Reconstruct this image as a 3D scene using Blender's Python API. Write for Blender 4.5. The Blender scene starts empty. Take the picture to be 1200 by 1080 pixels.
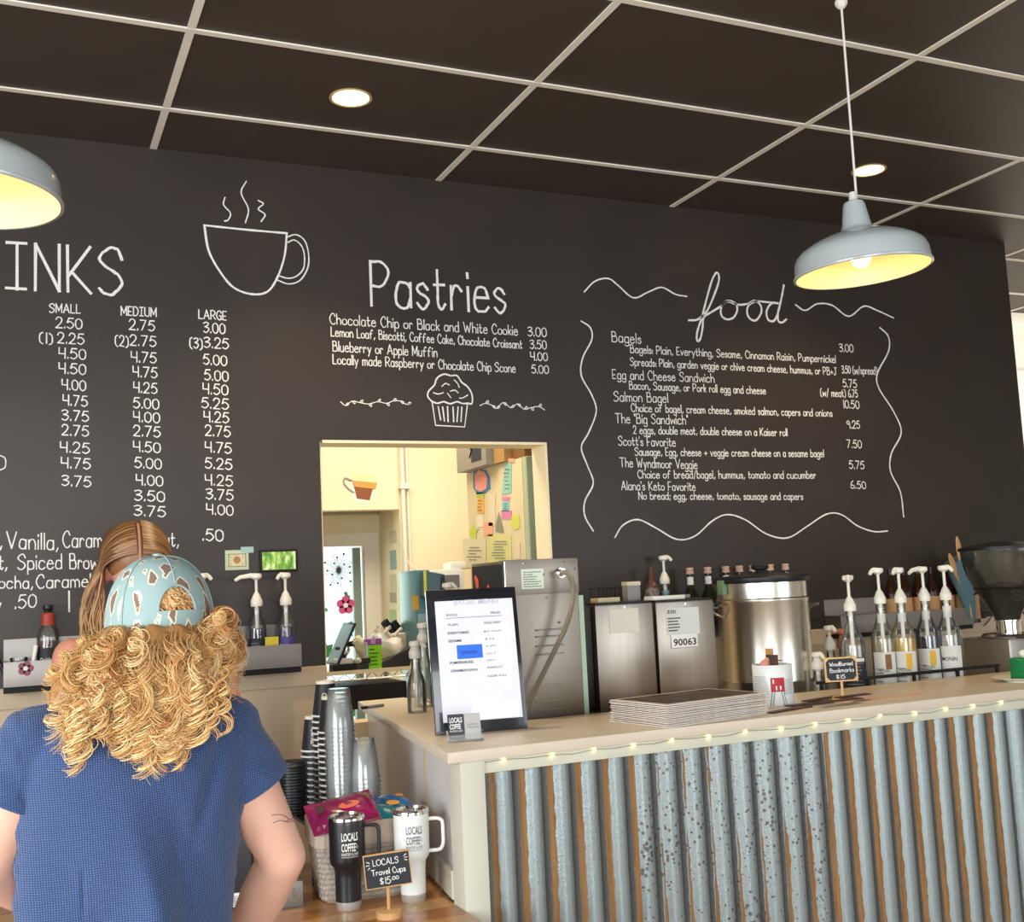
import bpy, bmesh, math, random
import numpy as np
from mathutils import Vector, Matrix
random.seed(7); rng = np.random.default_rng(7)
PI = math.pi
SC = bpy.context.scene
COL = SC.collection

# ------------------------------------------------------------------ camera
F_PX = 1316.1; EYE = 1.52
_y, _p, _r = 0.42458934, 0.11121187, -0.04708724
_Fw = np.array([math.sin(_y)*math.cos(_p), math.cos(_y)*math.cos(_p), math.sin(_p)])
_Rt = np.array([math.cos(_y), -math.sin(_y), 0.0]); _Up = np.cross(_Rt, _Fw)
RX = math.cos(_r)*_Rt + math.sin(_r)*_Up
UX = -math.sin(_r)*_Rt + math.cos(_r)*_Up
cam_d = bpy.data.cameras.new('camera'); cam = bpy.data.objects.new('camera', cam_d); COL.objects.link(cam)
cam_d.sensor_width = 36; cam_d.sensor_fit = 'HORIZONTAL'; cam_d.lens = F_PX/1200*36
cam_d.clip_start = 0.05; cam_d.clip_end = 200
M = Matrix(((RX[0], UX[0], -_Fw[0], 0), (RX[1], UX[1], -_Fw[1], 0), (RX[2], UX[2], -_Fw[2], EYE), (0, 0, 0, 1)))
cam.matrix_world = M
SC.camera = cam

# ------------------------------------------------------------------ world, daylight, exposure
SC.view_settings.view_transform = 'Standard'; SC.view_settings.look = 'None'
SC.view_settings.exposure = 0.38; SC.view_settings.gamma = 1.0; SC.view_settings.use_curve_mapping = False
SC.cycles.transparent_max_bounces = 48; SC.cycles.max_bounces = 8; SC.cycles.sample_clamp_indirect = 6
W = bpy.data.worlds.new('sky'); SC.world = W; W.use_nodes = True
bgn = W.node_tree.nodes['Background']
bgn.inputs[0].default_value = (0.75, 0.88, 1.0, 1); bgn.inputs[1].default_value = 1.6

def area(name, loc, tgt, sx, sy, power, col):
    d = bpy.data.lights.new(name, 'AREA'); d.shape = 'RECTANGLE'; d.size = sx; d.size_y = sy
    d.energy = power; d.color = col
    o = bpy.data.objects.new(name, d); COL.objects.link(o); o.location = loc
    o.rotation_euler = (Vector(tgt)-Vector(loc)).to_track_quat('-Z', 'Y').to_euler()
    return o
area('rear_window_daylight', (-0.6, -3.3, 1.75), (-0.4, 2, 1.5), 3.6, 2.3, 160, (0.93, 0.97, 1.0))
area('rear_right_window_daylight', (5.6, -3.3, 1.75), (5.0, 2, 1.4), 3.4, 2.3, 60, (0.93, 0.97, 1.0))
area('left_window_daylight', (-2.9, 0.4, 1.8), (2, 1.2, 1.4), 3.0, 2.0, 135, (0.92, 0.97, 1.0))
area('kitchen_ceiling_light', (2.0, 5.3, 3.2), (2.1, 6.0, 0), 2.2, 0.8, 54, (1.0, 0.90, 0.72))
area('kitchen_door_daylight', (1.6, 7.5, 1.5), (1.9, 6, 1.3), .7, 1.5, 10, (0.9, 1.0, 0.95))
area('side_room_daylight', (7.2, 4.2, 2.0), (9.0, 7.0, 1.9), 1.4, 1.6, 45, (1.0, 0.96, 0.88))

# ------------------------------------------------------------------ pixel ray -> point at a real depth
def ray(px, py): return _Fw + (px-600)/F_PX*RX - (py-540)/F_PX*UX
def at(px, py, Y):
    d = ray(px, py); p = d*(Y/d[1]); return Vector((p[0], p[1], p[2]+EYE))
def onz(px, py, z):
    d = ray(px, py); p = d*((z-EYE)/d[2]); return Vector((p[0], p[1], z))
def onx(px, py, X):
    d = ray(px, py); p = d*(X/d[0]); return Vector((p[0], p[1], p[2]+EYE))

# ------------------------------------------------------------------ materials
def lin(c):
    if isinstance(c, str): c = tuple(int(c[i:i+2], 16) for i in (0, 2, 4))
    return tuple(((v/255)/12.92 if v/255 <= 0.04045 else (((v/255)+0.055)/1.055)**2.4) for v in c)+(1,)
MC = {}
def mat(name, col, rough=0.5, metal=0.0, var=0.0, vscale=20, bump=0.0, bscale=60, emit=0, trans=0, ior=1.45,
        coat=0, alpha=1, stretch=(1, 1, 1), spec=0.5, col2=None):
    if name in MC: return MC[name]
    m = bpy.data.materials.new(name); m.use_nodes = True; nt = m.node_tree; N = nt.nodes; L = nt.links
    b = N['Principled BSDF']; b.inputs['Base Color'].default_value = lin(col)
    b.inputs['Roughness'].default_value = rough; b.inputs['Metallic'].default_value = metal
    b.inputs['Transmission Weight'].default_value = trans; b.inputs['IOR'].default_value = ior
    b.inputs['Coat Weight'].default_value = coat; b.inputs['Alpha'].default_value = alpha
    b.inputs['Specular IOR Level'].default_value = spec
    if emit: b.inputs['Emission Color'].default_value = lin(col); b.inputs['Emission Strength'].default_value = emit
    if var or bump or col2:
        tc = N.new('ShaderNodeTexCoord'); mp = N.new('ShaderNodeMapping'); mp.inputs['Scale'].default_value = stretch
        L.new(tc.outputs['Object'], mp.inputs[0])
    if var or col2:
        nz = N.new('ShaderNodeTexNoise'); nz.inputs['Scale'].default_value = vscale; nz.inputs['Detail'].default_value = 5
        L.new(mp.outputs[0], nz.inputs[0])
        rp = N.new('ShaderNodeValToRGB'); rp.color_ramp.elements[0].position = 0.32; rp.color_ramp.elements[1].position = 0.68
        c = lin(col); d = lin(col2) if col2 else tuple(x*(1-var) for x in c[:3])+(1,)
        e = c if col2 else tuple(min(1, x*(1+var)) for x in c[:3])+(1,)
        rp.color_ramp.elements[0].color = d; rp.color_ramp.elements[1].color = e
        L.new(nz.outputs[0], rp.inputs[0]); L.new(rp.outputs[0], b.inputs['Base Color'])
    if bump:
        nb = N.new('ShaderNodeTexNoise'); nb.inputs['Scale'].default_value = bscale; nb.inputs['Detail'].default_value = 4
        L.new(mp.outputs[0], nb.inputs[0]); bp = N.new('ShaderNodeBump'); bp.inputs['Strength'].default_value = bump
        bp.inputs['Distance'].default_value = 0.01
        L.new(nb.outputs[0], bp.inputs['Height']); L.new(bp.outputs[0], b.inputs['Normal'])
    MC[name] = m; return m

m_board = mat('chalkboard paint', '322923', 0.42, var=0.10, vscale=3, bump=0.05, bscale=250)
m_tile = mat('black ceiling tile', '463c33', 0.5, var=0.08, vscale=4, bump=0.10, bscale=220)
m_grid = mat('ceiling grid', 'f0eadc', 0.45)
m_chalk = mat('chalk', 'e8e6e0', 0.9, var=0.12, vscale=180)
m_beige = mat('beige paint', 'cbb496', 0.55, var=0.03, vscale=3)
m_trim = mat('greige trim', 'c6b194', 0.5)
m_cream = mat('cream paint', 'f2e2bc', 0.7, var=0.02, vscale=3)
m_white = mat('white paint', 'ece6da', 0.6, var=0.02, vscale=3)
m_sage = mat('sage white wood', 'cfcdb9', 0.5, var=0.05, vscale=8, stretch=(1, 1, .2))
m_slab = mat('counter laminate', 'd6c7b2', 0.35, var=0.04, vscale=14, stretch=(.3, 2, 1))
m_steel = mat('brushed steel', 'a79d92', 0.34, 1.0, var=0.06, vscale=60, stretch=(1, 1, .05))
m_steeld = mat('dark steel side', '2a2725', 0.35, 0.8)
m_steelp = mat('painted machine steel', '968d82', 0.38, 0.85, var=0.05, vscale=10)
m_polish = mat('polished steel', 'dcd6ca', 0.27, 1.0, var=0.05, vscale=50, stretch=(1, 1, .04))
m_chrome = mat('chrome', 'e4e2de', 0.1, 1.0)
m_tray = mat('satin steel tray', '98928c', 0.5, .85, var=0.05, vscale=8)
m_black = mat('black plastic', '17171a', 0.4)
m_blackm = mat('matte black', '1b1a1a', 0.75)
m_darkgap = mat('dark gap', '0c0b0b', 0.9)
m_pump = mat('white pump plastic', 'ece7d8', 0.4)
m_greyp = mat('grey pump plastic', 'c9c4b9', 0.45)
m_paper = mat('white paper', 'eceae4', 0.8)
m_ink = mat('black ink', '1d1c1e', 0.8)
m_inkg = mat('grey ink', '77767c', 0.8)
m_kraft = mat('kraft label', 'b98f62', 0.8)
m_woodl = mat('light wood', 'c99a63', 0.6, var=0.15, vscale=25, stretch=(1, 1, .2))
m_woodd = mat('dark wood', '5a3526', 0.6, col2='3a2018', vscale=30, stretch=(.2, 3, 1))
m_glass = None
def thin_clear(name, col, body, rough=.06):
    m = bpy.data.materials.new(name); m.use_nodes = True; nt = m.node_tree; N = nt.nodes; L = nt.links; N.remove(N['Principled BSDF'])
    tr = N.new('ShaderNodeBsdfTransparent'); gl = N.new('ShaderNodeBsdfGlossy'); gl.inputs['Roughness'].default_value = rough; gl.inputs[0].default_value = (1, 1, 1, 1)
    df = N.new('ShaderNodeBsdfDiffuse'); df.inputs[0].default_value = lin(col)
    tr.inputs[0].default_value = (.985, .99, .985, 1)
    lw = N.new('ShaderNodeLayerWeight'); lw.inputs[0].default_value = .35
    a = N.new('ShaderNodeMixShader'); b = N.new('ShaderNodeMixShader'); a.inputs[0].default_value = body
    L.new(tr.outputs[0], a.inputs[1]); L.new(df.outputs[0], a.inputs[2]); L.new(lw.outputs['Fresnel'], b.inputs[0]); L.new(a.outputs[0], b.inputs[1]); L.new(gl.outputs[0], b.inputs[2])
    L.new(b.outputs[0], N['Material Output'].inputs[0]); return m
m_clearp = thin_clear('clear plastic cup', 'f6f8f8', .10)
m_brownglass = mat('brown glass', '3a2014', 0.12, trans=0.35, ior=1.3)
m_greenglass = mat('olive glass', '2a2e1c', 0.12, trans=0.4, ior=1.3)
m_enamel = mat('grey enamel shade', 'aeb6b6', 0.22, coat=0.4)
m_cream_en = mat('cream enamel inside', 'f6e0a8', 0.4)
m_cord = mat('white cord', 'dedad0', 0.6)
m_skin = mat('fair skin', 'd8a892', 0.5, var=0.06, vscale=14, bump=0.05, bscale=160, spec=0.35)
m_skin2 = mat('flushed skin', 'cf8f78', 0.45, var=0.08, vscale=12, bump=0.05, bscale=160, spec=0.4)
m_bulb = mat('lamp glow', 'ffd796', 0.5, emit=2.5)
m_fairy = mat('fairy light glow', 'ffe98a', 0.4, emit=5)

m_glass = thin_clear('clear glass', 'eef2ee', .05, .03)
# ------------------------------------------------------------------ geometry builder
class G:
    def __init__(s): s.v = []; s.f = []; s.m = []; s.k = 0
    def add(s, vs, fs, k=None):
        o = len(s.v); s.v += [tuple(map(float, v)) for v in vs]
        s.f += [tuple(i+o for i in f) for f in fs]; s.m += [s.k if k is None else k]*len(fs); return s
    def box(s, x0, x1, y0, y1, z0, z1, k=None):
        return s.add([(x0,y0,z0),(x1,y0,z0),(x1,y1,z0),(x0,y1,z0),(x0,y0,z1),(x1,y0,z1),(x1,y1,z1),(x0,y1,z1)],
                     [(0,3,2,1),(4,5,6,7),(0,1,5,4),(1,2,6,5),(2,3,7,6),(3,0,4,7)], k)
    def obox(s, c, ax, ay, az, k=None):
        c, ax, ay, az = map(Vector, (c, ax, ay, az)); vs = []
        for dz in (-1, 1):
            for dx, dy in ((-1,-1),(1,-1),(1,1),(-1,1)): vs.append(c+ax*dx/2+ay*dy/2+az*dz/2)
        return s.add(vs, [(0,3,2,1),(4,5,6,7),(0,1,5,4),(1,2,6,5),(2,3,7,6),(3,0,4,7)], k)
    def prism(s, pts, z0, z1, k=None):
        n = len(pts); vs = [(x,y,z0) for x,y in pts]+[(x,y,z1) for x,y in pts]
        return s.add(vs, [tuple(range(n))[::-1], tuple(range(n,2*n))]+[(i,(i+1)%n,n+(i+1)%n,n+i) for i in range(n)], k)
    def extr(s, pts, d, k=None):
        pts = [Vector(p) for p in pts]; d = Vector(d); n = len(pts)
        return s.add(pts+[p+d for p in pts], [tuple(range(n)), tuple(range(n,2*n))[::-1]]+[(i,n+i,n+(i+1)%n,(i+1)%n) for i in range(n)], k)
    def lathe(s, prof, seg=32, c=(0,0,0), sx=1, sy=1, cap=True, k=None):
        vs = []; fs = []; n = len(prof)
        for i in range(seg):
            a = 2*PI*i/seg
            for r, z in prof: vs.append((c[0]+r*math.cos(a)*sx, c[1]+r*math.sin(a)*sy, c[2]+z))
        for i in range(seg):
            j = (i+1)%seg
            for q in range(n-1): fs.append((i*n+q, j*n+q, j*n+q+1, i*n+q+1))
        if cap and prof[0][0] > 1e-6: fs.append(tuple(i*n for i in range(seg))[::-1])
        if cap and prof[-1][0] > 1e-6: fs.append(tuple(i*n+n-1 for i in range(seg)))
        return s.add(vs, fs, k)
    def tube(s, pts, r, sides=8, cap=True, k=None, closed=False):
        P = [Vector(p) for p in pts]; n = len(P); R = r if hasattr(r, '__len__') else [r]*n
        vs = []; fs = []; prev = None
        for i in range(n):
            if closed: t = (P[(i+1)%n]-P[i-1]).normalized()
            else: t = (P[min(i+1, n-1)]-P[max(i-1, 0)]).normalized()
            if prev is None:
                u = t.orthogonal().normalized()
            else:
                u = prev-t*prev.dot(t); u = u.normalized() if u.length > 1e-6 else t.orthogonal().normalized()
            prev = u; w = t.cross(u)
            for q in range(sides):
                a = 2*PI*q/sides; vs.append(P[i]+(u*math.cos(a)+w*math.sin(a))*R[i])
        for i in range(n if closed else n-1):
            j = (i+1)%n
            for q in range(sides):
                p = (q+1)%sides; fs.append((i*sides+q, i*sides+p, j*sides+p, j*sides+q))
        if cap and not closed:
            fs.append(tuple(range(sides))[::-1]); fs.append(tuple((n-1)*sides+q for q in range(sides)))
        return s.add(vs, fs, k)
    def ell(s, c, r, seg=20, rings=12, rot=None, k=None):
        c = Vector(c); vs = []; fs = []
        for i in range(rings+1):
            t = PI*i/rings
            for j in range(seg):
                a = 2*PI*j/seg; v = Vector((r[0]*math.sin(t)*math.cos(a), r[1]*math.sin(t)*math.sin(a), r[2]*math.cos(t)))
                if rot is not None: v = rot @ v
                vs.append(c+v)
        for i in range(rings):
            for j in range(seg):
                q = (j+1)%seg; fs.append((i*seg+j, (i+1)*seg+j, (i+1)*seg+q, i*seg+q))
        return s.add(vs, fs, k)
    def capsule(s, a, ra, b, rb, sides=14):
        a = Vector(a); b = Vector(b); d = (b-a).normalized(); pts = []; rr = []
        for t in (-1, -.92, -.7, -.4): pts.append(a+d*ra*t); rr.append(ra*math.sqrt(max(0.0004, 1-t*t)))
        for t in (0, .25, .5, .75, 1): pts.append(a.lerp(b, t)); rr.append(ra+(rb-ra)*t)
        for t in (.4, .7, .92, 1): pts.append(b+d*rb*t); rr.append(rb*math.sqrt(max(0.0004, 1-t*t)))
        return s.tube(pts, rr, sides)
    def xform(s, mtx):
        s.v = [tuple(mtx @ Vector(v)) for v in s.v]; return s
    def mesh(s, name, mats):
        me = bpy.data.meshes.new(name); me.from_pydata(s.v, [], s.f)
        if not isinstance(mats, (list, tuple)): mats = [mats]
        for m in mats: me.materials.append(m)
        if len(mats) > 1: me.polygons.foreach_set('material_index', s.m)
        return me
    def build(s, name, mats, parent=None, smooth=True, bevel=0, loc=None, rot=None, angle=40):
        me = s.mesh(name, mats)
        if bevel:
            bm = bmesh.new(); bm.from_mesh(me); bmesh.ops.remove_doubles(bm, verts=bm.verts, dist=1e-6)
            bm.normal_update()
            es = [e for e in bm.edges if len(e.link_faces) == 2 and e.calc_face_angle(0) > 0.6]
            bmesh.ops.bevel(bm, geom=es, offset=bevel, segments=2, profile=0.6, affect='EDGES', clamp_overlap=True)
            bm.to_mesh(me); bm.free()
        if smooth:
            me.polygons.foreach_set('use_smooth', [True]*len(me.polygons)); me.set_sharp_from_angle(angle=math.radians(angle))
        me.update()
        o = bpy.data.objects.new(name, me); COL.objects.link(o)
        if parent is not None: o.parent = parent
        if loc is not None: o.location = loc
        if rot is not None: o.rotation_euler = rot
        return o

def tag(o, label=None, cat=None, group=None, kind=None):
    if label: o['label'] = label
    if cat: o['category'] = cat
    if group: o['group'] = group
    if kind: o['kind'] = kind
    return o
def thing(name, label, cat, loc=(0,0,0), rz=0, group=None, rot=None):
    o = bpy.data.objects.new(name, None); COL.objects.link(o); o.location = loc
    o.rotation_euler = rot if rot is not None else (0, 0, rz); o.empty_display_size = 0.05
    return tag(o, label, cat, group)
def struct(g, name, m, parent=None, smooth=False, bevel=0):
    o = g.build(name, m, parent, smooth, bevel)
    if parent is None: o['kind'] = 'structure'
    return o
ORD = ['topmost', 'second from the top', 'third from the top', 'fourth from the top', 'fifth from the top', 'sixth from the top', 'seventh from the top', 'eighth from the top', 'ninth from the top', 'tenth from the top',
       'eleventh from the top', 'twelfth from the top', 'thirteenth from the top', 'fourteenth from the top', 'fifteenth from the top', 'sixteenth from the top', 'seventeenth from the top', 'eighteenth from the top',
       'nineteenth from the top', 'twentieth from the top']
def ordw(i, n):
    k = n-1-i
    if k < len(ORD): return ORD[k]
    return ['lowest', 'second from the bottom', 'third from the bottom', 'fourth from the bottom', 'fifth from the bottom', 'sixth from the bottom', 'seventh from the bottom', 'eighth from the bottom', 'ninth from the bottom', 'tenth from the bottom'][i]
def dup(o, loc=None, rz=None, label=None, parent=None, rot=None):
    kids = [c for c in COL.objects if c.parent == o] if parent is None and not hasattr(o, '_k') else []
    return _dup(o, loc, rz, label, parent, rot)
def _dup(o, loc, rz, label, parent, rot=None):
    c = o.copy(); COL.objects.link(c)
    if parent is not None: c.parent = parent
    if loc is not None: c.location = loc
    if rz is not None: c.rotation_euler = (0, 0, rz)
    if rot is not None: c.rotation_euler = rot
    if label: c['label'] = label
    for ch in o.children: _dup(ch, None, None, None, c)
    return c

# ------------------------------------------------------------------ handwriting (single-stroke alphabet)
GL = {
'a':['~4h3i1i0g0e1d3d4f','-4i4d'],'b':['-0m0d','~0h1i3i4g4e3d1d0e'],'c':['~4h3i1i0g0e1d3d4e'],'d':['-4m4d','~4h3i1i0g0e1d3d4e'],
'e':['-0g4g','~4g3i1i0g0e1d3d4e'],'f':['~4l3m2l1i1d','-0i3i'],'g':['~4h3i1i0g0e1d3d4e','~4i4d4b3a1a0b'],'h':['-0m0d','~0g1i3i4g4d'],
'i':['-0i0d','-0k0l'],'j':['~2i2c1a0a','-2k2l'],'k':['-0m0d','-3i0f','-1g3d'],'l':['-0m0d'],'m':['-0i0d','~0h1i2i3g3d','~3h4i5i6g6d'],
'n':['-0i0d','~0g1i3i4g4d'],'o':['~2i0h0e2d4e4h2i'],'p':['-0i0a','~0h1i3i4g4e3d1d0e'],'q':['-4i4a','~4h3i1i0g0e1d3d4e'],'r':['-0i0d','~0g1i2i3h'],
's':['~3h2i1i0h1g3f3e2d1d0e'],'t':['~1l1h1e2d3e','-0i3i'],'u':['~0i0e1d3d4f','-4i4d'],'v':['-0i2d4i'],'w':['-0i1d3h5d6i'],'x':['-0i4d','-4i0d'],
'y':['-0i2d','-4i1a'],'z':['-0i4i0d4d'],
'A':['-0d3m6d','-1g5g'],'B':['-0d0m','~0m3m4k3i0i','~0i4i5f4d0d'],'C':['~5k4m2m0j0g2d4d5e'],'D':['-0d0m','~0m3m5j5g3d0d'],
'E':['-4m0m0d4d','-0h3h'],'F':['-4m0m0d','-0h3h'],'G':['~5k4m2m0j0g2d4d5f','-3h5h5d'],'H':['-0d0m','-5d5m','-0h5h'],'I':['-0m4m','-2m2d','-0d4d'],
'J':['~3m3f2d1d0e','-1m5m'],'K':['-0m0d','-5m0g','-1h5d'],'L':['-0m0d4d'],'M':['-0d0m3f6m6d'],'N':['-0d0m5d5m'],'O':['~3m0k0f3d6f6k3m'],
'P':['-0d0m','~0m3m5k3h0h'],'Q':['~3m0k0f3d6f6k3m','-3f6c'],'R':['-0d0m','~0m3m5k3h0h','-2h5d'],'S':['~5k4m2m0k2i4h5f3d1d0e'],'T':['-0m6m','-3m3d'],
'U':['~0m0f2d4d5f5m'],'V':['-0m3d6m'],'W':['-0m2d4j6d8m'],'X':['-0m5d','-5m0d'],'Y':['-0m3h6m','-3h3d'],'Z':['-0m5m0d5d'],
'0':['~2m0k0f2d4f4k2m'],'1':['-1m1d'],'2':['~0k1m3m4k3h0d','-0d4d'],'3':['~0l2m4l3j1i','~1i4h4f2d0e'],'4':['-0m0h4h','-4m4d'],
'5':['-4m1m0i','~0i2j4h4f2d0e'],'6':['~3m1k0g0e2d4e4g2h0g'],'7':['-0m4m1d'],'8':['~2m0k2i4g4e2d0e0g2i4k2m'],'9':['~4k2m0k1i3i4k4d'],
'.':['-0d0e'],',':['-1e0c'],"'":['-0m0k'],'"':['-0m0k','-1m1k'],':':['-0g0h','-0d0e'],';':['-1h1i','-1e0c'],'(':['~2m0k0e2c'],')':['~0m2k2e0c'],
'/':['-0c3m'],'+':['-0g4g','-2i2e'],'$':['~4k3l1l0j2h4g3e1e0f','-2m2d'],'&':['~5d1k2m3k0f1d3d5g'],'|':['-0b0m'],'-':['-0g2g'],
}
def smooth(pts, n=4):
    if len(pts) < 3: return pts
    P = [2*np.array(pts[0])-np.array(pts[1])]+[np.array(p) for p in pts]+[2*np.array(pts[-1])-np.array(pts[-2])]; out = []
    for i in range(1, len(P)-2):
        for t in np.linspace(0, 1, n, endpoint=False):
            a, b, c, d = P[i-1:i+3]
            out.append(tuple(0.5*((2*b)+(-a+c)*t+(2*a-5*b+4*c-d)*t*t+(-a+3*b-3*c+d)*t**3)))
    out.append(tuple(P[-2])); return out
def layout(text):
    x = 0; out = []
    for ch in text:
        if ch == ' ': x += 4; continue
        g = GL[ch]; w = 0
        for s in g:
            pts = [(int(s[i]), (ord(s[i+1])-100)) for i in range(1, len(s), 2)]; w = max(w, max(p[0] for p in pts))
            if s[0] == '~': pts = smooth(pts, 4)
            q = [(x+p[0]+random.uniform(-.12, .12)*(s[0] == '-'), p[1]+random.uniform(-.12, .12)) for p in pts]
            if s[0] == '-': out += [[a, b] for a, b in zip(q[:-1], q[1:])]
            else: out.append(q)
        x += w+1.9
    return out, x-1.9
def ribbon(g, pts, w, P0, ux, uz, off):
    """flat chalk stroke: pts are (u,v) metres on the plane P0 + u*ux + v*uz"""
    g.k2 = getattr(g, 'k2', 0)+1; off = off+Vector(ux).cross(Vector(uz))*(.00012*(g.k2 % 9))      # crossing strokes never share a plane
    n = len(pts); vs = []; fs = []
    p = [np.array(q, float) for q in pts]
    for i in range(n):
        t = p[min(i+1, n-1)]-p[max(i-1, 0)]; L = np.hypot(*t) or 1; t = t/L
        e = -t*w*.4 if i == 0 else (t*w*.4 if i == n-1 else 0*t)
        nn = np.array([-t[1], t[0]])*w*.5*random.uniform(.8, 1.1)
        for sgn in (1, -1):
            q = p[i]+e+nn*sgn; vs.append(P0+ux*q[0]+uz*q[1]+off)
    for i in range(n-1): fs.append((2*i, 2*i+1, 2*i+3, 2*i+2))
    g.add(vs, fs)
def write(g, text, P0, ux, uz, width, cap, w, off):
    st, tot = layout(text); sx = width/max(tot, 1); sy = cap/9
    for s in st: ribbon(g, [(a*sx, b*sy) for a, b in s], w, P0, ux, uz, off)
WALL_Y = 4.52
OFF = Vector((0, -0.0015, 0)); EX = Vector((1, 0, 0)); EZ = Vector((0, 0, 1))
def wtext(text, x0, y0, x1, y1, cappx, wpx=1.5):
    g = G(); A = at(x0, y0, WALL_Y); B = at(x1, y1, WALL_Y); d = B-A; w = d.length; u = d.normalized()
    k = (at(x0, y0-10, WALL_Y)-A).z/10
    write(g, text, A, u, EZ, w, cappx*k*.96, wpx*k*.84, OFF)
    return g.build('chalk_lettering', m_chalk, WB, smooth=False)
def wdraw(strokes, wpx, name='chalk_drawing', n=5):
    g = G()
    for st in strokes:
        P = [at(x, y, WALL_Y) for x, y in st]; pts = [(p.x, p.z) for p in P]
        k = (at(st[0][0], st[0][1]-10, WALL_Y)-P[0]).z/10
        ribbon(g, smooth(pts, n) if n > 1 else pts, wpx*k*.84, Vector((0, WALL_Y, 0)), EX, EZ, OFF)
    return g.build(name, m_chalk, WB, smooth=False)

def ptext(s, size, m, parent, loc, rot=(PI/2, 0, 0), name='lettering', bold=0.0, sx=1.0, wrap=None, align='LEFT', width=None):
    """printed words: the built-in typeface turned into a flat mesh"""
    c = bpy.data.curves.new('t', 'FONT'); c.body = s; c.size = size; c.align_x = align; c.offset = bold*size; c.resolution_u = 2
    o = bpy.data.objects.new('t', c); COL.objects.link(o)
    dg = bpy.context.evaluated_depsgraph_get(); me = bpy.data.meshes.new_from_object(o.evaluated_get(dg))
    bpy.data.objects.remove(o)
    co = np.empty(len(me.vertices)*3); me.vertices.foreach_get('co', co); co = co.reshape(-1, 3)
    if width and len(co):
        sx = width/max(1e-6, co[:, 0].max()-co[:, 0].min()); 
    co[:, 0] *= sx
    if wrap:
        a = co[:, 0]/wrap; co = np.stack([wrap*np.sin(a), co[:, 1], wrap*np.cos(a)-wrap], 1)
    me.vertices.foreach_set('co', co.ravel()); me.materials.clear(); me.materials.append(m); me.name = name; me.update()
    ob = bpy.data.objects.new(name, me); COL.objects.link(ob); ob.parent = parent; ob.location = loc; ob.rotation_euler = rot
    return ob

# ================================================================== SETTING
CZ = 3.335
struct(G().box(-3, 10, -4, 9.2, -0.05, 0), 'floor', mat('floor wood', 'b09070', 0.4, var=0.2, vscale=8, stretch=(.3, 4, 1)))
# back wall with the pass-through
OL, OR, OB, OT = 1.175, 2.221, 1.0, 2.160
WB = G()
for a in ((-3, OL, WALL_Y, 4.645, 1.24, CZ+.1), (OR, 5.192, WALL_Y, 4.645, 1.24, CZ+.1), (OL, OR, WALL_Y, 4.645, OT, CZ+.1)): WB.box(*a)
WB = struct(WB, 'wall_back', m_board)
g = G().box(-3, OL, WALL_Y, 4.645, 0, 1.24).box(OR, 5.192, WALL_Y, 4.645, 0, 1.24).box(OL, OR, WALL_Y, 4.645, 0, OB)
g.build('wainscot', m_beige, WB, smooth=False)
g = G().box(-3, OL+.0, WALL_Y-.018, WALL_Y, 1.165, 1.237).box(OR, 5.192, WALL_Y-.018, WALL_Y, 1.165, 1.237)
struct(g, 'trim_1', m_trim, bevel=.003)
# cream lining of the opening
g = G().box(OR-.012, OR-.0005, WALL_Y+.002, 4.66, OB, OT-.001).box(OL+.0005, OL+.012, WALL_Y+.03, 4.66, OB, OT-.001)
g.box(OL+.012, OR-.012, WALL_Y+.0005, 4.66, OT-.012, OT-.0005)
struct(g, 'trim_2', m_cream)
# ceiling: plenum board, grid bars, tiles
struct(G().box(-3, 10, -4, 9.2, CZ+.05, CZ+.12), 'ceiling', m_darkgap)
CEIL = bpy.data.objects['ceiling']
XS = [0.529+1.2192*i for i in range(-3, 9)]; YS = [4.127-0.6240*j for j in range(-8, 8)]
tile = None
gm = G().box(.006, 1.2132, .006, .618, CZ, CZ+.012).mesh('ceiling_tile', m_tile)
for x in XS[:-1]:
    for y in YS[1:]:
        if x < -2 and y > 3.6: continue
        if x < 4 and y > 4.2: continue
        if x > 4 and y < 0.5: continue
        o = bpy.data.objects.new('ceiling_tile', gm); COL.objects.link(o); o.parent = CEIL; o.location = (x, y, 0)
for x in XS:
    G().box(x-.0135, x+.0135, -.7, (4.52 if x < 5.19 else 9), CZ-.004, CZ+.006).build('grid_bar', m_grid, CEIL, smooth=False)
for y in YS:
    G().box((-3 if y < 4.5 else 5.192), 10, y-.0135, y+.0135, CZ-.005, CZ+.005).build('grid_bar', m_grid, CEIL, smooth=False)
# other walls
struct(G().box(-3.1, -3, -4, -1.2, 0, CZ+.1).box(-3.1, -3, 2, 9.2, 0, CZ+.1).box(-3.1, -3, -1.2, 2, 0, .8).box(-3.1, -3, -1.2, 2, 2.8, CZ+.1), 'wall_left', m_white)
g = G().box(-3, -2.6, -4.1, -4, 0, CZ+.1).box(1.6, 3.7, -4.1, -4, 0, CZ+.1).box(7.6, 10, -4.1, -4, 0, CZ+.1)
g.box(-2.6, 1.6, -4.1, -4, 0, .6).box(3.7, 7.6, -4.1, -4, 0, .6).box(-2.6, 1.6, -4.1, -4, 2.9, CZ+.1).box(3.7, 7.6, -4.1, -4, 2.9, CZ+.1)
struct(g, 'wall_rear', m_white)
def window(n, x0, x1, y, z0, z1):
    g = G().box(x0, x1, y-.04, y+.04, z0, z0+.06).box(x0, x1, y-.04, y+.04, z1-.06, z1)
    for k in range(4):
        x = x0+(x1-x0-.06)*k/3; g.box(x, x+.06, y-.04, y+.04, z0+.06, z1-.06)
    return struct(g, 'window_%d' % n, m_white)
window(1, -2.6, 1.6, -4.05, .6, 2.9); window(2, 3.7, 7.6, -4.05, .6, 2.9)
struct(G().box(10, 10.1, -4, 9.2, 0, CZ+.1), 'wall_right', m_white)
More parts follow.
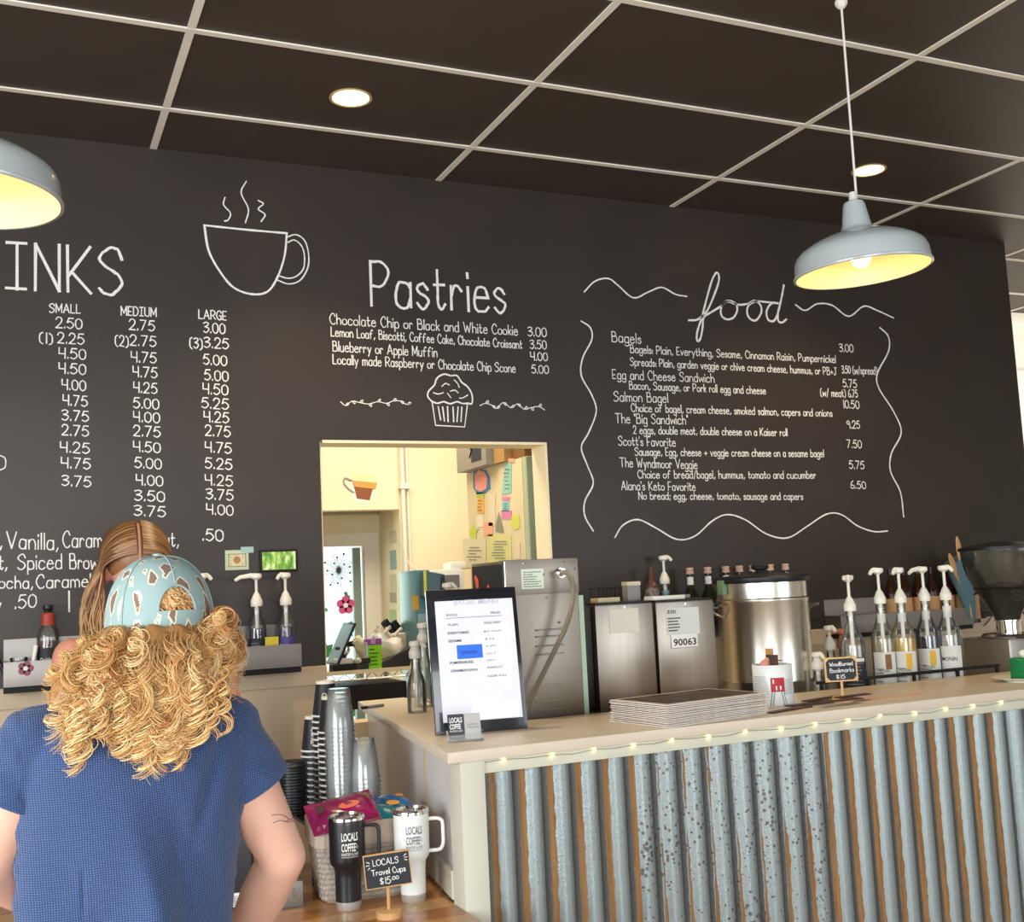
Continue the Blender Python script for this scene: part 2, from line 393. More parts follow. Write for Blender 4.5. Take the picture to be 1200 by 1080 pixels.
# side room seen past the end of the blackboard wall
g = G().box(5.45, 10, 5.95, 6.07, 0, CZ+.1); struct(g, 'wall_side', m_white)
g = G()
g.extr([(5.45, 5.95, CZ-.002), (5.45, 5.80, CZ-.002), (5.45, 5.80, CZ-.03), (5.45, 5.86, CZ-.05), (5.45, 5.92, CZ-.12), (5.45, 5.92, CZ-.17), (5.45, 5.95, CZ-.17)], (4.5, 0, 0))
g.extr([(5.45, 5.95, 2.93), (5.45, 5.90, 2.93), (5.45, 5.90, 2.90), (5.45, 5.93, 2.87), (5.45, 5.95, 2.87)], (4.5, 0, 0))
struct(g, 'trim_3', m_white)
struct(G().box(5.10, 5.192, 4.645, 9.2, 0, CZ+.1), 'wall_kitchen_right', m_cream)

# ---------------- kitchen shell
KY = 6.6
x_j = at(468, 600, KY).x; z_h = at(430, 597, KY).z
struct(G().box(x_j, 5.1, KY, KY+.12, 0, CZ+.1).box(-.6, x_j, KY, KY+.12, z_h, CZ+.1), 'wall_kitchen', m_cream)
struct(G().box(-.72, -.6, 4.645, 9.2, 0, CZ+.1), 'wall_kitchen_left', m_cream)
m_cream2 = mat('shaded cream', 'e6d6b4', 0.7)  # the kitchen cream again, hallway shade mixed into the colour
jy = 7.06
struct(G().box(x_j, x_j+.1, KY+.12, jy, 0, CZ), 'wall_hall_side', m_cream2)
wx0, wx1 = 1.0, at(427, 700, jy).x; wz1 = at(400, 640, jy).z
struct(G().box(wx1+.10, x_j+.1, jy, jy+.1, 0, CZ).box(-.6, wx1+.10, jy, jy+.1, wz1+.08, CZ).box(-.6, 1.0, jy, jy+.1, 0, wz1+.08), 'wall_hall_end', m_cream2)
d = struct(G().box(wx1, wx1+.10, jy-.03, jy+.08, 0, wz1+.08).box(1.0, wx1, jy-.03, jy+.08, wz1, wz1+.08), 'door_1', m_white)
G().box(wx1-.070, wx1-.018, jy+.0, jy+.05, .02, wz1-.01).box(1.02, 1.1, jy, jy+.05, .02, wz1-.01).box(1.1, wx1-.075, jy, jy+.05, .02, .25).build('door_stile', mat('grey green stile', '87988f', 0.5), d, smooth=False)
G().box(1.1, wx1-.075, jy+.02, jy+.028, .25, wz1-.01).build('door_glass', mat('door glass', 'f4fff8', 0.02, trans=1, ior=1.02), d, smooth=False)
# architrave and mouldings in the hall
struct(G().box(wx1+.10, wx1+.20, jy-.04, jy-.001, 0, wz1+.2).box(-.5, wx1+.10, jy-.04, jy-.001, wz1+.08, wz1+.2).box(wx1+.215, wx1+.235, jy-.03, jy-.001, 0, CZ-.01), 'trim_4', m_cream2)
# outdoors behind the glass door
foliage = G()
for k in range(240):
    c = Vector((random.uniform(.6, 2.6), random.uniform(8.4, 9.4), random.uniform(-.05, 1.72))); r = random.uniform(.04, .10)
    n = Vector((random.gauss(0, 1), random.gauss(-1, .6), random.gauss(0, 1))).normalized(); u = n.orthogonal().normalized()*r; w = n.cross(u)*.6
    foliage.add([c-u, c-w, c+u, c+w], [(0, 1, 2, 3)])
o = foliage.build('shrub_leaves', mat('garden green', '5fae74', 0.6, var=.3, vscale=4), smooth=False)
tag(o, 'sunlit green shrubbery outside the glass kitchen door', 'shrub', kind='stuff')
struct(G().box(-6, 12, 8.4, 16, -.12, -.051), 'ground_outside', mat('pale paving', 'cfcabd', .9))
# flower sticker and lettering on the door glass
p = at(405, 709, jy-.01); fl = G()
for k in range(5):
    a = 2*PI*k/5+.3; fl.lathe([(0, 0), (.027, 0), (.027, .003), (0, .003)], 14, (0+.034*math.cos(a), .034*math.sin(a), 0))
fl.xform(Matrix.Rotation(PI/2, 4, 'X')); o = fl.build('flower_sticker', mat('sticker pink', 'd8568c', 0.6), loc=p)
G().lathe([(0, 0), (.016, 0), (.016, .005), (0, .005)], 12).xform(Matrix.Rotation(PI/2, 4, 'X')).build('centre', m_paper, o)
tag(o, 'pink flower sticker on the glass kitchen door', 'sticker')
p = at(397, 668, jy-.02)
g = G()
for k in range(26):
    a = 2*PI*k/26; r = .05+.05*(k % 3)/2; g.tube([(0, 0, 0), (r*math.cos(a), 0, r*math.sin(a)*1.1)], .0025, 4)
    if k % 2: g.ell((r*math.cos(a), 0, r*math.sin(a)*1.1), (.008, .003, .008), 6, 4)
o = g.build('star_ornament', mat('ornament brown', '5b4a45', .6), loc=p); tag(o, 'dark starburst decoration hanging in the glass kitchen door', 'decoration')

# ---------------- chalk lettering on the blackboard wall
def Z3(x, y): return (x/3, y/3+260)
for s, x0, x1, yb in (('2.50',197,287,373),('(1)',140,183,425),('2.25',203,294,427),('4.50',208,300,480),('4.50',208,300,533),('4.00',218,300,590),
    ('4.75',222,306,645),('3.75',218,310,698),('2.75',218,310,750),('4.25',213,313,810),('4.75',216,316,865),('3.75',218,318,928),
    ('2.75',455,542,380),('(2)',406,450,435),('2.75',458,547,435),('4.75',462,548,493),('4.75',468,551,545),('4.25',470,551,600),('5.00',470,557,655),
    ('4.00',470,560,703),('2.75',470,562,753),('4.50',470,562,808),('5.00',475,566,865),('4.00',479,571,925),('3.50',474,577,980),('3.75',472,580,1033),
    ('3.00',716,790,390),('(3)',668,710,443),('3.25',718,802,443),('5.00',716,796,502),('5.00',720,801,557),('4.50',714,800,605),('5.25',710,802,655),
    ('4.25',718,803,703),('2.75',722,808,752),('4.75',722,812,810),('5.25',722,814,867),('4.25',722,816,925),('3.75',725,818,975),('4.00',727,818,1028)):
    a = Z3(x0, yb-2); b = Z3(x1, yb+4); wtext(s, a[0], a[1], b[0], b[1], 12.5, 1.7)
wtext('SMALL', 58, 366, 94, 367, 10.5, 1.6); wtext('MEDIUM', 142, 369, 183, 371, 10.5, 1.6); wtext('LARGE', 233, 373, 265, 375, 10.5, 1.6)
wtext('INKS', 8, 338, 143, 345, 57, 4.2); wtext('DR', -68, 333, -4, 337, 57, 4.2); wtext(')', 0, 549, 6, 549, 16, 1.6)
wtext('r,', -8, 641, 2, 642, 20, 1.7)
wtext('Vanilla,', 8, 642, 68, 644, 20, 1.8); wtext('Caramel, Hazelnut,', 74, 641, 209, 640, 19, 1.7)
wtext('t,', -1, 667, 8, 667, 18, 1.8); wtext('Spiced', 21, 667, 72, 666, 18, 1.8); wtext('Brown Sugar', 82, 666, 168, 667, 18, 1.8)
wtext('Mocha,', -14, 689, 38, 689, 15, 1.8); wtext('Caramel', 43, 689, 106, 687, 16, 1.8)
wtext('y', -5, 714, 1, 714, 14, 1.8); wtext('.50', 18, 713, 42, 711, 16, 1.8); wtext('|', 81, 712, 82, 712, 20, 2.2); wtext('.50', 238, 633, 261, 634, 14, 1.9)
wdraw([[Z3(*p) for p in q] for q in ([(718,12),(860,27),(1008,40)], [(718,12),(733,100),(770,170),(820,230),(885,254),(940,245),(975,195),(1000,120),(1008,40)])], 3.0, 'cup_drawing')
wdraw([[Z3(*p) for p in q] for q in ([(1008,54),(1040,45),(1070,65),(1084,110),(1082,160),(1055,205),(1015,218),(976,205)], [(1012,72),(1035,64),(1060,85),(1070,120),(1066,165),(1040,192),(1010,198),(982,190)])], 1.9, 'cup_drawing')
wdraw([[(x/2, y/2) for x, y in q] for q in ([(527,463),(524,480),(540,500),(534,516),(526,518)], [(577,425),(565,452),(582,490),(575,522)], [(605,470),(617,478),(605,490),(621,503),(612,519)])], 1.8, 'steam_drawing')
def Z4(x, y): return (x/3.871+370, y/3.871+280)
def w4(s, x0, y0, x1, y1, c, w): a = Z4(x0, y0); b = Z4(x1, y1); wtext(s, *a, *b, c, w)
w4('Pastries', 252, 302, 858, 334, 54, 3.9)
for a in (('Chocolate Chip or Black and White Cookie',65,385,915,437,12.5),('3.00',963,440,1045,444,11),('Lemon Loaf, Biscotti, Coffee Cake, Chocolate Croissant',70,440,935,497,11),
    ('3.50',973,497,1045,500,10.5),('Blueberry or Apple Muffin',78,508,550,535,12),('4.00',975,550,1050,553,10),('Locally made Raspberry or Chocolate Chip Scone',78,566,905,605,11.5),('5.00',980,608,1055,611,10)):
    w4(*a, 1.45)
wdraw([[Z4(*p) for p in q] for q in ([(525,735),(508,715),(512,690),(538,662),(545,640),(560,622),(585,613),(612,620),(640,620),(662,650),(688,670),(708,705),(708,745),(690,745)],
    [(525,735),(550,745),(580,738),(610,747),(640,738),(665,746),(690,745)])], 2.3, 'muffin_drawing')
wdraw([[Z4(*p) for p in q] for q in ([(527,735),(543,845),(675,852),(688,745)],[(555,760),(566,820)],[(575,762),(583,825)],[(597,760),(600,828)],[(622,762),(625,828)],[(645,762),(640,828)],[(662,762),(658,828)])], 1.9, 'muffin_drawing', 1)
wdraw([[Z4(*p) for p in q] for q in ([(572,668),(588,655),(605,662)],[(628,640),(643,655),(650,672)],[(533,697),(555,703),(578,697)],[(610,690),(630,686),(645,697)],[(597,700),(612,720)],[(652,722),(668,720),(688,708)])], 1.6, 'muffin_drawing')
def vine(P, seed):
    random.seed(seed); st = [P]
    for i in range(1, len(P)-1):
        x, y = P[i]; s = 1 if i % 2 else -1
        st.append([(x, y), (x+5, y-s*8), (x+12, y-s*12), (x+12, y-s*3), (x+3, y)])
    wdraw([[Z4(*p) for p in q] for q in st], 1.2, 'vine_drawing')
vine([(112,738),(135,755),(165,735),(200,742),(240,748),(280,738),(320,745),(350,735),(385,735),(415,752),(432,742)], 1)
vine([(745,755),(770,745),(800,755),(820,768),(850,742),(885,765),(915,748),(945,772),(975,765),(1010,760),(1038,775)], 2)
def Z5(x, y): return (x/2.857+660, y/2.857+300)
wdraw([[Z5(*p) for p in q] for q in ([(420,215),(450,212),(480,185),(505,130),(521,80),(515,55),(500,75),(483,130),(465,200),(448,255),(448,283),(458,278),(466,240),(470,205),(495,188),(528,168)],
    [(528,168),(548,150),(575,158),(582,180),(570,205),(548,212),(530,200),(528,175),(545,152),(585,163),(618,160)],[(618,160),(640,150),(660,165),(662,190),(645,215),(625,210),(615,190),(620,165),(645,152),(690,155),(718,158)],
    [(718,158),(695,160),(680,185),(685,212),(702,218),(715,200),(728,150),(738,98)],[(728,150),(718,190),(720,218),(733,222),(746,212)])], 3.0, 'food_title')
wdraw([[Z5(*p) for p in q] for q in ([(70,120),(105,85),(150,75),(185,100),(235,140),(285,120),(330,105),(375,128),(413,135)],[(777,163),(810,182),(850,160),(900,165),(955,202),(1005,168),(1050,182),(1105,207)],
    [(60,218),(90,240),(95,280),(65,340),(60,400),(95,465),(110,520),(85,590),(60,640),(80,700),(100,760),(72,820),(72,870),(100,920)],[(1060,240),(1088,270),(1088,320),(1052,390),(1055,440),(1105,520),(1131,590),(1098,660),(1095,720),(1128,790),(1139,872)],
    [(172,942),(200,900),(250,882),(310,910),(380,948),(440,937),(500,885),(550,865),(610,883),(680,930),(750,943),(815,905),(880,864),(930,865),(985,903),(1040,922),(1085,920)])], 2.2, 'wavy_border')
def w5(s, x0, y0, x1, y1, c=9.5, w=1.3): a = Z5(x0, y0); b = Z5(x1, y1); wtext(s, *a, *b, c, w)
for a in (('Bagels',163,286,260,293,12),('Bagels: Plain, Everything, Sesame, Cinnamon Raisin, Pumpernickel',225,323,912,357),('3.00',925,320,970,322),('Spreads: Plain, garden veggie or chive cream cheese, hummus, or PB+J',225,366,915,398),
    ('3.50 (w/spread)',933,392,1050,396,9),('Egg and Cheese Sandwich',165,410,505,423,11),('5.75',937,438,982,441),('Bacon, Sausage, or Pork roll egg and cheese',222,445,677,462),('(w/ meat) 6.75',862,468,985,473,9),
    ('Salmon Bagel',170,485,350,490,11.5),('10.50',937,508,990,511),('Choice of bagel, cream cheese, smoked salmon, capers and onions',228,520,900,537),('The "Big Sandwich"',175,558,417,563,11.5),('9.25',950,576,992,577,9),
    ('2 eggs, double meat, double cheese on a Kaiser roll',235,594,750,602),("Scott's Favorite",185,633,375,637,11),('7.50',950,641,998,643,9.5),('Sausage, Egg, cheese + veggie cream cheese on a sesame bagel',240,667,872,672),
    ('The Wyndmoor Veggie',190,705,448,712,11),('5.75',958,711,1007,713,9.5),('Choice of bread/bagel, hummus, tomato and cucumber',250,743,845,744,9.5),("Alana's Keto Favorite",195,782,442,785,10.5),('6.50',963,777,1012,779,9),
    ('No bread; egg, cheese, tomato, sausage and capers',253,814,802,815,9)): w5(*a)

# ================================================================== COUNTER
T = 1.092; YC = 2.85
def corr_mat(name, mode):
    m = bpy.data.materials.new(name); m.use_nodes = True; nt = m.node_tree; N = nt.nodes; L = nt.links; b = N['Principled BSDF']
    tc = N.new('ShaderNodeTexCoord'); sx = N.new('ShaderNodeSeparateXYZ'); L.new(tc.outputs['Object'], sx.inputs[0])
    def math_(op, a, bb=None, c=None):
        n = N.new('ShaderNodeMath'); n.operation = op
        for i, v in enumerate((a, bb, c)):
            if v is None: continue
            if isinstance(v, (int, float)): n.inputs[i].default_value = v
            else: L.new(v, n.inputs[i])
        return n.outputs[0]
    def noise(scale, st, detail=4):
        mp = N.new('ShaderNodeMapping'); mp.inputs['Scale'].default_value = st; L.new(tc.outputs['Object'], mp.inputs[0])
        nz = N.new('ShaderNodeTexNoise'); nz.inputs['Scale'].default_value = scale; nz.inputs['Detail'].default_value = detail; L.new(mp.outputs[0], nz.inputs[0]); return nz.outputs[0]
    def mixc(f, a, c):
        n = N.new('ShaderNodeMix'); n.data_type = 'RGBA'; L.new(f, n.inputs[0])
        for i, v in ((6, a), (7, c)):
            if isinstance(v, tuple): n.inputs[i].default_value = v
            else: L.new(v, n.inputs[i])
        return n.outputs[2]
    # galvanised zinc with fine spangle; a darker band paints shade onto one flank of every rib
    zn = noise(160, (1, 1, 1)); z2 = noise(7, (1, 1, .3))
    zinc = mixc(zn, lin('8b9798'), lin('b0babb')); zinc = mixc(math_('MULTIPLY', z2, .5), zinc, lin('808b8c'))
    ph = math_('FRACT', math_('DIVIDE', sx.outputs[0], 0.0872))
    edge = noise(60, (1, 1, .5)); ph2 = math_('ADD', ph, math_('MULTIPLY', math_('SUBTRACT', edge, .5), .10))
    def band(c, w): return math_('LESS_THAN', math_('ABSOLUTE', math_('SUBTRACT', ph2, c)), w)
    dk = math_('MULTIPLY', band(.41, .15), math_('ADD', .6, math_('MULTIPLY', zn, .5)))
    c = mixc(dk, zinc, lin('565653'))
    rustc = mixc(noise(40, (5, 1, .12)), lin('4e3424'), lin('b98a54')); rustc = mixc(math_('GREATER_THAN', noise(90, (1, 1, .3)), .60), rustc, lin('8d6f4e'))
    if mode == 'stripe':
        f = band(.64, .10)
    elif mode == 'speckle':
        wide = math_('MULTIPLY', noise(2.6, (1, 1, 1.0), 3), .30)
        low = math_('MULTIPLY', math_('SUBTRACT', .85, sx.outputs[2]), .22)
        f = math_('LESS_THAN', math_('ABSOLUTE', math_('SUBTRACT', ph2, .64)), math_('SUBTRACT', math_('ADD', wide, low), .135))
        vo = N.new('ShaderNodeTexVoronoi'); vo.inputs['Scale'].default_value = 62; L.new(tc.outputs['Object'], vo.inputs[0])
        thr = math_('MULTIPLY', math_('SUBTRACT', noise(3.5, (1, 1, 1)), .22), .85)
        sp = math_('LESS_THAN', vo.outputs['Distance'], thr)
        vo2 = N.new('ShaderNodeTexVoronoi'); vo2.inputs['Scale'].default_value = 150; L.new(tc.outputs['Object'], vo2.inputs[0])
        sp2 = math_('LESS_THAN', vo2.outputs['Distance'], .18)
        c = mixc(math_('MULTIPLY', sp2, .55), c, lin('5d5a55')); c = mixc(math_('MULTIPLY', sp, .8), c, lin('5a4a40'))
    else:
        f = math_('MULTIPLY', band(.64, .05), 0.0)
    c = mixc(f, c, rustc); L.new(c, b.inputs['Base Color'])
    L.new(math_('SUBTRACT', .55, math_('MULTIPLY', f, .5)), b.inputs['Metallic'])
    L.new(math_('ADD', .42, math_('MULTIPLY', f, .4)), b.inputs['Roughness'])
    bp = N.new('ShaderNodeBump'); bp.inputs['Strength'].default_value = .25; bp.inputs['Distance'].default_value = .004
    L.new(zn, bp.inputs['Height']); L.new(bp.outputs[0], b.inputs['Normal'])
    return m
CL = at(524, 880, YC)       # front left corner of the slab
cnt = thing('service_counter', 'long counter faced with rusty corrugated metal under a pale laminate top', 'counter', (CL.x, YC, 0))
cx, cy = CL.x, YC
bk = onz(425, 823, T)
def loc2(x, y): return (x-cx, y-cy)
slab = [(0, 0), (4.4, 0), (4.4, .50), (.41, .50), (.42, 1.60), loc2(bk.x, 4.45)]
G().prism(slab, T-.030, T).build('countertop', m_slab, cnt, bevel=.004)
G().box(.055, 4.38, .018, .045, T-.068, T-.0305).build('fascia_board', m_sage, cnt, bevel=.003)
pl = at(540, 950, YC+.02).x-cx; pr = at(569, 950, YC+.02).x-cx
G().box(pl, pr, .012, .10, 0, T-.0305).build('corner_post', m_sage, cnt, bevel=.003)
# side panel going back from the post (painted), with a baseboard above the table
sx1, sy1 = loc2(bk.x+.03, 4.42)
dv = Vector((sx1-(pl+.02), sy1-.10, 0)).normalized(); nv = Vector((dv.y, -dv.x, 0))
m_panel = mat('side panel paint', 'dcd8d4', 0.28, var=0.05, vscale=5)
G().extr([(pl+.012, .10, 0), (pl+.03, .10, 0), (sx1+.02, sy1, 0), (sx1, sy1, 0)], (0, 0, T-.0305)).build('side_panel', m_panel, cnt, smooth=False)
G().extr([(pl-.004, .10, .69), (pl+.011, .10, .69), (sx1-.001, sy1, .69), (sx1-.016, sy1, .69)], (0, 0, .075)).build('side_baseboard', m_sage, cnt, smooth=False)
# corrugated sheets
def sheet(x0, x1, mt, dy=0, nm='corrugated_sheet'):
    g = G(); step = .0872/12; n = int((x1-x0)/step)+1; vs = []
    for i in range(n+1):
        x = min(x0+i*step, x1); ph = (x/.0872) % 1.0
        t = .5-.5*math.cos(2*PI*(ph-.52)); t = t*t*(3-2*t)      # ribs toward the room around phase 0, valley at .52
        y = .046+dy-.020*t
        vs += [(x, y, .02), (x, y, .35), (x, y, .7), (x, y, T-.05)]
    fs = [(4*i+q, 4*i+4+q, 4*i+5+q, 4*i+1+q) for i in range(n) for q in range(3)]
    g.add(vs, fs); return g.build(nm, mt, cnt, angle=80)
xa = at(752, 950, YC+.03).x-cx; xb = at(972, 870, YC+.03).x-cx; xc = at(1176, 860, YC+.03).x-cx
sheet(pr, xa, corr_mat('galvanised rust stripes', 'stripe'))
sheet(xa-.01, xb, corr_mat('galvanised rust speckle', 'speckle'), -.001)
sheet(xb-.01, xc, bpy.data.materials['galvanised rust stripes'], -.002)
sheet(xc-.01, 4.36, corr_mat('galvanised plain', 'plain'), -.001)
G().box(.10, 4.34, .06, .48, .0, T-.035).build('carcass', m_beige, cnt, smooth=False)

# fairy lights along the fascia
FL = [(590,886),(647,881),(696,876),(742,869),(787,863),(830,857),(873,852),(915,848),(955,843),(994,842),(1031,836),(1072,833),(1108,828),(1140,823),(1173,820)]
fy = YC+.014; pts = []
sl = thing('string_lights', 'thin wire of small glowing fairy lights along the counter edge', 'lights', (at(590, 886, fy).x, fy, T-.035))
o0 = sl.location
for i, (x, y) in enumerate(FL):
    p = at(x, y, fy); p.z = T-.036-.004*(i % 2)+random.uniform(-.002, .003); pts.append(p-o0)
    if i < len(FL)-1:
        q = at(FL[i+1][0], FL[i+1][1], fy); pts.append(Vector(((p.x+q.x)/2, fy, p.z-.004))-o0)
pts = [Vector((CL.x+.06, fy, T-.04))-o0]+pts+[Vector((CL.x+4.3, fy, T-.04))-o0]
G().tube([Vector((p.x, 0, p.z)) for p in pts], .0009, 5).build('wire', mat('copper wire', '8d8a76', 0.5), sl)
bm_ = G().ell((0, 0, 0), (.0048, .0042, .0048), 10, 7).mesh('bulb', m_fairy)
for p in pts[1:-1:2]:
    o = bpy.data.objects.new('bulb', bm_); COL.objects.link(o); o.parent = sl; o.location = (p.x, -.003, p.z)

# ================================================================== LAMPS
def pendant(loc, rimz, lean, tilt, label):
    t = thing('pendant_lamp', label, 'lamp', loc, 0, 'enamel pendant lamps over the counter')
    h = rimz-CZ; top = Vector((0, 0, -.012)); b = Vector((lean, 0, h+.215))
    G().lathe([(0, -.004), (.020, -.004), (.020, -.014), (.012, -.026), (.006, -.030), (0, -.030)], 24).build('ceiling_rose', m_cord, t)
    G().tube([top+(b-top)*k/10 for k in range(11)], .0038, 8).build('cable', m_cord, t)
    R = Matrix.Translation(Vector((lean, 0, h))) @ Matrix.Rotation(tilt, 4, 'Y')
    pr_o = [(.016, .222), (.030, .215), (.034, .205), (.045, .140), (.052, .126), (.070, .118), (.110, .107), (.155, .088), (.186, .068), (.196, .056), (.203, .038), (.207, 0), (.211, -.003), (.210, -.008), (.205, -.010)]
    pr_i = [(.203, -.008), (.204, 0), (.199, .036), (.192, .053), (.184, .064), (.154, .084), (.110, .103), (.070, .114), (.048, .118), (.03, .119), (0, .120)]
    s = G().lathe(pr_o, 56, cap=False).xform(R).build('shade', m_enamel, t)
    G().lathe(pr_i, 56, cap=False).xform(R).build('shade_lining', m_cream_en, s)
    G().lathe([(0, .250), (.010, .248), (.013, .225), (.017, .221), (.017, .216), (0, .216)], 16).xform(R).build('strain_relief', m_cord, t)
    b_ = G().lathe([(0, .008), (.015, .010), (.028, .022), (.033, .040), (.028, .060), (.016, .082), (.014, .116), (0, .116)], 20).xform(R).build('bulb', m_bulb, t)
    d = bpy.data.lights.new('pendant_light', 'POINT'); d.energy = 1.1; d.color = (1, .78, .48); d.shadow_soft_size = .03
    l = bpy.data.objects.new('pendant_light', d); COL.objects.link(l); l.parent = t; l.location = R @ Vector((0, 0, -.012))
    return t
pendant((2.43, 2.652, CZ), 2.448, -.004, math.radians(-3.5), 'grey enamel pendant lamp hanging above the corrugated counter')
pendant((-.095, 2.652, CZ), 2.430, .0, math.radians(2.0), 'grey enamel pendant lamp cut off at the picture edge above the drinks list')
def downlight(px, py, label, x=None):
    p = onz(px, py, CZ) if x is None else Vector((x, 3.826, CZ))
    t = thing('downlight', label, 'light', (p.x, p.y, CZ), 0, 'recessed downlights')
    G().lathe([(.068, -.001), (.078, -.001), (.079, -.004), (.076, -.006), (.068, -.004)], 36, cap=False).build('trim_ring', mat('downlight ring', 'c9a878', .4), t)
    G().lathe([(0, -.003), (.069, -.003)], 36, cap=False).build('lens', mat('downlight glow', 'ffd9a0', .5, emit=4), t)
    d = bpy.data.lights.new('downlight_beam', 'SPOT'); d.energy = 62; d.color = (1, .74, .42); d.spot_size = math.radians(112); d.spot_blend = .9; d.shadow_soft_size = .05
    l = bpy.data.objects.new('downlight_beam', d); COL.objects.link(l); l.parent = t; l.location = (0, 0, -.03)
downlight(411, 114, 'round recessed downlight in the ceiling above the pastries heading')
downlight(1018, 199, 'round recessed downlight in the ceiling beside the hanging lamp cable')

# ================================================================== TABLE
TZ = .68
tb = thing('side_table', 'honey-coloured plank worktop below the counter end', 'table', (0, 2.9, 0))
m_plank = [mat('plank %d' % k, c, .3, var=.12, vscale=12, stretch=(.3, 6, 1), coat=.3) for k, c in enumerate(('b9783f', 'c48a50', 'a96a35', 'cf9c62'))]
y = 2.30; k = 0
while y < 3.64:
    xr = 1.10 if y < 2.90 else 1.10+(y-2.9)*.14
    G().box(-1.2, min(xr, CL.x+pl-.002) if y < 2.87 else min(xr, CL.x+pl+.002+max(0, y-2.95)*.15), y-2.9, y-2.9+.0895, TZ-.03, TZ).build('plank', m_plank[k % 4], tb, smooth=False, bevel=.001)
    y += .09; k += 1
G().box(-1.15, .98, -.55, .70, 0, TZ-.031).build('cabinet', m_beige, tb, smooth=False)

# ---------------- tumblers with handles
def tumbler(px, py, label, body, lidm, inkm, hs, sc=1.0, rz=0):
    p = onz(px, py, TZ)
    t = thing('travel_tumbler', label, 'tumbler', p, rz); b = body
    def S(pr): return [(r*sc, z*sc) for r, z in pr]
    G().lathe(S([(.038, .026), (.0385, .026), (.039, .10), (.0415, .125), (.0515, .137), (.0535, .150), (.0545, .262), (.0535, .268), (.0, .268)]), 48).build('body', b, t)
    G().lathe(S([(0, 0), (.034, 0), (.036, .003), (.0385, .026), (0, .026)]), 48).build('base_ring', mat('satin ring', 'c6c3bd', .4, .55), t)
    G().lathe(S([(.0535, .266), (.056, .268), (.056, .276), (.053, .281), (.047, .281), (.045, .274), (0, .273)]), 48).build('lid_rim', lidm, t)
    G().box(-.012*sc, .012*sc, -.038*sc, -.008*sc, .274*sc, .283*sc).build('lid_slider', m_glass if lidm == m_chrome else m_paper, t, bevel=.002)
    if sc >= 1.0:
        a = Vector((math.cos(hs), math.sin(hs), 0)); P = []
        for u, z in ((.050, .246), (.075, .247), (.090, .243), (.096, .232), (.0965, .20), (.096, .175), (.092, .160), (.082, .151), (.050, .149)):
            P.append(a*u+Vector((0, 0, z)))
        G().tube([Vector(q) for q in smooth([tuple(q) for q in P], 4)], .0058, 10).build('handle', b, t)
    R = .0548*sc; dirv = Vector((-p.x, -p.y, 0)).normalized(); ang = math.atan2(dirv.y, dirv.x)+PI/2+hs*0+math.radians(8)
    e = bpy.data.objects.new('logo', None); COL.objects.link(e); e.parent = t; e.rotation_euler = (0, 0, ang+(-.35 if hs else 0))
    for s, z, sz, wd, bo in (('LOCALS', .212, .030, .050, .02), ('COFFEE', .181, .030, .043, .02), ('&', .196, .009, .004, .0), ('CO', .187, .009, .007, .0), ('ROASTERY & CAFE', .169, .010, .050, .01), ('WWW.LOCALSCOFFEE.COM', .162, .006, .050, 0)):
        x = -.025 if s not in ('&', 'CO') else .019
        o = ptext(s, sz*sc, inkm, t, (0, 0, 0), bold=bo, width=wd*sc)
        # wrap round the body
        me = o.data; co = np.empty(len(me.vertices)*3); me.vertices.foreach_get('co', co); co = co.reshape(-1, 3)
        xx = co[:, 0]+x*sc; th = xx/R+ang-PI/2; rr = R+.0007
        co = np.stack([rr*np.cos(th), rr*np.sin(th), co[:, 1]*1.12+z*sc], 1); me.vertices.foreach_set('co', co.ravel()); me.update()
        o.rotation_euler = (0, 0, 0)
    bpy.data.objects.remove(e)
    t.scale = (.90, .90, .875)
    return t
m_tb = mat('black powder coat', '1a1b1f', .38, coat=.2); m_tw = mat('white powder coat', 'e3e6e2', .32, coat=.3)
ht = math.radians(-22)
tumbler(409, 1064, 'black lidded travel tumbler with white lettering on the plank worktop', m_tb, m_chrome, m_paper, ht)
tw = tumbler(485, 1055, 'white lidded travel tumbler with grey lettering next to the counter post', m_tw, m_chrome, m_inkg, ht)
# small chalkboard signs on stands
def chalk_sign(loc, yaw, w, h, zc, lines, label, roll=0.0, frame=m_woodl, cut=0):
    t = thing('chalkboard_sign', label, 'sign', loc, yaw)
    G().lathe([(0, 0), (.034, 0), (.0345, .016), (.03, .019), (0, .019)], 28).build('base', frame, t)
    G().tube([(0, 0, .018), (0, 0, zc-h*.3)], .0045, 8).build('stem', frame, t)
    R = Matrix.Translation(Vector((0, -.006, zc))) @ Matrix.Rotation(roll, 4, 'Y')
    o = G()
    c = cut; pts = [(-w/2+c, -h/2), (w/2-c, -h/2), (w/2, -h/2+c), (w/2, h/2-c), (w/2-c, h/2), (-w/2+c, h/2), (-w/2, h/2-c), (-w/2, -h/2+c)] if c else [(-w/2, -h/2), (w/2, -h/2), (w/2, h/2), (-w/2, h/2)]
    G().box(-w/2, w/2, 0, .008, -h/2, h/2).xform(R).build('board_frame', frame, t, bevel=.0015)
    f = .955 if c == 0 else .9
    G().extr([(x*f, -.0008, z*(f-.03)) for x, z in pts], (0, .002, 0)).xform(R).build('chalk_panel', mat('chalk panel', '22252a', .6), t, smooth=False)
    g = G()
    for s, x, z, wd, cp in lines:
        write(g, s, Vector((x, -.0013, z)), EX, EZ, wd, cp, .0019, Vector((0, 0, 0)))
    for q in ([(-.052, .027), (-.045, .024)], [(-.054, .018), (-.046, .018)], [(-.050, .008), (-.045, .012)], [(.052, .034), (.046, .030)], [(.054, .026), (.047, .025)], [(.053, .018), (.047, .020)]):
        if cut == 0: ribbon(g, q, .0018, Vector((0, -.0013, 0)), EX, EZ, Vector((0, 0, 0)))
    g.xform(R).build('chalk_lettering', m_chalk, t, smooth=False)
    return t
p = onz(456, 1074, TZ)
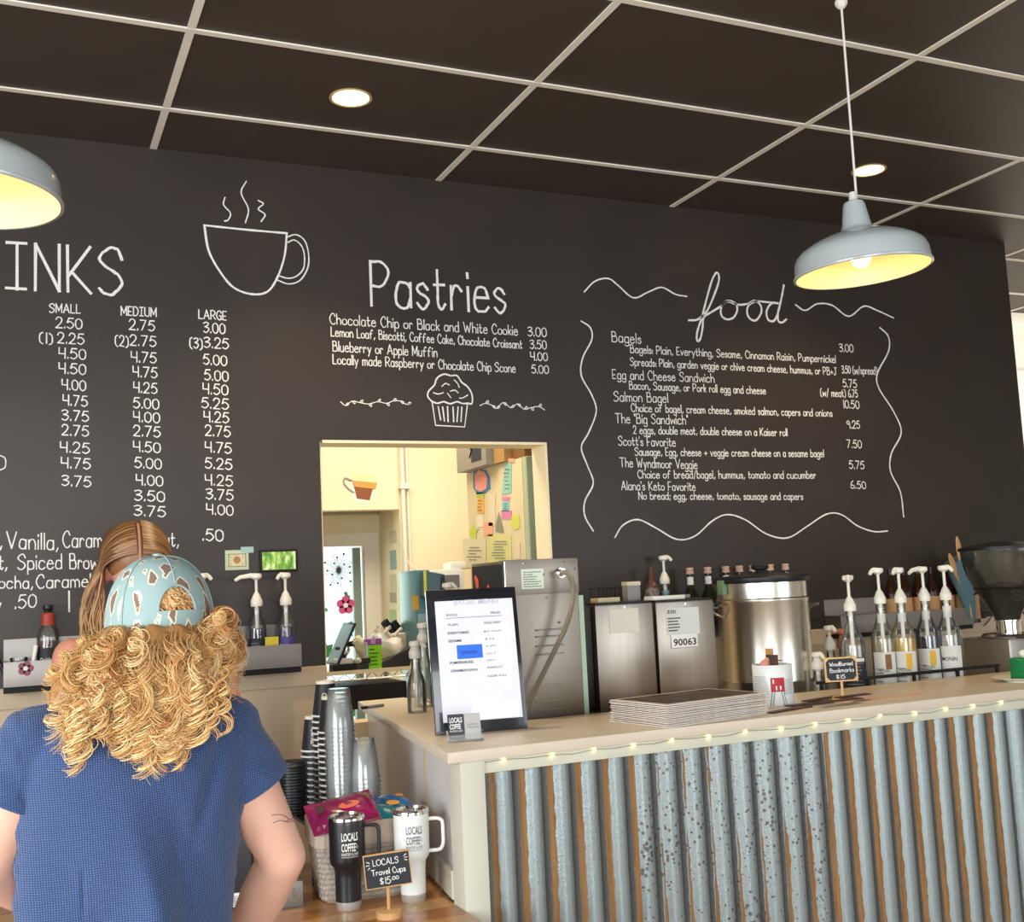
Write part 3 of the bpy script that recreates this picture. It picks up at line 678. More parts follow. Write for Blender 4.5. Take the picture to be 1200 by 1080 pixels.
chalk_sign(p, math.radians(-17), .122, .088, .120, [('LOCALS', -.036, .015, .066, .015), ('Travel Cups', -.042, -.009, .088, .014), ('$15', -.022, -.034, .026, .017), ('.00', .008, -.026, .018, .008)],
           'little chalkboard on a wooden stand pricing travel cups in front of the tumblers', math.radians(-4.5))

# ---------------- wicker basket, liner, snack bags
bx, by = .938, 3.22
p0 = onz(345, 1058, TZ)
m_wick = mat('grey wicker', 'a79a8d', .8, var=.25, vscale=90)
bas = thing('wicker_basket', 'grey woven basket with a beige cloth liner behind the tumblers', 'basket', (bx, by, TZ), math.radians(-6))
BW, BD, BH = .305, .22, .235
def rrect(w, d, r, n=40, wob=0, ph=0):
    P = []
    for i in range(n):
        a = 2*PI*i/n; c, s = math.cos(a), math.sin(a); e = .28
        x = w/2*math.copysign(abs(c)**e, c); y = d/2*math.copysign(abs(s)**e, s)
        k = 1+wob*(1 if (i+ph) % 2 else -1); P.append((x*k, y*k))
    return P
for r_ in range(13):
    z = .012+r_*.0145; f = .86+.14*z/.2
    G().tube([(x*f, y*f, z) for x, y in rrect(BW, BD, .03, 56, .011, r_)], .0085, 6, closed=True).build('woven_strand', m_wick, bas)
G().prism(rrect(BW*.84, BD*.84, .03), 0, .012).build('base', m_wick, bas)
lin_ = G()
for x in (0,):
    pr = rrect(BW*1.03, BD*1.06, .03, 56)
    vs = []
    for z, f in ((.150, 1.0), (.152, 1.025), (.175, 1.02), (.205, 1.02), (.214, 1.0), (.208, .97), (.15, .95)):
        vs += [(px_*f+.002*math.sin(i*1.7), py_*f+.002*math.cos(i*2.3), z) for i, (px_, py_) in enumerate(pr)]
    n = 56; fs = [(q*n+i, q*n+(i+1) % n, (q+1)*n+(i+1) % n, (q+1)*n+i) for q in range(6) for i in range(n)]
    lin_.add(vs, fs)
lin_.build('cloth_liner', mat('beige cloth', 'b7a592', .9, bump=.4, bscale=200), bas)
def snack_bag(loc, rot, w, h, col, col2, label, patches=()):
    m = mat('bag '+col, col, .25, coat=.5, col2=col2, vscale=9)
    t = thing('snack_bag', label, 'bag', loc, 0, 'snack bags in the basket', rot); n = 14; g = G(); vs = []
    for sgn in (1, -1):
        for i in range(n+1):
            for j in range(n+1):
                u = i/n*2-1; v = j/n*2-1; b = max(0, (1-u**4))*max(0, (1-abs(v)**2.2))
                vs.append((u*w/2*(1-.03*b), v*h/2, sgn*(.026*b**.6+.0006)+.0022*math.sin(9*u+5*v)*b+.002*math.sin(23*v)*(1-b)))
    N1 = (n+1)**2
    for q in range(2):
        for i in range(n):
            for j in range(n):
                a = q*N1+i*(n+1)+j; f = (a, a+n+1, a+n+2, a+1); g.f.append(f if q == 0 else f[::-1]); g.m.append(0)
    g.v = vs; g.build('pouch', m, t)
    for s in (1, -1): G().box(-w/2, w/2, s*h/2-.006 if s > 0 else -h/2-.008, s*h/2+.008 if s > 0 else -h/2+.006, -.0012, .0012).build('crimped_seal', m, t, smooth=False)
    for (x, y_, a, b, c) in patches:
        g = G().lathe([(0, 0), (1, 0)], 14, cap=False); g.v = [(x+v[0]*a, y_+v[1]*b, .0275) for v in g.v]; g.build('printed_patch', mat('patch '+c, c, .4), t, smooth=False)
    return t
zt = TZ+.215
snack_bag((at(401,955,3.17).x, 3.17, at(397,952,3.17).z), (math.radians(24), math.radians(-9), math.radians(-6)), .19, .13, 'a31f5f', '6d1440', 'magenta foil snack bag lying on the basket', ((.02, -.01, .03, .016, 'e0604c'), (-.06, .0, .012, .02, '3c1030')))
snack_bag((at(450,957,3.19).x, 3.19, at(450,957,3.19).z), (math.radians(22), math.radians(3), math.radians(-4)), .15, .11, '159a9c', '0f6f98', 'teal foil snack bag on the basket beside the magenta one', ((.03, .03, .02, .012, 'e9a23a'), (-.05, -.02, .014, .02, '7fb03c')))
snack_bag((at(455,943,3.28).x, 3.29, at(455,943,3.29).z), (math.radians(12), math.radians(3), math.radians(20)), .15, .10, '1b6fb4', '134d8c', 'blue foil snack bag at the rear of the basket', ((.04, 0, .014, .01, 'e8894a'),))
snack_bag((at(462,958,3.22).x+.02, 3.15, at(470,962,3.15).z), (math.radians(40), math.radians(6), math.radians(30)), .07, .06, 'c9cf3a', '8fae32', 'small yellow-green snack bag next to the white tumbler lid', ())
# things that prop the bags inside the basket
# ---------------- cup rack and stacks
rk = thing('cup_rack', 'low black wire rack standing behind the basket under the cup stacks', 'rack', (.98, 3.62, TZ))
rz0 = at(415, 948, 3.52).z-TZ
rkx0, rkx1 = at(345, 950, 3.55).x-.98, at(445, 950, 3.55).x-.98+.02
G().box(rkx0, rkx1, -.27, .16, rz0-.012, rz0-.0004).build('shelf', m_black, rk, smooth=False, bevel=.002)
for x in (rkx0+.01, rkx1-.01):
    for y in (-.26, .15): G().tube([(x, y, 0), (x, y, rz0-.012)], .006, 8).build('leg', m_black, rk)
RZ = TZ+rz0
m_cupb = mat('black paper cup', '1c1d20', .5); m_cupw = mat('cream cup base', 'e6dcc8', .6); m_rim = mat('white cup rim', 'e9e6df', .5)
def paper_cup_proto(label):
    t = thing('paper_cup', label, 'cup', (0, 0, 0), 0, 'black paper cups in upside-down stacks')
    # upside down: mouth at z=0, base on top
    G().lathe([(.0435, .0), (.0455, .0), (.0460, .0022), (.0452, .0045), (.0438, .005), (.0305, .108), (.0300, .108), (.0425, 0)], 28, cap=False).build('wall', m_cupb, t)
    G().lathe([(.0462, -.0004), (.0474, .0016), (.0470, .0046), (.0450, .0056), (.0440, .0048)], 28, cap=False).build('rolled_rim', m_rim, t)
    G().lathe([(.0312, .100), (.0309, .113), (.0285, .113), (.0280, .106), (0, .106)], 28, cap=False).build('foot', m_cupw, t)
    return t
def cup_words(t, ang, sc=1):
    for s, z, wd, hh in (('LOCALS', .055, .046, .022), ('COFFEE', .055, .040, .022)):
        o = ptext(s, hh, m_paper, t, (0, 0, 0), bold=.02, width=wd); me = o.data
        co = np.empty(len(me.vertices)*3); me.vertices.foreach_get('co', co); co = co.reshape(-1, 3)
        off = .002 if s == 'LOCALS' else -.022
        zz = .026+(wd-co[:, 0])*1.25; r = .0435-(zz/.108)*.013+.0012+.001; th = (co[:, 1]+off)/.04+ang
        me.vertices.foreach_set('co', np.stack([r*np.cos(th), r*np.sin(th), zz], 1).ravel()); me.update(); o.rotation_euler = (0, 0, 0)
proto = paper_cup_proto('black paper cup with white rim nested in a stack, most printed side hidden')
stacks = [('in the tallest stack behind the clear cups', 381, 797, 3.67), ('in the middle stack against the clear cups', 388, 815, 3.585), ('in the shortest stack nearest the customer elbow', 368, 838, 3.745)]
first = True
for nm, px_, py_, Y in stacks:
    top = at(px_, py_, Y); x = top.x; n = max(3, int(round((top.z-.113-RZ)/.0185))+1); stp = (top.z-.113-RZ)/(n-1)
    for i in range(n):
        lab = 'upturned black paper cup %s %s' % (ordw(i, n), nm.replace('in the', 'of the'))
        c = proto if first else dup(proto, parent=None)
        first = False
        c.location = (x, Y, RZ+i*stp); c.rotation_euler = (0, 0, random.uniform(0, 6)); c['label'] = lab; c['group'] = 'black paper cups '+nm
        if i == n-1: topc = c
    topc.rotation_euler = (0, 0, 0)
    tw_ = thing('x', 'x', 'x'); bpy.data.objects.remove(tw_)
    cup_words(topc, math.atan2(-Y, -x)+.25)
# clear plastic cups, nested and upside down
pc = thing('plastic_cup', 'clear plastic cup', 'cup', (0, 0, 0))
G().lathe([(.046, 0), (.0485, .001), (.049, .004), (.047, .006), (.0455, .006), (.0335, .118), (.031, .121), (.0, .121)], 28, cap=False).build('cup_wall', m_clearp, pc)
first = True
for nm, px_, py_, Y, sp in (('tall', 404, 808, 3.40, .0125), ('short', 424, 864, 3.46, .0125)):
    top = at(px_, py_, Y); z0 = RZ; n = int((top.z-.121-z0)/sp)+1; n = max(n, 3); stp = (top.z-.121-z0)/(n-1)
    for i in range(n):
        c = pc if first else dup(pc); first = False
        c.location = (top.x, Y+(.07 if nm == 'tall' else -.02), z0+i*stp)
        c['label'] = 'clear plastic cup %s of the %s upside-down stack' % (ordw(i, n), nm)
        c['group'] = 'clear plastic cups in the %s stack' % nm
# black lids stack
p = at(349, 920, 3.58); ld = None
nl = 9
for i in range(nl):
    z = RZ+i*(at(349, 886, 3.58).z-RZ-.01)/nl
    if ld is None:
        ld = thing('coffee_cup_cover', '', 'lid', (p.x-.015, 3.58, z)); G().lathe([(.046, 0), (.0475, .002), (.0465, .007), (.043, .009), (.041, .016), (.036, .017), (0, .0165)], 28, cap=False).build('lid_shell', m_black, ld); c = ld
    else: c = dup(ld, (p.x-.015, 3.58, z))
    c['label'] = 'black plastic lid %s of the lid stack beside the paper cups' % ordw(i, nl); c['group'] = 'black lids in a stack'

# ---------------- card reader / printer and metal box on the table
pr_ = onz(285, 1066, TZ); 
prn = thing('receipt_printer', 'black box-shaped machine with pale labels on the worktop behind the customer', 'printer', (.44, 3.22, TZ), math.radians(-12))
zt2 = at(285, 962, 3.0).z-TZ
G().box(-.20, .175, -.11, .12, .004, zt2-.045).build('body', m_black, prn, bevel=.006)
G().box(-.20, .172, -.105, .115, zt2-.044, zt2).build('lid', mat('brown black lid', '2e2723', .5), prn, bevel=.008)
G().box(.02, .15, -.109, -.104, zt2-.03, zt2-.022).build('paper_slot', m_rim, prn, smooth=False)
for x0, z0, w_, h_ in ((.02, .085, .10, .028), (.07, .045, .085, .035)):
    g = G().box(x0, x0+w_, -.1118, -.1102, z0, z0+h_); g.build('sticker', m_rim, prn, smooth=False)
    g = G()
    for k in range(5): g.box(x0+.005, x0+w_-.008, -.1124, -.1118, z0+.004+k*(h_-.008)/5, z0+.0055+k*(h_-.008)/5)
    g.build('sticker_print', m_inkg, prn, smooth=False)
G().tube(smooth([(.05, -.14, .012), (.09, -.15, .03), (.115, -.14, .055), (.10, -.12, .075), (.06, -.112, .07)], 5), .005, 8).build('cable', m_rim, prn)
mb = thing('cash_box', 'small grey metal box on the worktop left of the wicker basket', 'box', (at(345, 1045, 3.2).x-.035, 3.26, TZ), math.radians(-6))
zb = at(345, 1028, 3.2).z-TZ
G().box(-.07, .060, -.10, .10, 0, zb).build('box_body', mat('grey hammered metal', '8f8a84', .4, .6), mb, bevel=.004)
G().tube([(.035, -.104, zb*.75), (.035, -.108, zb*.6), (.035, -.104, zb*.4)], .0025, 6).build('latch', m_chrome, mb)

# ================================================================== ON THE COUNTER
# framed menu leaning on a stand
a = onz(506, 858, T); b = onz(614, 862, T)
fw = .33; yaw = math.radians(-9); mc = onz(568, 858, T)
fr = thing('framed_menu', 'black framed bagel menu sheet leaning on its stand near the counter end', 'sign', (mc.x, mc.y+.015, T), yaw)
hf = .435; lean = Matrix.Rotation(math.radians(-10), 4, 'X')
fb = G().box(-.142, .142, 0, .022, 0, hf).xform(lean).build('frame', mat('glossy black frame', '16181f', .22, coat=.5), fr, bevel=.004)
m_sheet = mat('menu sheet', 'e4e2ea', .6, var=.03, vscale=9)
G().box(-.118, .128, -.0012, -.0002, .035, hf-.036).xform(lean).build('paper_sheet', m_sheet, fr, smooth=False)
def onframe(g): return g.xform(lean)
g = G(); g.box(-.060, .020, -.0020, -.0014, .220, .262); onframe(g).build('blue_highlight', mat('blue note', '2f6fe0', .6), fr, smooth=False)
g = G(); g.extr([(-.03, -.0019, .15), (.10, -.0019, .125), (.115, -.0019, .33), (.02, -.0019, .31)], (0, .0004, 0)); onframe(g).build('pale_patch', mat('bluish white', 'f4f6fb', .5), fr, smooth=False)  # irregular near-white quad laid over the sheet, another below
g = G(); g.extr([(-.035, -.0019, .04), (.118, -.0019, .037), (.120, -.0019, .085), (-.02, -.0019, .10)], (0, .0004, 0)); onframe(g).build('pale_patch', mat('bluish white', 'f4f6fb', .5), fr, smooth=False)
for s, x, z, sz, wd, mm in (('BAGEL MENU', -.06, .385, .022, .14, mat('pale grey ink', 'c3c3cc', .8)), ('BAGELS', -.085, .352, .010, .035, m_inkg), ('PRICES', .055, .352, .010, .03, m_inkg), ('PLAIN', -.082, .322, .010, .03, m_inkg),
        ('EVERYTHING', -.085, .296, .011, .065, m_ink), ('SESAME', -.085, .272, .011, .042, m_ink), ('ONION', -.05, .234, .014, .05, mat('dark blue ink', '1d3f9a', .7)), ('PUMPERNICKEL', -.085, .206, .011, .075, m_ink), ('CINNAMON RAISIN', -.085, .182, .011, .085, m_ink),
        ('WHOLE WHEAT', .03, .322, .010, .055, m_inkg), ('MULTIGRAIN', .028, .296, .010, .055, m_inkg), ('RYE', .03, .272, .010, .03, m_inkg), ('POPPY', .03, .250, .010, .035, m_inkg), ('SALT', .03, .228, .010, .03, m_inkg), ('GARLIC', .028, .208, .010, .032, m_inkg), ('ASIAGO', .028, .186, .010, .05, m_ink), ('KAISER ROLL', .028, .160, .010, .06, m_ink)):
    o = ptext(s, sz, mm, fr, (0, 0, 0), bold=.01, width=wd); me = o.data; o.rotation_euler = (0, 0, 0)
    co = np.empty(len(me.vertices)*3); me.vertices.foreach_get('co', co); co = co.reshape(-1, 3)
    me.vertices.foreach_set('co', np.array([tuple(lean @ Vector((c[0]+x, -.0026, c[1]+z))) for c in co]).ravel()); me.update()
g = G(); g.box(-.088, .09, -.0024, -.0020, .345, .3465); onframe(g).build('rule_line', m_inkg, fr, smooth=False)
G().tube([tuple(lean @ Vector((0, .02, .3))), (0, .16, .004)], .005, 8).build('prop', m_black, fr)
# business card holder
p = onz(545, 868, T)
ch = thing('card_holder', 'clear holder of business cards in front of the framed menu', 'card holder', (p.x, p.y, T), math.radians(-12))
G().box(-.050, .050, -.018, .022, 0, .004).box(-.050, .050, -.018, -.0165, .004, .020).box(-.050, -.0485, -.018, .022, .004, .03).box(.0485, .050, -.018, .022, .004, .03).build('tray', m_glass, ch, smooth=False)
for i, (x0, x1, mm) in enumerate(((-.046, -.002, m_black), (.0, .046, mat('grey card', 'b5b1ad', .7)))):
    for k in range(3):
        c = G().box(x0, x1, -.010+k*.006, -.0085+k*.006, .005, .074+k*.001); o = c.build('business_card', mm, None, smooth=False, loc=(0, 0, 0)); o.matrix_world = ch.matrix_basis.copy() if False else Matrix.Translation(ch.location) @ Matrix.Rotation(ch.rotation_euler.z, 4, 'Z') @ Matrix.Rotation(math.radians(-10), 4, 'X')
        tag(o, ['black', 'grey'][i]+' business card '+['in front', 'in the middle', 'at the back'][k]+' of the '+['printed', 'plain'][i]+' side of the clear card holder', 'card', ('black' if i == 0 else 'grey')+' business cards')
        if k == 0:
            if i == 0:
                ptext('LOCALS', .020, m_paper, o, (-.043, -.0108, .052), bold=.02, width=.036); ptext('COFFEE', .020, m_paper, o, (-.043, -.0108, .034), bold=.02, width=.032); ptext('ROASTERY & CAFE', .007, m_paper, o, (-.043, -.0108, .026), width=.036)
            else:
                ptext('LOCALS ROASTERY', .007, m_inkg, o, (.008, -.0108, .042), width=.03); ptext('COFFEE ROASTERS', .007, m_inkg, o, (.006, -.0108, .034), width=.034)
# marker pen on the counter end
p = onz(441, 829, T)
pn = thing('marker_pen', 'grey marker pen lying on the counter end near the pass-through', 'pen', (p.x-.01, p.y, T+.006), math.radians(20))
G().tube([(-.03, 0, 0), (-.03, 0, .0001), (.045, 0, 0)], .0058, 10).build('barrel', mat('pen grey', '6d6f74', .4), pn)
G().tube([(-.055, 0, 0), (-.031, 0, 0)], .0062, 10).build('cap', m_black, pn)

# stack of newsletters
mp_ = at(810, 832, 3.1); p = onz(811, 842, T)
A = onz(783, 853, T); B = onz(903, 836, T); Cc = onz(720, 838, T)
wN = (B-A).length; ux = (B-A).normalized(); uy = Vector((-ux.y, ux.x, 0)); dN = abs((Cc-A).dot(uy)); ox = (Cc-A).dot(ux)
m_news = mat('newsprint', 'ddd3c8', .85, var=.08, vscale=60)
m_cover = mat('newsletter cover', '6b5448', .6, col2='2f2825', vscale=16)
nn = 13; ztop = at(790, 822, A.y).z; th = (ztop-T)/nn if ztop > T+.03 else .0042
th = max(.0036, min(.0052, th))
np0 = None
ang0 = math.atan2(ux.y, ux.x)
for i in range(nn):
    c3 = A+uy*.16*0+Vector((0, 0, 0))
    if np0 is None:
        np0 = thing('newsletter', '', 'newspaper', (0, 0, 0)); g = G(); W2, D2 = wN*.98, .27
        g.box(0, W2, 0, D2, .0004, th*.62); g.build('pages', m_news, np0, bevel=.0008)
        G().tube([(0, .0015, th*.36), (W2, .0015, th*.36)], th*.36, 6).build('folded_edge', m_news, np0)
        c = np0
    else: c = dup(np0)
    c.location = (A.x+random.uniform(-.003, .003), A.y+random.uniform(-.003, .003), T+i*th); c.rotation_euler = (0, 0, ang0+random.uniform(-.012, .012))
    c['label'] = 'folded newsletter %s of the flat pile on the counter' % ordw(i, nn) if i < nn-1 else 'newsletter with a dark cover topmost of the pile on the counter'
    c['group'] = 'folded newsletters piled on the counter'
G().box(.02, wN*.94, .02, .25, th*.62+.0002, th*.62+.0008).build('cover_photo', m_cover, c, smooth=False)

# printed white cup with odds and ends
p = onz(913, 827, T); cupY = p.y+.04
t = thing('printed_mug', 'white cylinder cup printed with grey lines and a red square before the urn', 'cup', (p.x+.012, cupY, T))
zc = at(913, 777, cupY).z-T; rc = (at(934, 800, cupY).x-at(893, 800, cupY).x)/2*.92
G().lathe([(0, 0), (rc*.97, 0), (rc, .003), (rc, zc-.002), (rc*.98, zc), (rc*.93, zc-.002), (rc*.92, .008), (0, .008)], 40).build('cup_body', m_tw, t)
a0 = math.atan2(-cupY, -(p.x))
def wrapbox(g, a_, b_, z0, z1, r): 
    n = 8; vs = []
    for i in range(n+1):
        th_ = a0+a_+(b_-a_)*i/n
        for z in (z0, z1): vs.append((r*math.cos(th_), r*math.sin(th_), z))
    g.add(vs, [(2*i, 2*i+2, 2*i+3, 2*i+1) for i in range(n)])
g = G()
for k in range(11): wrapbox(g, -1.2, -.25, zc*(.30+.042*k), zc*(.312+.042*k), rc+.0006)
for k in range(9): wrapbox(g, .5, 1.1, zc*(.30+.042*k), zc*(.312+.042*k), rc+.0006)
wrapbox(g, -.9, -.35, zc*.12, zc*.14, rc+.0006); wrapbox(g, -1.25, -1.05, zc*.2, zc*.28, rc+.0006)
o = g.build('grey_linework', m_inkg, t, smooth=False); o['kind'] = 'stuff'
g = G(); wrapbox(g, -.12, .58, zc*.36, zc*.70, rc+.0008); g.build('red_square', mat('print red', 'b3202c', .5), t, smooth=False)
g = G(); wrapbox(g, -.02, .05, zc*.56, zc*.66, rc+.0011); wrapbox(g, .32, .40, zc*.4, zc*.5, rc+.0011); wrapbox(g, .12, .18, zc*.40, zc*.5, rc+.0011); g.build('white_marks', m_paper, t, smooth=False)
g = G()
for q in (-.06, .06, .40, .52):
    dd = (-.12 if q < .2 else .12); vs = []
    for u in (0, 1):
        th_ = a0+q+dd*u
        for e in (-.02, .02): vs.append(((rc+.0008)*math.cos(th_+e), (rc+.0008)*math.sin(th_+e), zc*(.36-.34*u)))
    g.add(vs, [(0, 1, 3, 2)])
g.build('grey_legs', m_inkg, t, smooth=False)
def small_in_cup(nm, lab, cat, g, m, loc, rot): o = g.build(nm, m, None, smooth=False, bevel=.001, loc=loc, rot=rot); tag(o, lab, cat); return o
q = Vector((t.location.x, t.location.y, T))
small_in_cup('leather_tag', 'dark brown leather tag poking out of the printed cup', 'tag', G().box(-.019, .022, -.003, .003, -.05, .030).lathe([(.004, 0), (.008, 0), (.008, .003), (.004, .003)], 10, (.028, 0, .01)), m_woodd, q+Vector((0, 0, zc)), (0, .05, -.3))
small_in_cup('wood_tag', 'light tan wooden tag standing behind the brown one in the printed cup', 'tag', G().box(-.013, .014, -.002, .002, -.08, .050), mat('tan wood', 'c08447', .6), q+Vector((.010, .022, zc)), (-.05, .03, -.2))
small_in_cup('white_stick', 'thin white stick leaning out of the printed cup', 'stick', G().tube([(0, 0, -.07), (0, 0, .035)], .003, 6), m_rim, q+Vector((.034, .0, zc-.0)), (0, .55, 0))
o = G().ell((0, 0, 0), (.018, .014, .016), 12, 8).ell((.01, 0, .014), (.008, .008, .009), 10, 6).build('pink_charm', mat('salmon pink', 'd9907c', .6), loc=q+Vector((-.028, 0, zc+.0))); tag(o, 'salmon pink charm resting at the rim of the printed cup', 'charm')

# bookmarks sign and wooden bookmarks
p = onz(988, 822, T)
chalk_sign((p.x, p.y, T), math.radians(-25), .108, .080, .106, [('WoodBurned', -.037, .012, .076, .012), ('Bookmarks', -.037, -.009, .078, .013), ('$15', -.018, -.030, .028, .013)],
           'little chalkboard on a wooden stand pricing wood burned bookmarks', math.radians(-1), mat('pale pine', 'd8ad74', .6), .012)
bm0 = None
for i, (px_, py_, rz, l_) in enumerate(((925, 832, 15, .20), (950, 826, 8, .20), (965, 822, 14, .19), (985, 826, 3, .17), (1000, 822, 9, .15))):
    p = onz(px_, py_, T); 
    g = G().box(-l_/2, l_/2, -.016, .016, .0, .004+.0*i)
    o = g.build('wooden_bookmark', m_woodd, None, smooth=False, bevel=.001, loc=(p.x, p.y, T+.0005+.0042*i), rot=(0, 0, math.radians(rz)))
    tag(o, ('dark wooden bookmark lying alone at the front of the pile by the cup', 'dark wooden bookmark second from the printed cup', 'dark wooden bookmark in the middle of the flat pile', 'dark wooden bookmark lying under the chalkboard sign', 'dark wooden bookmark lying furthest from the printed cup')[i], 'bookmark', 'wood burned bookmarks')
p = onz(1045, 817, T); o = G().box(-.16, .15, -.035, .045, 0, .0012).build('paper_sheet', mat('blush paper', 'dcb9a2', .8), None, smooth=False, loc=(p.x, p.y, T+.0002), rot=(0, 0, math.radians(3))); tag(o, 'blush paper sheet lying flat on the counter in front of the syrup bottles', 'paper')

# saucer with green ribbed stack
p = onz(1188, 799, T); Yp = p.y
t = thing('saucer', 'cream saucer on the counter beside the coffee grinder', 'plate', (p.x+.035, Yp, T))
G().lathe([(0, 0), (.05, 0), (.052, .004), (.095, .014), (.099, .017), (.096, .018), (.05, .009), (0, .008)], 40).build('dish', m_pump, t)
t2 = thing('green_coil', 'green ribbed ball of twine on the cream saucer', 'twine', (p.x+.050, Yp, T+.009))
zg = at(1195, 771, Yp).z-T-.009
n = 9
for k in range(n): G().lathe([(.0, 0), (.040, 0), (.044, zg/n*.5), (.040, zg/n), (0, zg/n)], 30, (0, 0, k*zg/n)).build('coil_turn', mat('green cord', '1e8a4c', .7, bump=.5, bscale=300), t2)
G().ell((.01, 0, zg+.015), (.016, .016, .015), 14, 9).build('knob', m_pump, t2)

# ================================================================== EQUIPMENT BEHIND THE COUNTER
BZ = 1.0                                                     # back-bar worktop
wt = thing('back_bar', 'low service worktop running behind the counter under the bottles and machines', 'worktop', (1.64, 3.36, 0))
G().box(.0, 3.45, .02, 1.13, BZ-.03, BZ).build('worktop', mat('worktop steel', 'a8a39b', .4, 1.0), wt, smooth=False)
G().box(.02, 3.44, .04, 1.10, 0, BZ-.031).build('cabinet', m_beige, wt, smooth=False)

def label_print(parent, m, x0, x1, z0, z1, y, rows, frac=.7):
    g = G(); h = (z1-z0)/rows
    for k in range(rows):
        x = x0; e = x0+(x1-x0)*random.uniform(frac*.7, 1)
        while x < e:
            w = random.uniform(.1, .25)*(x1-x0); w = min(w, e-x); g.box(x, x+w*.85, y-.0004, y, z1-h*(k+.75), z1-h*(k+.35)); x += w
    o = g.build('fine_print', m, parent, smooth=False); o['kind'] = 'stuff'; return o
# tall steel brewer seen from behind
A = at(592, 657, 3.42); B = at(676, 655, 3.42); w = B.x-A.x; zt_ = A.z-BZ
br = thing('steel_brewer', 'tall grey steel machine with louvres and a braided hose behind the framed menu', 'machine', (A.x, 3.42, BZ))
br.location.z = 0; zt_ = A.z
G().box(0, w, .0, .30, T+.003 if False else BZ+.001, zt_).build('body', m_steelp, br, bevel=.004)
G().box(-.0015, w+.0015, -.0025, .05, zt_-.115, zt_+.002).build('top_panel', m_steelp, br, bevel=.002)
G().box(-.003, -.0005, .02, .29, BZ+.01, zt_-.01).build('side_panel', mat('navy black panel', '15151c', .3), br, smooth=False)
G().box(-.004, -.001, .002, .02, zt_-.16, zt_-.002).build('side_edge', m_chrome, br, smooth=False)
for (yy, zz, s_) in ((.24, zt_-.07, 1), (.13, zt_-.105, .9)):
    dc = G(); dc.ell((-.005, yy, zz), (.002, .012*s_, .022*s_), 10, 8).ell((-.005, yy+.012, zz+.018), (.002, .008, .012), 8, 6)
    dc.build('red_decal', mat('decal red', 'e0553a', .5), br)
def px2(x, y): p = at(x, y, 3.42); return p.x-A.x, p.z
x0, z1 = px2(610, 667); x1, z0 = px2(637, 689)
G().box(x0, x1, -.0042, -.0028, z0, z1).build('rating_label', mat('mint label', 'd5dfc9', .6), br, smooth=False)
label_print(br, m_inkg, x0+.006, x1-.006, z0+.004, z1-.006, -.0044, 7)
for yy in (738, 744, 750, 757, 763, 766):
    pass
for y0 in (738, 746, 757, 767, 803, 812, 822, 832):
    xa_, za = px2(627, y0+1); xb_, zb_ = px2(661, y0-1)
    g = G(); g.extr([(xa_, 0, za), (xa_+.004, -.007, za-.001), (xb_-.004, -.007, za-.001), (xb_, 0, za), ], (0, 0, .0045)); g.build('louvre', m_steelp, br, bevel=.001)
for (sx_, sy_) in ((613, 660), (673, 667), (660, 659), (623, 731), (655, 729), (636, 673), (641, 700)):
    X, Z = px2(sx_, sy_); G().lathe([(0, 0), (.004, 0), (.004, .002), (0, .003)], 10).xform(Matrix.Rotation(PI/2, 4, 'X')).build('screw', m_chrome, br, loc=(X, -.0025, Z))
X, Z = px2(656, 671)
G().tube([(X, -.002, Z), (X, -.03, Z)], .013, 12).tube([(X, -.004, Z), (X, -.012, Z)], .018, 6).tube([(X, -.03, Z), (X+.004, -.04, Z)], .010, 12).build('hose_fitting', m_chrome, br)
HP = []
for (hx, hy, hd) in ((657, 671, .035), (664, 671, .055), (670, 680, .065), (672, 695, .070), (669, 715, .070), (662, 737, .065), (650, 762, .060), (638, 786, .055), (627, 808, .045), (619, 828, .035), (616, 842, .03)):
    p = at(hx, hy, 3.42-hd); HP.append((p.x-A.x, -hd, max(p.z, T+.006)))
G().tube([Vector(q) for q in smooth(HP, 6)], .0085, 10).build('braided_hose', mat('braided hose', 'b3aa98', .35, .7, bump=.8, bscale=500), br)
P = px2(682, 700)
G().box(w+.012, w+.032, .03, .036, BZ+.001, at(684, 697, 3.45).z).build('green_reflection_strip', mat('pale green reflection', 'b9d3b4', .35), br, smooth=False)  # panel edge with its pale green reflection put into the colour
G().box(w-.001, w+.040, .037, .29, BZ+.001, at(684, 697, 3.45).z-.01).build('side_housing', m_steeld, br, smooth=False)

# two steel boxes (dispensers) with a dark side
def steel_box(x0, x1, ytop, label, extra):
    A = at(x0, ytop, 3.5); B = at(x1, ytop, 3.5); w = B.x-A.x
    t = thing('steel_dispenser', label, 'dispenser', (A.x, 3.5, BZ)); h = A.z-BZ
    G().box(0, w, 0, .36, .07, h).build('housing', m_steel, t, bevel=.006)
    G().box(.003, w-.003, .004, .355, h, h+.006).build('lid', m_black, t, bevel=.002)
    G().box(.01, w-.01, .03, .34, 0, .07).build('plinth', m_steeld, t, smooth=False)
    G().lathe([(0, 0), (.003, 0), (.003, .002), (0, .002)], 10).xform(Matrix.Rotation(PI/2, 4, 'X')).build('screw', m_chrome, t, loc=(w/2, -.0005, h-.012))
    extra(t, w, h, A); return t
def ex1(t, w, h, A):
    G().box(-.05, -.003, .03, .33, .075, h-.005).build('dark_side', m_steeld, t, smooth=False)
    p = at(713, 714, 3.5); q = at(749, 740, 3.5); G().box(p.x-A.x, q.x-A.x, -.0018, -.0004, q.z-BZ, p.z-BZ).build('blank_label', mat('cream label', 'd9d5c3', .6), t, smooth=False)
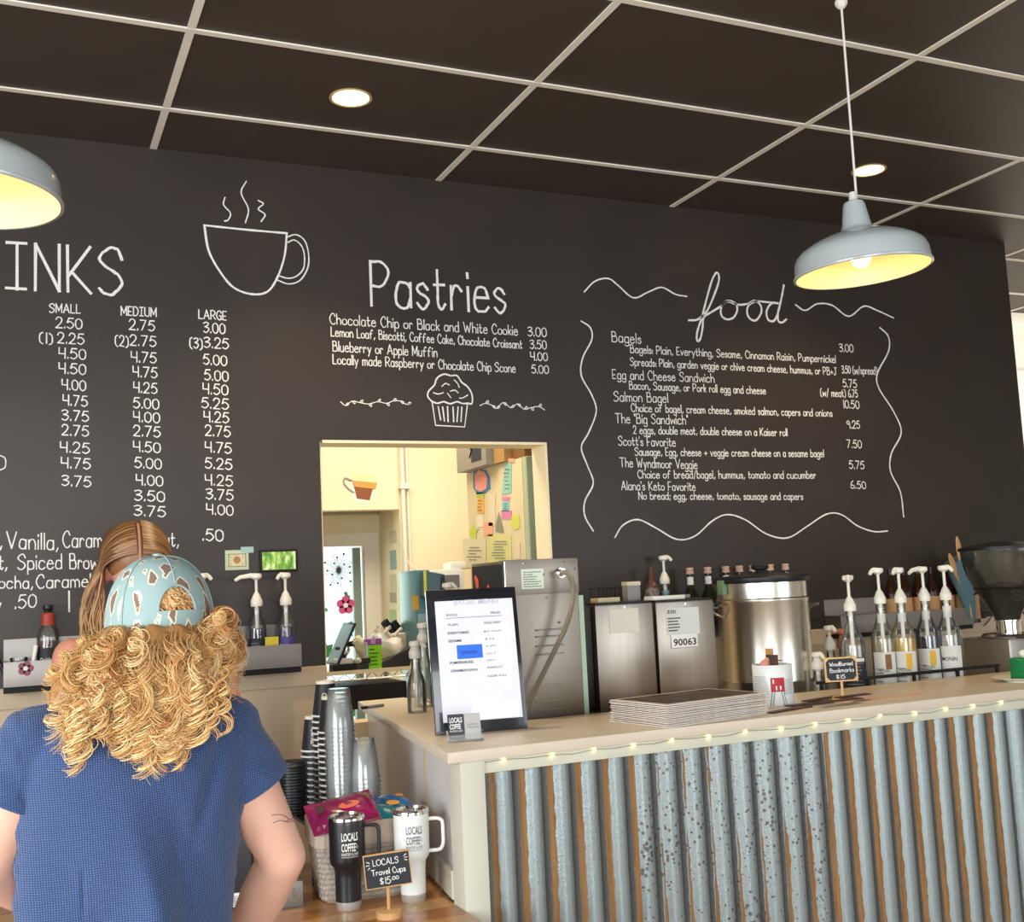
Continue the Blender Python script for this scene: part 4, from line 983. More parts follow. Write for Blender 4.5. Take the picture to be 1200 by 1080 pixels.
def ex2(t, w, h, A):
    p = at(780, 713, 3.5); q = at(820, 742, 3.5); x0, x1, z0, z1 = p.x-A.x, q.x-A.x, q.z-BZ, p.z-BZ
    G().box(x0, x1, -.0018, -.0004, z0, z1).build('printed_label', mat('pale label', 'd3d6cd', .6), t, smooth=False)
    ptext('BUNN', .020, m_ink, t, (x0+.005, -.0022, z1-.019), bold=.02, width=.035); label_print(t, m_ink, x0+.005, x0+.06, z0+.012, z1-.03, -.0020, 5, .9)
    p = at(786, 744, 3.5); q = at(818, 757, 3.5); x0, x1, z0, z1 = p.x-A.x, q.x-A.x, q.z-BZ, p.z-BZ
    G().box(x0-.002, x1+.002, -.0014, -.0004, z0-.002, z1+.002).build('plate_border', m_inkg, t, bevel=.0004)
    G().box(x0, x1, -.0022, -.0012, z0, z1).build('number_plate', m_rim, t, bevel=.0004)
    ptext('90063', .034, m_ink, t, (x0+.008, -.0026, z0+.008), bold=.02, width=(x1-x0)-.016)
steel_box(697, 765, 709, 'left-standing steel dispenser box with a blank label beside the brewer', ex1)
steel_box(768, 836, 705.5, 'steel dispenser box bearing the number plate and printed label', ex2)

# coffee urn
C = at(895, 680, 3.78); R0 = .183; zt_ = at(895, 681, 3.78).z-BZ
ur = thing('coffee_urn', 'large round stainless steel urn with a black lid and side handles', 'urn', (C.x, 3.80, BZ))
G().lathe([(0, 0), (R0*.96, 0), (R0, .008), (R0, .10), (R0*1.003, .102), (R0, .104), (R0, zt_-.085), (R0*1.012, zt_-.080), (R0*1.012, zt_-.070), (R0*.985, zt_-.065), (R0*.985, zt_-.004), (0, zt_-.004)], 72).build('vessel', m_polish, ur)
G().lathe([(0, zt_-.004), (R0*1.05, zt_-.004), (R0*1.06, zt_), (R0*1.06, zt_+.016), (R0*1.03, zt_+.022), (R0*.5, zt_+.032), (.035, zt_+.036), (0, zt_+.036)], 64).build('lid', m_black, ur)
G().lathe([(.022, zt_+.030), (.018, zt_+.045), (.034, zt_+.052), (.036, zt_+.064), (.028, zt_+.070), (0, zt_+.071)], 30).build('lid_knob', m_blackm, ur)
G().box(-R0*1.10, -R0*.99, -.02, .02, zt_-.045, zt_+.012).build('clip', mat('clip green', '6e8a66', .5), ur, bevel=.003)
for s_, a in ((-1, 2.9), (1, -.25)):
    u = Vector((math.cos(a), math.sin(a), 0)); v = Vector((-u.y, u.x, 0)); z = zt_-.11
    G().tube([u*(R0-.003)-v*.04+Vector((0,0,z+.01)), u*(R0+.035)-v*.042+Vector((0,0,z+.012)), u*(R0+.045)-v*.03+Vector((0,0,z+.010)), u*(R0+.045)+v*.03+Vector((0,0,z+.004)), u*(R0+.035)+v*.042+Vector((0,0,z-.01)), u*(R0-.003)+v*.04+Vector((0,0,z-.03))], .0055, 8).build('handle', m_chrome, ur)

# pump bottles ------------------------------------------------------
def pump(t, z, h, m, turn, long=False, s=1.0):
    """pump top whose collar starts at height z, total height h"""
    G().lathe([(.0, z), (.019*s, z), (.0205*s, z+.004), (.0205*s, z+.024), (.018*s, z+.028), (.012*s, z+.045), (.0065*s, z+.055), (0, z+.055)], 24).build('pump_collar', m, t)
    G().lathe([(.0052*s, z+.05), (.0052*s, z+h-.028), (.008*s, z+h-.022), (0, z+h-.022)], 14).build('pump_stem', m, t)
    a = Vector((math.cos(turn), math.sin(turn), 0)); L = .075 if long else .034
    g = G().lathe([(0, z+h-.024), (.010*s, z+h-.024), (.019*s, z+h-.016), (.0195*s, z+h-.006), (.017*s, z+h), (0, z+h+.001)], 20)
    g.build('pump_head', m, t)
    G().tube([Vector((0, 0, z+h-.008)), a*.02+Vector((0, 0, z+h-.007)), a*L*.75*s+Vector((0, 0, z+h-.012)), a*L*s+Vector((0, 0, z+h-.024))], [.009*s, .009*s, .0075*s, .006*s], 10).build('pump_spout', m, t)
def syrup(px_, ptop, Y, label, kind, turn, liquid=None, lab=None, group='syrup bottles with white pumps', base=None, H=.385, br_=.047, long=False, pm=None, pumph=None):
    P = at(px_, ptop, Y); base = BZ if base is None else base
    t = thing('syrup_bottle', label, 'bottle', (P.x, Y, base), 0, group)
    zc = H; ph = pumph or (P.z-base-zc)
    k = H/.335
    prof = [(0, 0), (br_*.93, 0), (br_, .006*k), (br_, .205*k), (br_*.97, .222*k), (br_*.80, .245*k), (br_*.50, .275*k), (.0165, .300*k), (.0155, .325*k), (.0165, .330*k), (.0165, H), (0, H)]
    G().lathe(prof, 36).build('glass', m_glass if kind != 'brown' else m_brownglass, t)
    if liquid:
        lv = .215*k; G().lathe([(0, .004), (br_*.91, .004), (br_*.955, .010), (br_*.955, lv*.95), (br_*.93, lv), (0, lv)], 30).build('syrup', liquid, t)
    G().tube([(0, 0, .03*k), (0, 0, H)], .0075, 8).build('dip_tube', m_pump, t)
    pump(t, zc, ph, pm or m_pump, turn, long, 1.12)
    if lab: lab(t, br_, k)
    return t
def facing(t): return math.atan2(-t.location.y, -t.location.x)
def wraplab(t, r, z0, z1, a0_, a1_, m, nm='paper_label', n=12):
    f = facing(t)+PI*0; vs = []
    for i in range(n+1):
        th_ = f+a0_+(a1_-a0_)*i/n
        for z in (z0, z1): vs.append((r*math.cos(th_), r*math.sin(th_), z))
    return G().add(vs, [(2*i, 2*i+2, 2*i+3, 2*i+1) for i in range(n)]).build(nm, m, t)
def wraptext(t, s, r, z, a, wd, hh, m, bold=.0):
    o = ptext(s, hh, m, t, (0, 0, 0), bold=bold, width=wd); me = o.data; o.rotation_euler = (0, 0, 0)
    co = np.empty(len(me.vertices)*3); me.vertices.foreach_get('co', co); co = co.reshape(-1, 3)
    th_ = facing(t)+a+(co[:, 0]-wd/2)/r
    me.vertices.foreach_set('co', np.stack([r*np.cos(th_), r*np.sin(th_), co[:, 1]+z], 1).ravel()); me.update()
def lines(t, r, zs, a0_, a1_, m):
    g = G(); f = facing(t)
    for z in zs:
        e = a0_+(a1_-a0_)*random.uniform(.6, 1); n = 5; vs = []
        for i in range(n+1):
            th_ = f+a0_+(e-a0_)*i/n
            for zz in (z, z+.0035): vs.append((r*math.cos(th_), r*math.sin(th_), zz))
        g.add(vs, [(2*i, 2*i+2, 2*i+3, 2*i+1) for i in range(n)])
    o = g.build('fine_print', m, t, smooth=False); o['kind'] = 'stuff'
m_amb = thin_clear('pale syrup', 'd8c79a', .35); m_yel = thin_clear('yellow syrup', 'd9b23a', .75); m_pur = mat('dark purple syrup', '1b1430', .1, coat=.6); m_cl = thin_clear('clear syrup', 'e4e0cc', .12)
m_blk_lab = mat('black bottle label', '232226', .6); m_wlab = mat('white bottle label', 'dcd9cf', .7); m_yl = mat('yellow fruit print', 'dfae2c', .6); m_gl = mat('green leaf print', '6d7f3c', .6); m_vi = mat('violet label', '4a3f86', .5)
def lb_dark(t, r, k):
    wraplab(t, r+.0006, .03*k, .175*k, -1.1, 1.1, m_blk_lab); lines(t, r+.001, [(.045+.012*i)*k for i in range(10)], -.7, .8, m_inkg); wraplab(t, r+.0008, .16*k, .172*k, -.9, .9, m_wlab, 'label_band')
def lb_fruit(c1, word):
    def f(t, r, k):
        wraplab(t, r+.0006, .0, .172*k, -1.0, 1.0, m_wlab); wraplab(t, r+.0010, .115*k, .165*k, .05, .55, c1, 'fruit_print'); wraplab(t, r+.0010, .01*k, .05*k, .3, .9, c1, 'fruit_print')
        lines(t, r+.0012, [(.03+.014*i)*k for i in range(7)], -.85, .1, m_inkg); wraptext(t, word, r+.0014, .105*k, -.1, .045, .016, m_ink)
        wraplab(t, .0172, .27*k, .30*k, -1.2, 1.2, m_wlab, 'neck_label')
    return f
def lb_monin(t, r, k):
    wraplab(t, r+.0006, .0, .178*k, -1.2, 1.0, m_wlab); wraptext(t, 'MONIN', r+.001, .128*k, -.15, .060, .022, m_ink, .01)
    g = G(); f = facing(t)
    for (a, z, dx, dz) in ((.15, .01, .5, .09), (.30, .02, .35, .05), (.0, .03, .3, .04), (.35, .06, -.2, .05), (.5, .01, -.35, .05), (-.2, .005, .25, .03)):
        vs = []
        for i in range(6):
            u = i/5; wd = .0045*math.sin(PI*u)+.0006; th_ = f+a+dx*u
            for s in (-1, 1): vs.append(((r+.0012)*math.cos(th_), (r+.0012)*math.sin(th_), (z+dz*u+s*wd)*k))
        g.add(vs, [(2*i, 2*i+2, 2*i+3, 2*i+1) for i in range(5)])
    g.build('leaf_print', m_gl, t, smooth=False); wraplab(t, .0172, .275*k, .315*k, -1.3, 1.3, m_wlab, 'neck_label')
syrup(993, 674, 3.47, 'pump bottle with a black printed label, nearest the bookmarks sign', 'c', -2.2, m_cl, lb_dark, H=.365)
syrup(1028, 665.5, 3.50, 'pump bottle of pale syrup with brown label edge, second from the bookmarks sign', 'c', 3.0, m_amb, lb_fruit(mat('brown print', '8c5a33', .6), 'MONIN'), long=False)
syrup(1052, 665, 3.46, 'pump bottle with yellow fruit on its white label', 'c', 3.4, m_yel, lb_fruit(m_yl, 'MONIN'))
syrup(1080, 664, 3.49, 'pump bottle of dark purple syrup with a long white spout', 'c', 3.3, m_pur, lb_fruit(m_yl, 'MONIN'), long=True)
syrup(1105, 662.5, 3.45, 'pump bottle with green leaves on its white label, nearest the grinder', 'c', -1.2, m_cl, lb_monin)
# shorter bottles behind
def short_bottle(px_, ptop, Y, label, pm, turn, H=.23, liquid=None, base=None, long=False):
    return syrup(px_, ptop, Y, label, 'c', turn, liquid, None, 'short pump bottles', base, H, .034, long, pm)
short_bottle(971, 733, 3.75, 'short pump bottle peeping over the bookmarks sign', m_pump, -1.5, .20, m_cl)
short_bottle(986, 737, 3.80, 'short pump bottle with a tan spout behind the bookmarks sign', mat('tan pump', 'b5744a', .5), 3.2, .20, m_amb, long=True)
short_bottle(957, 764, 3.62, 'small clear pump bottle squeezed beside the urn', m_pump, -1.5, .14, m_cl)

# rail guard
A = at(955, 799, 3.43); B = at(1163, 782, 3.43)
rl = thing('bottle_rail', 'black metal guard rail along the front of the syrup bottles', 'rail', (A.x, 3.395, BZ))
zr = at(1060, 790, 3.395).z-BZ; Lr = B.x-A.x
G().box(-.02, Lr, -.004, .004, zr-.006, zr+.006).build('rail_bar', m_blackm, rl, bevel=.001)
for q in (0, .25, .5, .75, .985):
    G().box(q*Lr-.006, q*Lr+.006, -.004, .004, 0, zr-.006).build('post', m_blackm, rl, smooth=False)

# coffee grinder
C = at(1177, 680, 3.62); gx = C.x+.02; zb_ = at(1177, 728, 3.62).z; zt_ = at(1177, 643, 3.62).z
gr = thing('coffee_grinder', 'steel coffee grinder with a tinted hopper half full of dark beans', 'grinder', (gx, 3.64, BZ))
zb_ -= BZ; zt_ -= BZ; H_ = zt_-zb_; Rt = .170
hop = [(.050, 0), (.060, .03), (.085, .075), (.118, .13), (.145, .185), (.160, .235), (.168, H_*.90), (Rt, H_)]
hp = [(r, zb_+z) for r, z in hop]
G().lathe(hp, 56, cap=False).build('hopper', thin_clear('smoky hopper', '8a8770', .10), gr)
m_bean = mat('coffee beans', '1d1310', .45, bump=1.0, bscale=110)
lvl = H_*.47
bp_ = [(0, zb_+.002)]+[(r-.004, zb_+z) for r, z in hop if z < lvl]+[(.132, zb_+lvl), (.08, zb_+lvl+.012), (0, zb_+lvl+.02)]
G().lathe(bp_, 44).build('bean_fill', m_bean, gr)
bn = G()
for k in range(240):
    a = random.uniform(0, 2*PI); r = .128*math.sqrt(random.random()); bn.ell((r*math.cos(a), r*math.sin(a), zb_+lvl+.018-.10*(r/.2)**1.5+.006), (.006, .0042, .0035), 6, 4, Matrix.Rotation(random.uniform(0, 3), 3, 'Z'))
o = bn.build('loose_beans', m_bean, gr); o['kind'] = 'stuff'
G().lathe([(0, zt_-.002), (Rt+.008, zt_-.002), (Rt+.009, zt_+.010), (Rt-.01, zt_+.016), (.06, zt_+.030), (.03, zt_+.034), (0, zt_+.034)], 56).build('hopper_lid', m_black, gr)
G().lathe([(0, zb_-.052), (.050, zb_-.052), (.050, zb_-.002), (.056, zb_), (.056, zb_+.006), (0, zb_+.006)], 40).build('collar', m_chrome, gr)
G().lathe([(0, zb_-.068), (.112, zb_-.068), (.115, zb_-.062), (.105, zb_-.052), (0, zb_-.052)], 40).build('mount_plate', m_polish, gr)
G().box(-.115, .13, -.10, .16, 0, zb_-.0685).build('body', mat('silver grinder body', 'b9b4ac', .38, .9, var=.05, vscale=90), gr, bevel=.012)

# ================================================================== WALL LEDGES AND WHAT STANDS ON THEM
def tray(x0, x1, label):
    t = thing('wall_tray', label, 'shelf', (x0, WALL_Y-.0005, 1.25)); W_ = x1-x0
    G().box(0, W_, -.006, 0, 0, .165).build('back_plate', m_tray, t, bevel=.001)
    G().box(0, W_, -.118, -.006, 0, .004).build('bottom', m_tray, t, bevel=.001)
    G().box(0, W_, -.122, -.118, 0, .088).build('front_lip', m_tray, t, bevel=.001)
    for x in (0, W_-.003): G().box(x, x+.003, -.118, -.006, .004, .088).build('end_cap', m_tray, t, smooth=False)
    G().box(0, W_, -.11, -.01, -.022, -.002).build('bracket', m_blackm, t, smooth=False)
    return t
xL0 = at(4, 774, 4.4).x; xL1 = at(353, 753, 4.4).x
trl = tray(xL0, xL1, 'long satin steel wall tray holding syrup bottles behind the two people')
p = at(30, 783, 4.395); g = G()
for k in range(5): a = 2*PI*k/5; g.lathe([(0, 0), (.012, 0), (.012, .002), (0, .002)], 12, (.015*math.cos(a), .015*math.sin(a), 0))
g.xform(Matrix.Rotation(PI/2, 4, 'X')); o = g.build('flower_magnet', mat('magnet maroon', '8a4a5c', .5), loc=(p.x, 4.3975, p.z)); G().lathe([(0, 0), (.008, 0), (.008, .003), (0, .003)], 12).xform(Matrix.Rotation(PI/2, 4, 'X')).build('centre', m_rim, o)
tag(o, 'maroon flower magnet on the front of the steel wall tray', 'magnet')
TB = 1.2545
def davinci(c, txt):
    def f(t, r, k):
        wraplab(t, r+.0006, .02*k, .16*k, -1.3, 1.3, c)
        if txt: wraptext(t, 'DaVinci', r+.001, .10*k, -.05, .052, .022, m_paper, .0)
        else: lines(t, r+.001, [(.04+.013*i)*k for i in range(8)], -.7, .6, m_inkg)
    return f
syrup(300, 672, 4.455, 'pump bottle with a black text label on the wall tray beside the yellow card', 'c', math.radians(185), m_pur, davinci(m_blk_lab, False), 'pump bottles on the wall tray', TB, .235, .036, True)
syrup(334, 671, 4.455, 'pump bottle with a violet label on the wall tray under the green picture', 'c', math.radians(200), mat('violet syrup', '2a2148', .2), davinci(m_vi, True), 'pump bottles on the wall tray', TB, .235, .036, False)
syrup(236, 672, 4.455, 'pump bottle on the wall tray mostly hidden behind the cap', 'c', math.radians(0), m_pur, davinci(m_blk_lab, False), 'pump bottles on the wall tray', TB, .235, .036, False)
p = at(316, 750, 4.43); o = G().box(-.032, .034, -.002, .002, 0, .115).build('yellow_card', mat('yellow card', 'd8c13a', .6), None, smooth=False, loc=(p.x, 4.43, TB), rot=(0, 0, 0)); tag(o, 'yellow card standing in the wall tray between two bottles', 'card')
ptext('TIPS', .022, mat('ochre ink', 'a98a1e', .7), o, (-.020, -.0025, .070), width=.038) if False else None
# red-capped bottle
P = at(56, 709, 4.455); t = thing('red_neck_bottle', 'dark red bottle with a black spout cap beside the pen jar on the wall tray', 'bottle', (P.x, 4.455, TB)); H_ = P.z-TB
G().lathe([(0, 0), (.036, 0), (.038, .006), (.038, .165), (.034, .185), (.022, .205), (.0165, .215), (.0165, .25), (0, .25)], 32).build('glass', m_glass, t)
G().lathe([(0, .005), (.0365, .005), (.0365, .150), (0, .150)], 28).build('syrup', mat('red brown syrup', '5a1f16', .2), t)
wraplab(t, .0386, .01, .125, -1.3, 1.3, m_blk_lab); wraptext(t, 'DaVinci', .0392, .075, 0, .055, .022, m_paper)
G().lathe([(0, .205), (.0225, .205), (.0225, .245), (.018, .250), (0, .250)], 24).build('neck_seal', mat('seal red', 'a3392a', .5), t)
G().lathe([(0, .25), (.013, .25), (.014, .262), (.018, .266), (.017, .278), (0, .279)], 20).build('spout_cap', m_black, t)
# pen jar
P = at(22, 770, 4.45); t = thing('pen_jar', 'small clear jar in the wall tray by the end wall', 'jar', (P.x, 4.455, TB))
G().lathe([(0, 0), (.026, 0), (.028, .004), (.028, .085), (.030, .088), (.030, .096), (.027, .096), (.026, .006), (0, .006)], 28).build('glass', m_glass, t)
for (dx, nm, c, lean_, lab) in ((-.032, 'marker_pen', m_black, -.35, 'black marker pen leaning in the wall tray'), (.036, 'marker_pen', m_rim, .15, 'white marker pen leaning in the wall tray next to the jar')):
    o = G().tube([(0, 0, 0), (0, 0, .10)], .007, 10).tube([(0, 0, .10), (0, 0, .135)], .0078, 10).build(nm, c, None, loc=(P.x+dx, 4.42, TB+.003), rot=(0, lean_, 0)); tag(o, lab, 'pen')
# green picture and banknote on the blackboard
A = at(304, 671, WALL_Y); B = at(348, 643, WALL_Y); t = thing('framed_photo', 'small dark framed photo of sunlit green plants hung on the blackboard', 'picture', (A.x, WALL_Y, A.z))
w_, h_ = B.x-A.x, B.z-A.z
G().box(0, w_, -.012, -.0005, 0, h_).build('frame', m_blackm, t, bevel=.002)
mg = bpy.data.materials.new('green plant photo'); mg.use_nodes = True; N = mg.node_tree.nodes; L = mg.node_tree.links
tc = N.new('ShaderNodeTexCoord'); mp = N.new('ShaderNodeMapping'); mp.inputs['Scale'].default_value = (60, 1, 22); nz = N.new('ShaderNodeTexNoise'); nz.inputs['Scale'].default_value = 1; nz.inputs['Detail'].default_value = 3
rp = N.new('ShaderNodeValToRGB'); rp.color_ramp.elements[0].position = .35; rp.color_ramp.elements[0].color = lin('4c8a2c'); rp.color_ramp.elements[1].position = .68; rp.color_ramp.elements[1].color = lin('f0f7d0')
e = rp.color_ramp.elements.new(.52); e.color = lin('9ccc4a')
L.new(tc.outputs['Object'], mp.inputs[0]); L.new(mp.outputs[0], nz.inputs[0]); L.new(nz.outputs[0], rp.inputs[0]); L.new(rp.outputs[0], N['Principled BSDF'].inputs['Base Color']); N['Principled BSDF'].inputs['Roughness'].default_value = .3
G().box(.010, w_-.010, -.0135, -.0121, .010, h_-.010).build('photo', mg, t, smooth=False)
A = at(264, 668, WALL_Y); B = at(291, 644, WALL_Y); w_, h_ = B.x-A.x, B.z-A.z
t = thing('taped_banknote', 'one dollar banknote taped to the blackboard beside the green picture', 'banknote', (A.x, WALL_Y, A.z))
G().box(0, w_, -.0015, -.0005, 0, h_).build('backing', mat('pale green paper', 'b4c9ae', .7), t, smooth=False)
G().box(.008, w_-.006, -.0024, -.0016, .008, h_-.010).build('note', mat('banknote', 'cfc9a0', .7, var=.12, vscale=120), t, smooth=False)
g = G(); mN = mat('banknote ink', '6d6b4a', .7)
g.box(.012, w_-.010, -.0030, -.0025, .012, .0145).box(.012, w_-.010, -.0030, -.0025, h_-.017, h_-.0145).box(.012, .015, -.0030, -.0025, .012, h_-.015).box(w_-.013, w_-.010, -.0030, -.0025, .012, h_-.015)
g.build('note_border', mN, t, smooth=False)
G().lathe([(.009, 0), (.014, 0), (.014, .0006), (.009, .0006)], 18).xform(Matrix.Rotation(PI/2, 4, 'X')).build('seal', mat('seal ochre', 'a87a4a', .7), t, loc=(w_/2, -.0026, h_/2))
for (x, z) in ((.018, .018), (w_-.026, .018), (.018, h_-.032), (w_-.026, h_-.032)): ptext('1', .014, mN, t, (x, -.0032, z), bold=.02)
G().box(w_-.03, w_+.02, -.0033, -.0026, h_-.012, h_+.012).build('tape', mat('tape teal', '9bb9b0', .4), t, smooth=False)

# ledge over the steel boxes with a row of small bottles
lg = thing('bottle_ledge', 'narrow dark ledge on the blackboard wall behind the urn and steel boxes', 'shelf', (at(690, 700, 4.4).x, WALL_Y-.0005, 1.30))
Lx = at(955, 700, 4.4).x-at(690, 700, 4.4).x
G().box(0, Lx, -.14, 0, -.015, 0).build('board', m_blackm, lg, bevel=.002)
for q in (.1, .5, .9): G().box(q*Lx-.01, q*Lx+.01, -.12, 0, -.075, -.0151).build('bracket', m_blackm, lg, smooth=False)
LB = None; zl = 1.30
names = ('nearest the sauce bottle', 'second from the sauce bottle', 'half hidden by the urn lid clip', 'behind the urn lid, beside the clip', 'behind the urn before the lid knob', 'behind the urn after the lid knob', 'last in the row past the urn knob')
for i, (px_, py_) in enumerate(((808, 665), (829, 664), (850, 663), (866, 662.5), (882, 662), (902, 662), (920, 661.5))):
    P = at(px_, py_, 4.43); H_ = P.z-zl
    if LB is None:
        LB = thing('small_bottle', '', 'bottle', (0, 0, 0)); c = LB; b = .040
        pr = [(0, 0), (b, 0), (b*1.04, .006), (b*1.02, H_*.38), (b*.85, H_*.50), (b*.42, H_*.66), (.0135, H_*.74), (.0125, H_*.90), (0, H_*.90)]
        G().lathe(pr, 24).build('glass', m_greenglass, c)
        G().lathe([(0, H_*.89), (.018, H_*.89), (.018, H_*.935), (.0155, H_*.94), (.0155, H_*.955), (.018, H_*.96), (.018, H_), (0, H_)], 20).build('cap', mat('pinkish cap', 'c9a491', .5), c)
        G().lathe([(.0142, H_*.64), (.0152, H_*.64), (.0145, H_*.84), (.0135, H_*.84)], 18, cap=False).build('neck_label', m_rim, c)
    else: c = dup(LB)
    c.location = (P.x, 4.43, zl); c['label'] = 'small olive glass bottle with a pinkish cap, '+names[i]; c['group'] = 'small bottles on the ledge'
# pump bottle and sauce bottle on the ledge
P = at(777, 651, 4.44); t = syrup(777, 651, 4.44, 'single pump bottle with blue and yellow neck wrap on the ledge above the steel boxes', 'c', -.3, m_cl, None, None, zl, .20, .033, False)
wraplab(t, .019, .12, .17, -3.14, 3.14, mat('blue wrap', '7fa0a8', .5), 'neck_wrap'); wraplab(t, .020, .115, .14, -3.14, 3.14, m_yl, 'neck_wrap')
P = at(761, 664, 4.44); t = thing('sauce_bottle', 'brown squeeze sauce bottle with a pointed tip on the ledge', 'bottle', (P.x, 4.43, zl)); H_ = P.z-zl
G().lathe([(0, 0), (.03, 0), (.032, .005), (.032, H_*.60), (.027, H_*.68), (0, H_*.68)], 28).build('squeeze_body', mat('dark sauce body', '4a3128', .35, col2='9a8f88', vscale=40), t)
G().lathe([(.028, H_*.62), (.029, H_*.70), (.015, H_*.76), (.005, H_), (0, H_)], 24).build('nozzle_cap', mat('brown cap', '5e3a2c', .4), t)
# odds and ends resting on top of the steel boxes
zt1 = bpy.data.objects['steel_dispenser'].location.z+at(697, 709, 3.5).z-BZ+.006; zt2 = at(768, 705.5, 3.5).z+.006
def on(px_, Y, z, g, nm, m, lab, cat, rot=(0, 0, 0)):
    P = at(px_, 700, Y); o = g.build(nm, m, None, bevel=.001, loc=(P.x, Y, z), rot=rot); tag(o, lab, cat); return o
on(709, 3.62, zt1, G().box(-.045, .045, -.03, .03, 0, .016), 'sponge', mat('cream sponge', 'd8c9a0', .9), 'cream sponge block lying on the blank-labelled steel box', 'sponge')
t = thing('timer_box', 'small grey gadget with a cream top on the blank-labelled steel box', 'timer', (at(740, 700, 3.66).x, 3.66, zt1)); G().box(-.026, .028, -.02, .02, 0, .055).build('housing', mat('grey gadget', '8f8d88', .5), t, bevel=.002); G().box(-.028, .030, -.022, .022, .0551, .070).build('top', mat('cream top', 'd9cdae', .6), t, bevel=.002)
t = thing('wire_rack', 'thin black wire rack resting on the blank-labelled steel box', 'rack', (at(722, 700, 3.74).x, 3.76, zt1))
for k in range(5): G().tube([(-.07+.035*k, -.05, .0), (-.07+.035*k, -.05, .05), (-.07+.035*k, .05, .05), (-.07+.035*k, .05, .0)], .002, 6).build('wire', m_blackm, t)
for y in (-.05, .05): G().tube([(-.08, y, .05), (.08, y, .05)], .0022, 6).build('wire', m_blackm, t)
on(780, 3.60, zt2, G().box(-.075, .065, -.03, .03, 0, .014), 'cream_tray', m_pump, 'flat cream tray on the number-plated steel box', 'tray')
on(798, 3.78, zt2, G().box(-.03, .03, -.02, .02, 0, .012), 'grey_block', mat('grey gadget', '8f8d88', .5), 'small grey block on the number-plated steel box', 'block')
# tan hang tag beside the second box
A = at(832, 703, 3.62); B = at(842, 719, 3.62); o = G().box(0, B.x-A.x, -.002, .001, B.z-A.z, 0).build('hang_tag', m_kraft, None, smooth=False, loc=(at(835, 703, 3.86).x, 3.48+.4, A.z)); tag(o, 'tan paper tag hanging between the steel box and the urn', 'tag')
bpy.data.objects.remove(o)

# right-hand wall ledge with kraft-labelled bottles
xr0 = at(984, 712, 4.4).x; xr1 = at(1140, 712, 4.4).x
trr = tray(xr0, xr1, 'satin steel wall tray carrying brown bottles behind the syrup pumps'); trr.location.z = 1.215
zk = 1.2195
KB = None
for i, px_ in enumerate((1046, 1062, 1078, 1094, 1111, 1126, 1140)):
    Y = 4.455; P = at(px_, 666+(i % 2)*1.5, Y)
    if KB is None:
        H_ = P.z-zk; KB = thing('brown_bottle', '', 'bottle', (0, 0, 0)); c = KB; b = .033
        G().lathe([(0, 0), (b, 0), (b, .005), (b, H_*.56), (b*.9, H_*.64), (b*.5, H_*.78), (.011, H_*.84), (.011, H_*.97), (0, H_*.97)], 24).build('glass', m_brownglass, c)
        G().lathe([(b+.0008, .02), (b+.0008, H_*.50)], 24, cap=False).build('kraft_label', m_kraft, c)
        G().lathe([(0, H_*.93), (.0135, H_*.93), (.0135, H_), (0, H_)], 16).build('cap', m_black, c)
    else: c = dup(KB)
    c.location = (at(px_, 690, Y).x-.01, Y, zk); c['group'] = 'brown bottles with kraft labels'
    c['label'] = 'brown bottle with a kraft label, '+['first in the row behind the pumps', 'second in the row behind the pumps', 'third in the row behind the pumps', 'middle one of the row of seven', 'third from the blue utensil holder', 'second from the blue utensil holder', 'last in the row next to the blue utensil holder'][i]
# blue utensil holder with wooden spoons
P0 = at(1113, 655, 4.38); P1 = at(1147, 712, 4.38); cxh = (at(1135, 690, 4.36)).x; zt_h = at(1130, 653, 4.36).z
t = thing('utensil_holder', 'blue-grey tapered fabric holder beside the grinder hopper', 'holder', (cxh+.05, 4.40, 1.2375))
hh = zt_h-1.2375
g = G(); nseg = 24; vs = []
for i, (u, r) in enumerate(((0, .022), (.3, .038), (.7, .066), (1, .088), (1, .085), (.1, .030))):
    for k in range(nseg):
        a = 2*PI*k/nseg; vs.append((r*math.cos(a)-.06*u, r*.55*math.sin(a), hh*u+(.035*math.cos(a) if u == 1 else 0)))
for q in range(5):
    for k in range(nseg): g.f.append((q*nseg+k, q*nseg+(k+1) % nseg, (q+1)*nseg+(k+1) % nseg, (q+1)*nseg+k)); g.m.append(0)
g.v = vs; g.f.append(tuple(range(nseg))[::-1]); g.m.append(0)
g.build('fabric', mat('blue grey canvas', '5b7b86', .85, bump=.5, bscale=220), t)
t.location.z = 1.24 if False else t.location.z
for (px_, py_, L_, lab) in ((1121, 628, .33, 'tall wooden spoon standing in the blue fabric holder'), (1112, 648, .27, 'short wooden spatula leaning in the blue fabric holder')):
    P = at(px_, py_, 4.36); o = thing('wooden_spoon', lab, 'spoon', (0, 0, 0), 0, 'wooden utensils in the blue holder')
    base = Vector((cxh+.035+.018*(L_ < .3), 4.39+.02*(L_ < .3), 1.25)); top = P; d_ = (top-base).normalized(); sd = Vector((d_.z, 0, -d_.x))
    G().tube([base, base.lerp(top, .8)], .006, 8).build('handle', m_woodl, o)
    g = G(); Mx = Matrix((sd, Vector((0, 1, 0)), d_)).transposed()
    g.ell(base.lerp(top, .80)+d_*0, (.019, .005, (top-base).length*.2), 16, 12, Mx); g.build('blade', m_woodl, o)
# cream box and dark plug on the wall behind the grinder
P = at(1150, 730, 4.45); t = thing('power_adapter', 'black plug adapter with its cord on the ledge behind the grinder', 'adapter', (P.x, 4.47, 1.31-.12+.05))
G().box(-.05, .03, -.03, .03, 0, .035).build('plug_body', m_black, t, bevel=.006)
G().tube(smooth([(.03, 0, .015), (.07, -.01, .03), (.10, .0, .01), (.08, .01, -.02), (.05, .01, -.04)], 5), .003, 6).build('cord', m_black, t)
t.location.z = 1.2375
# cream storage box between urn and shelf
P = at(950, 700, 4.3)

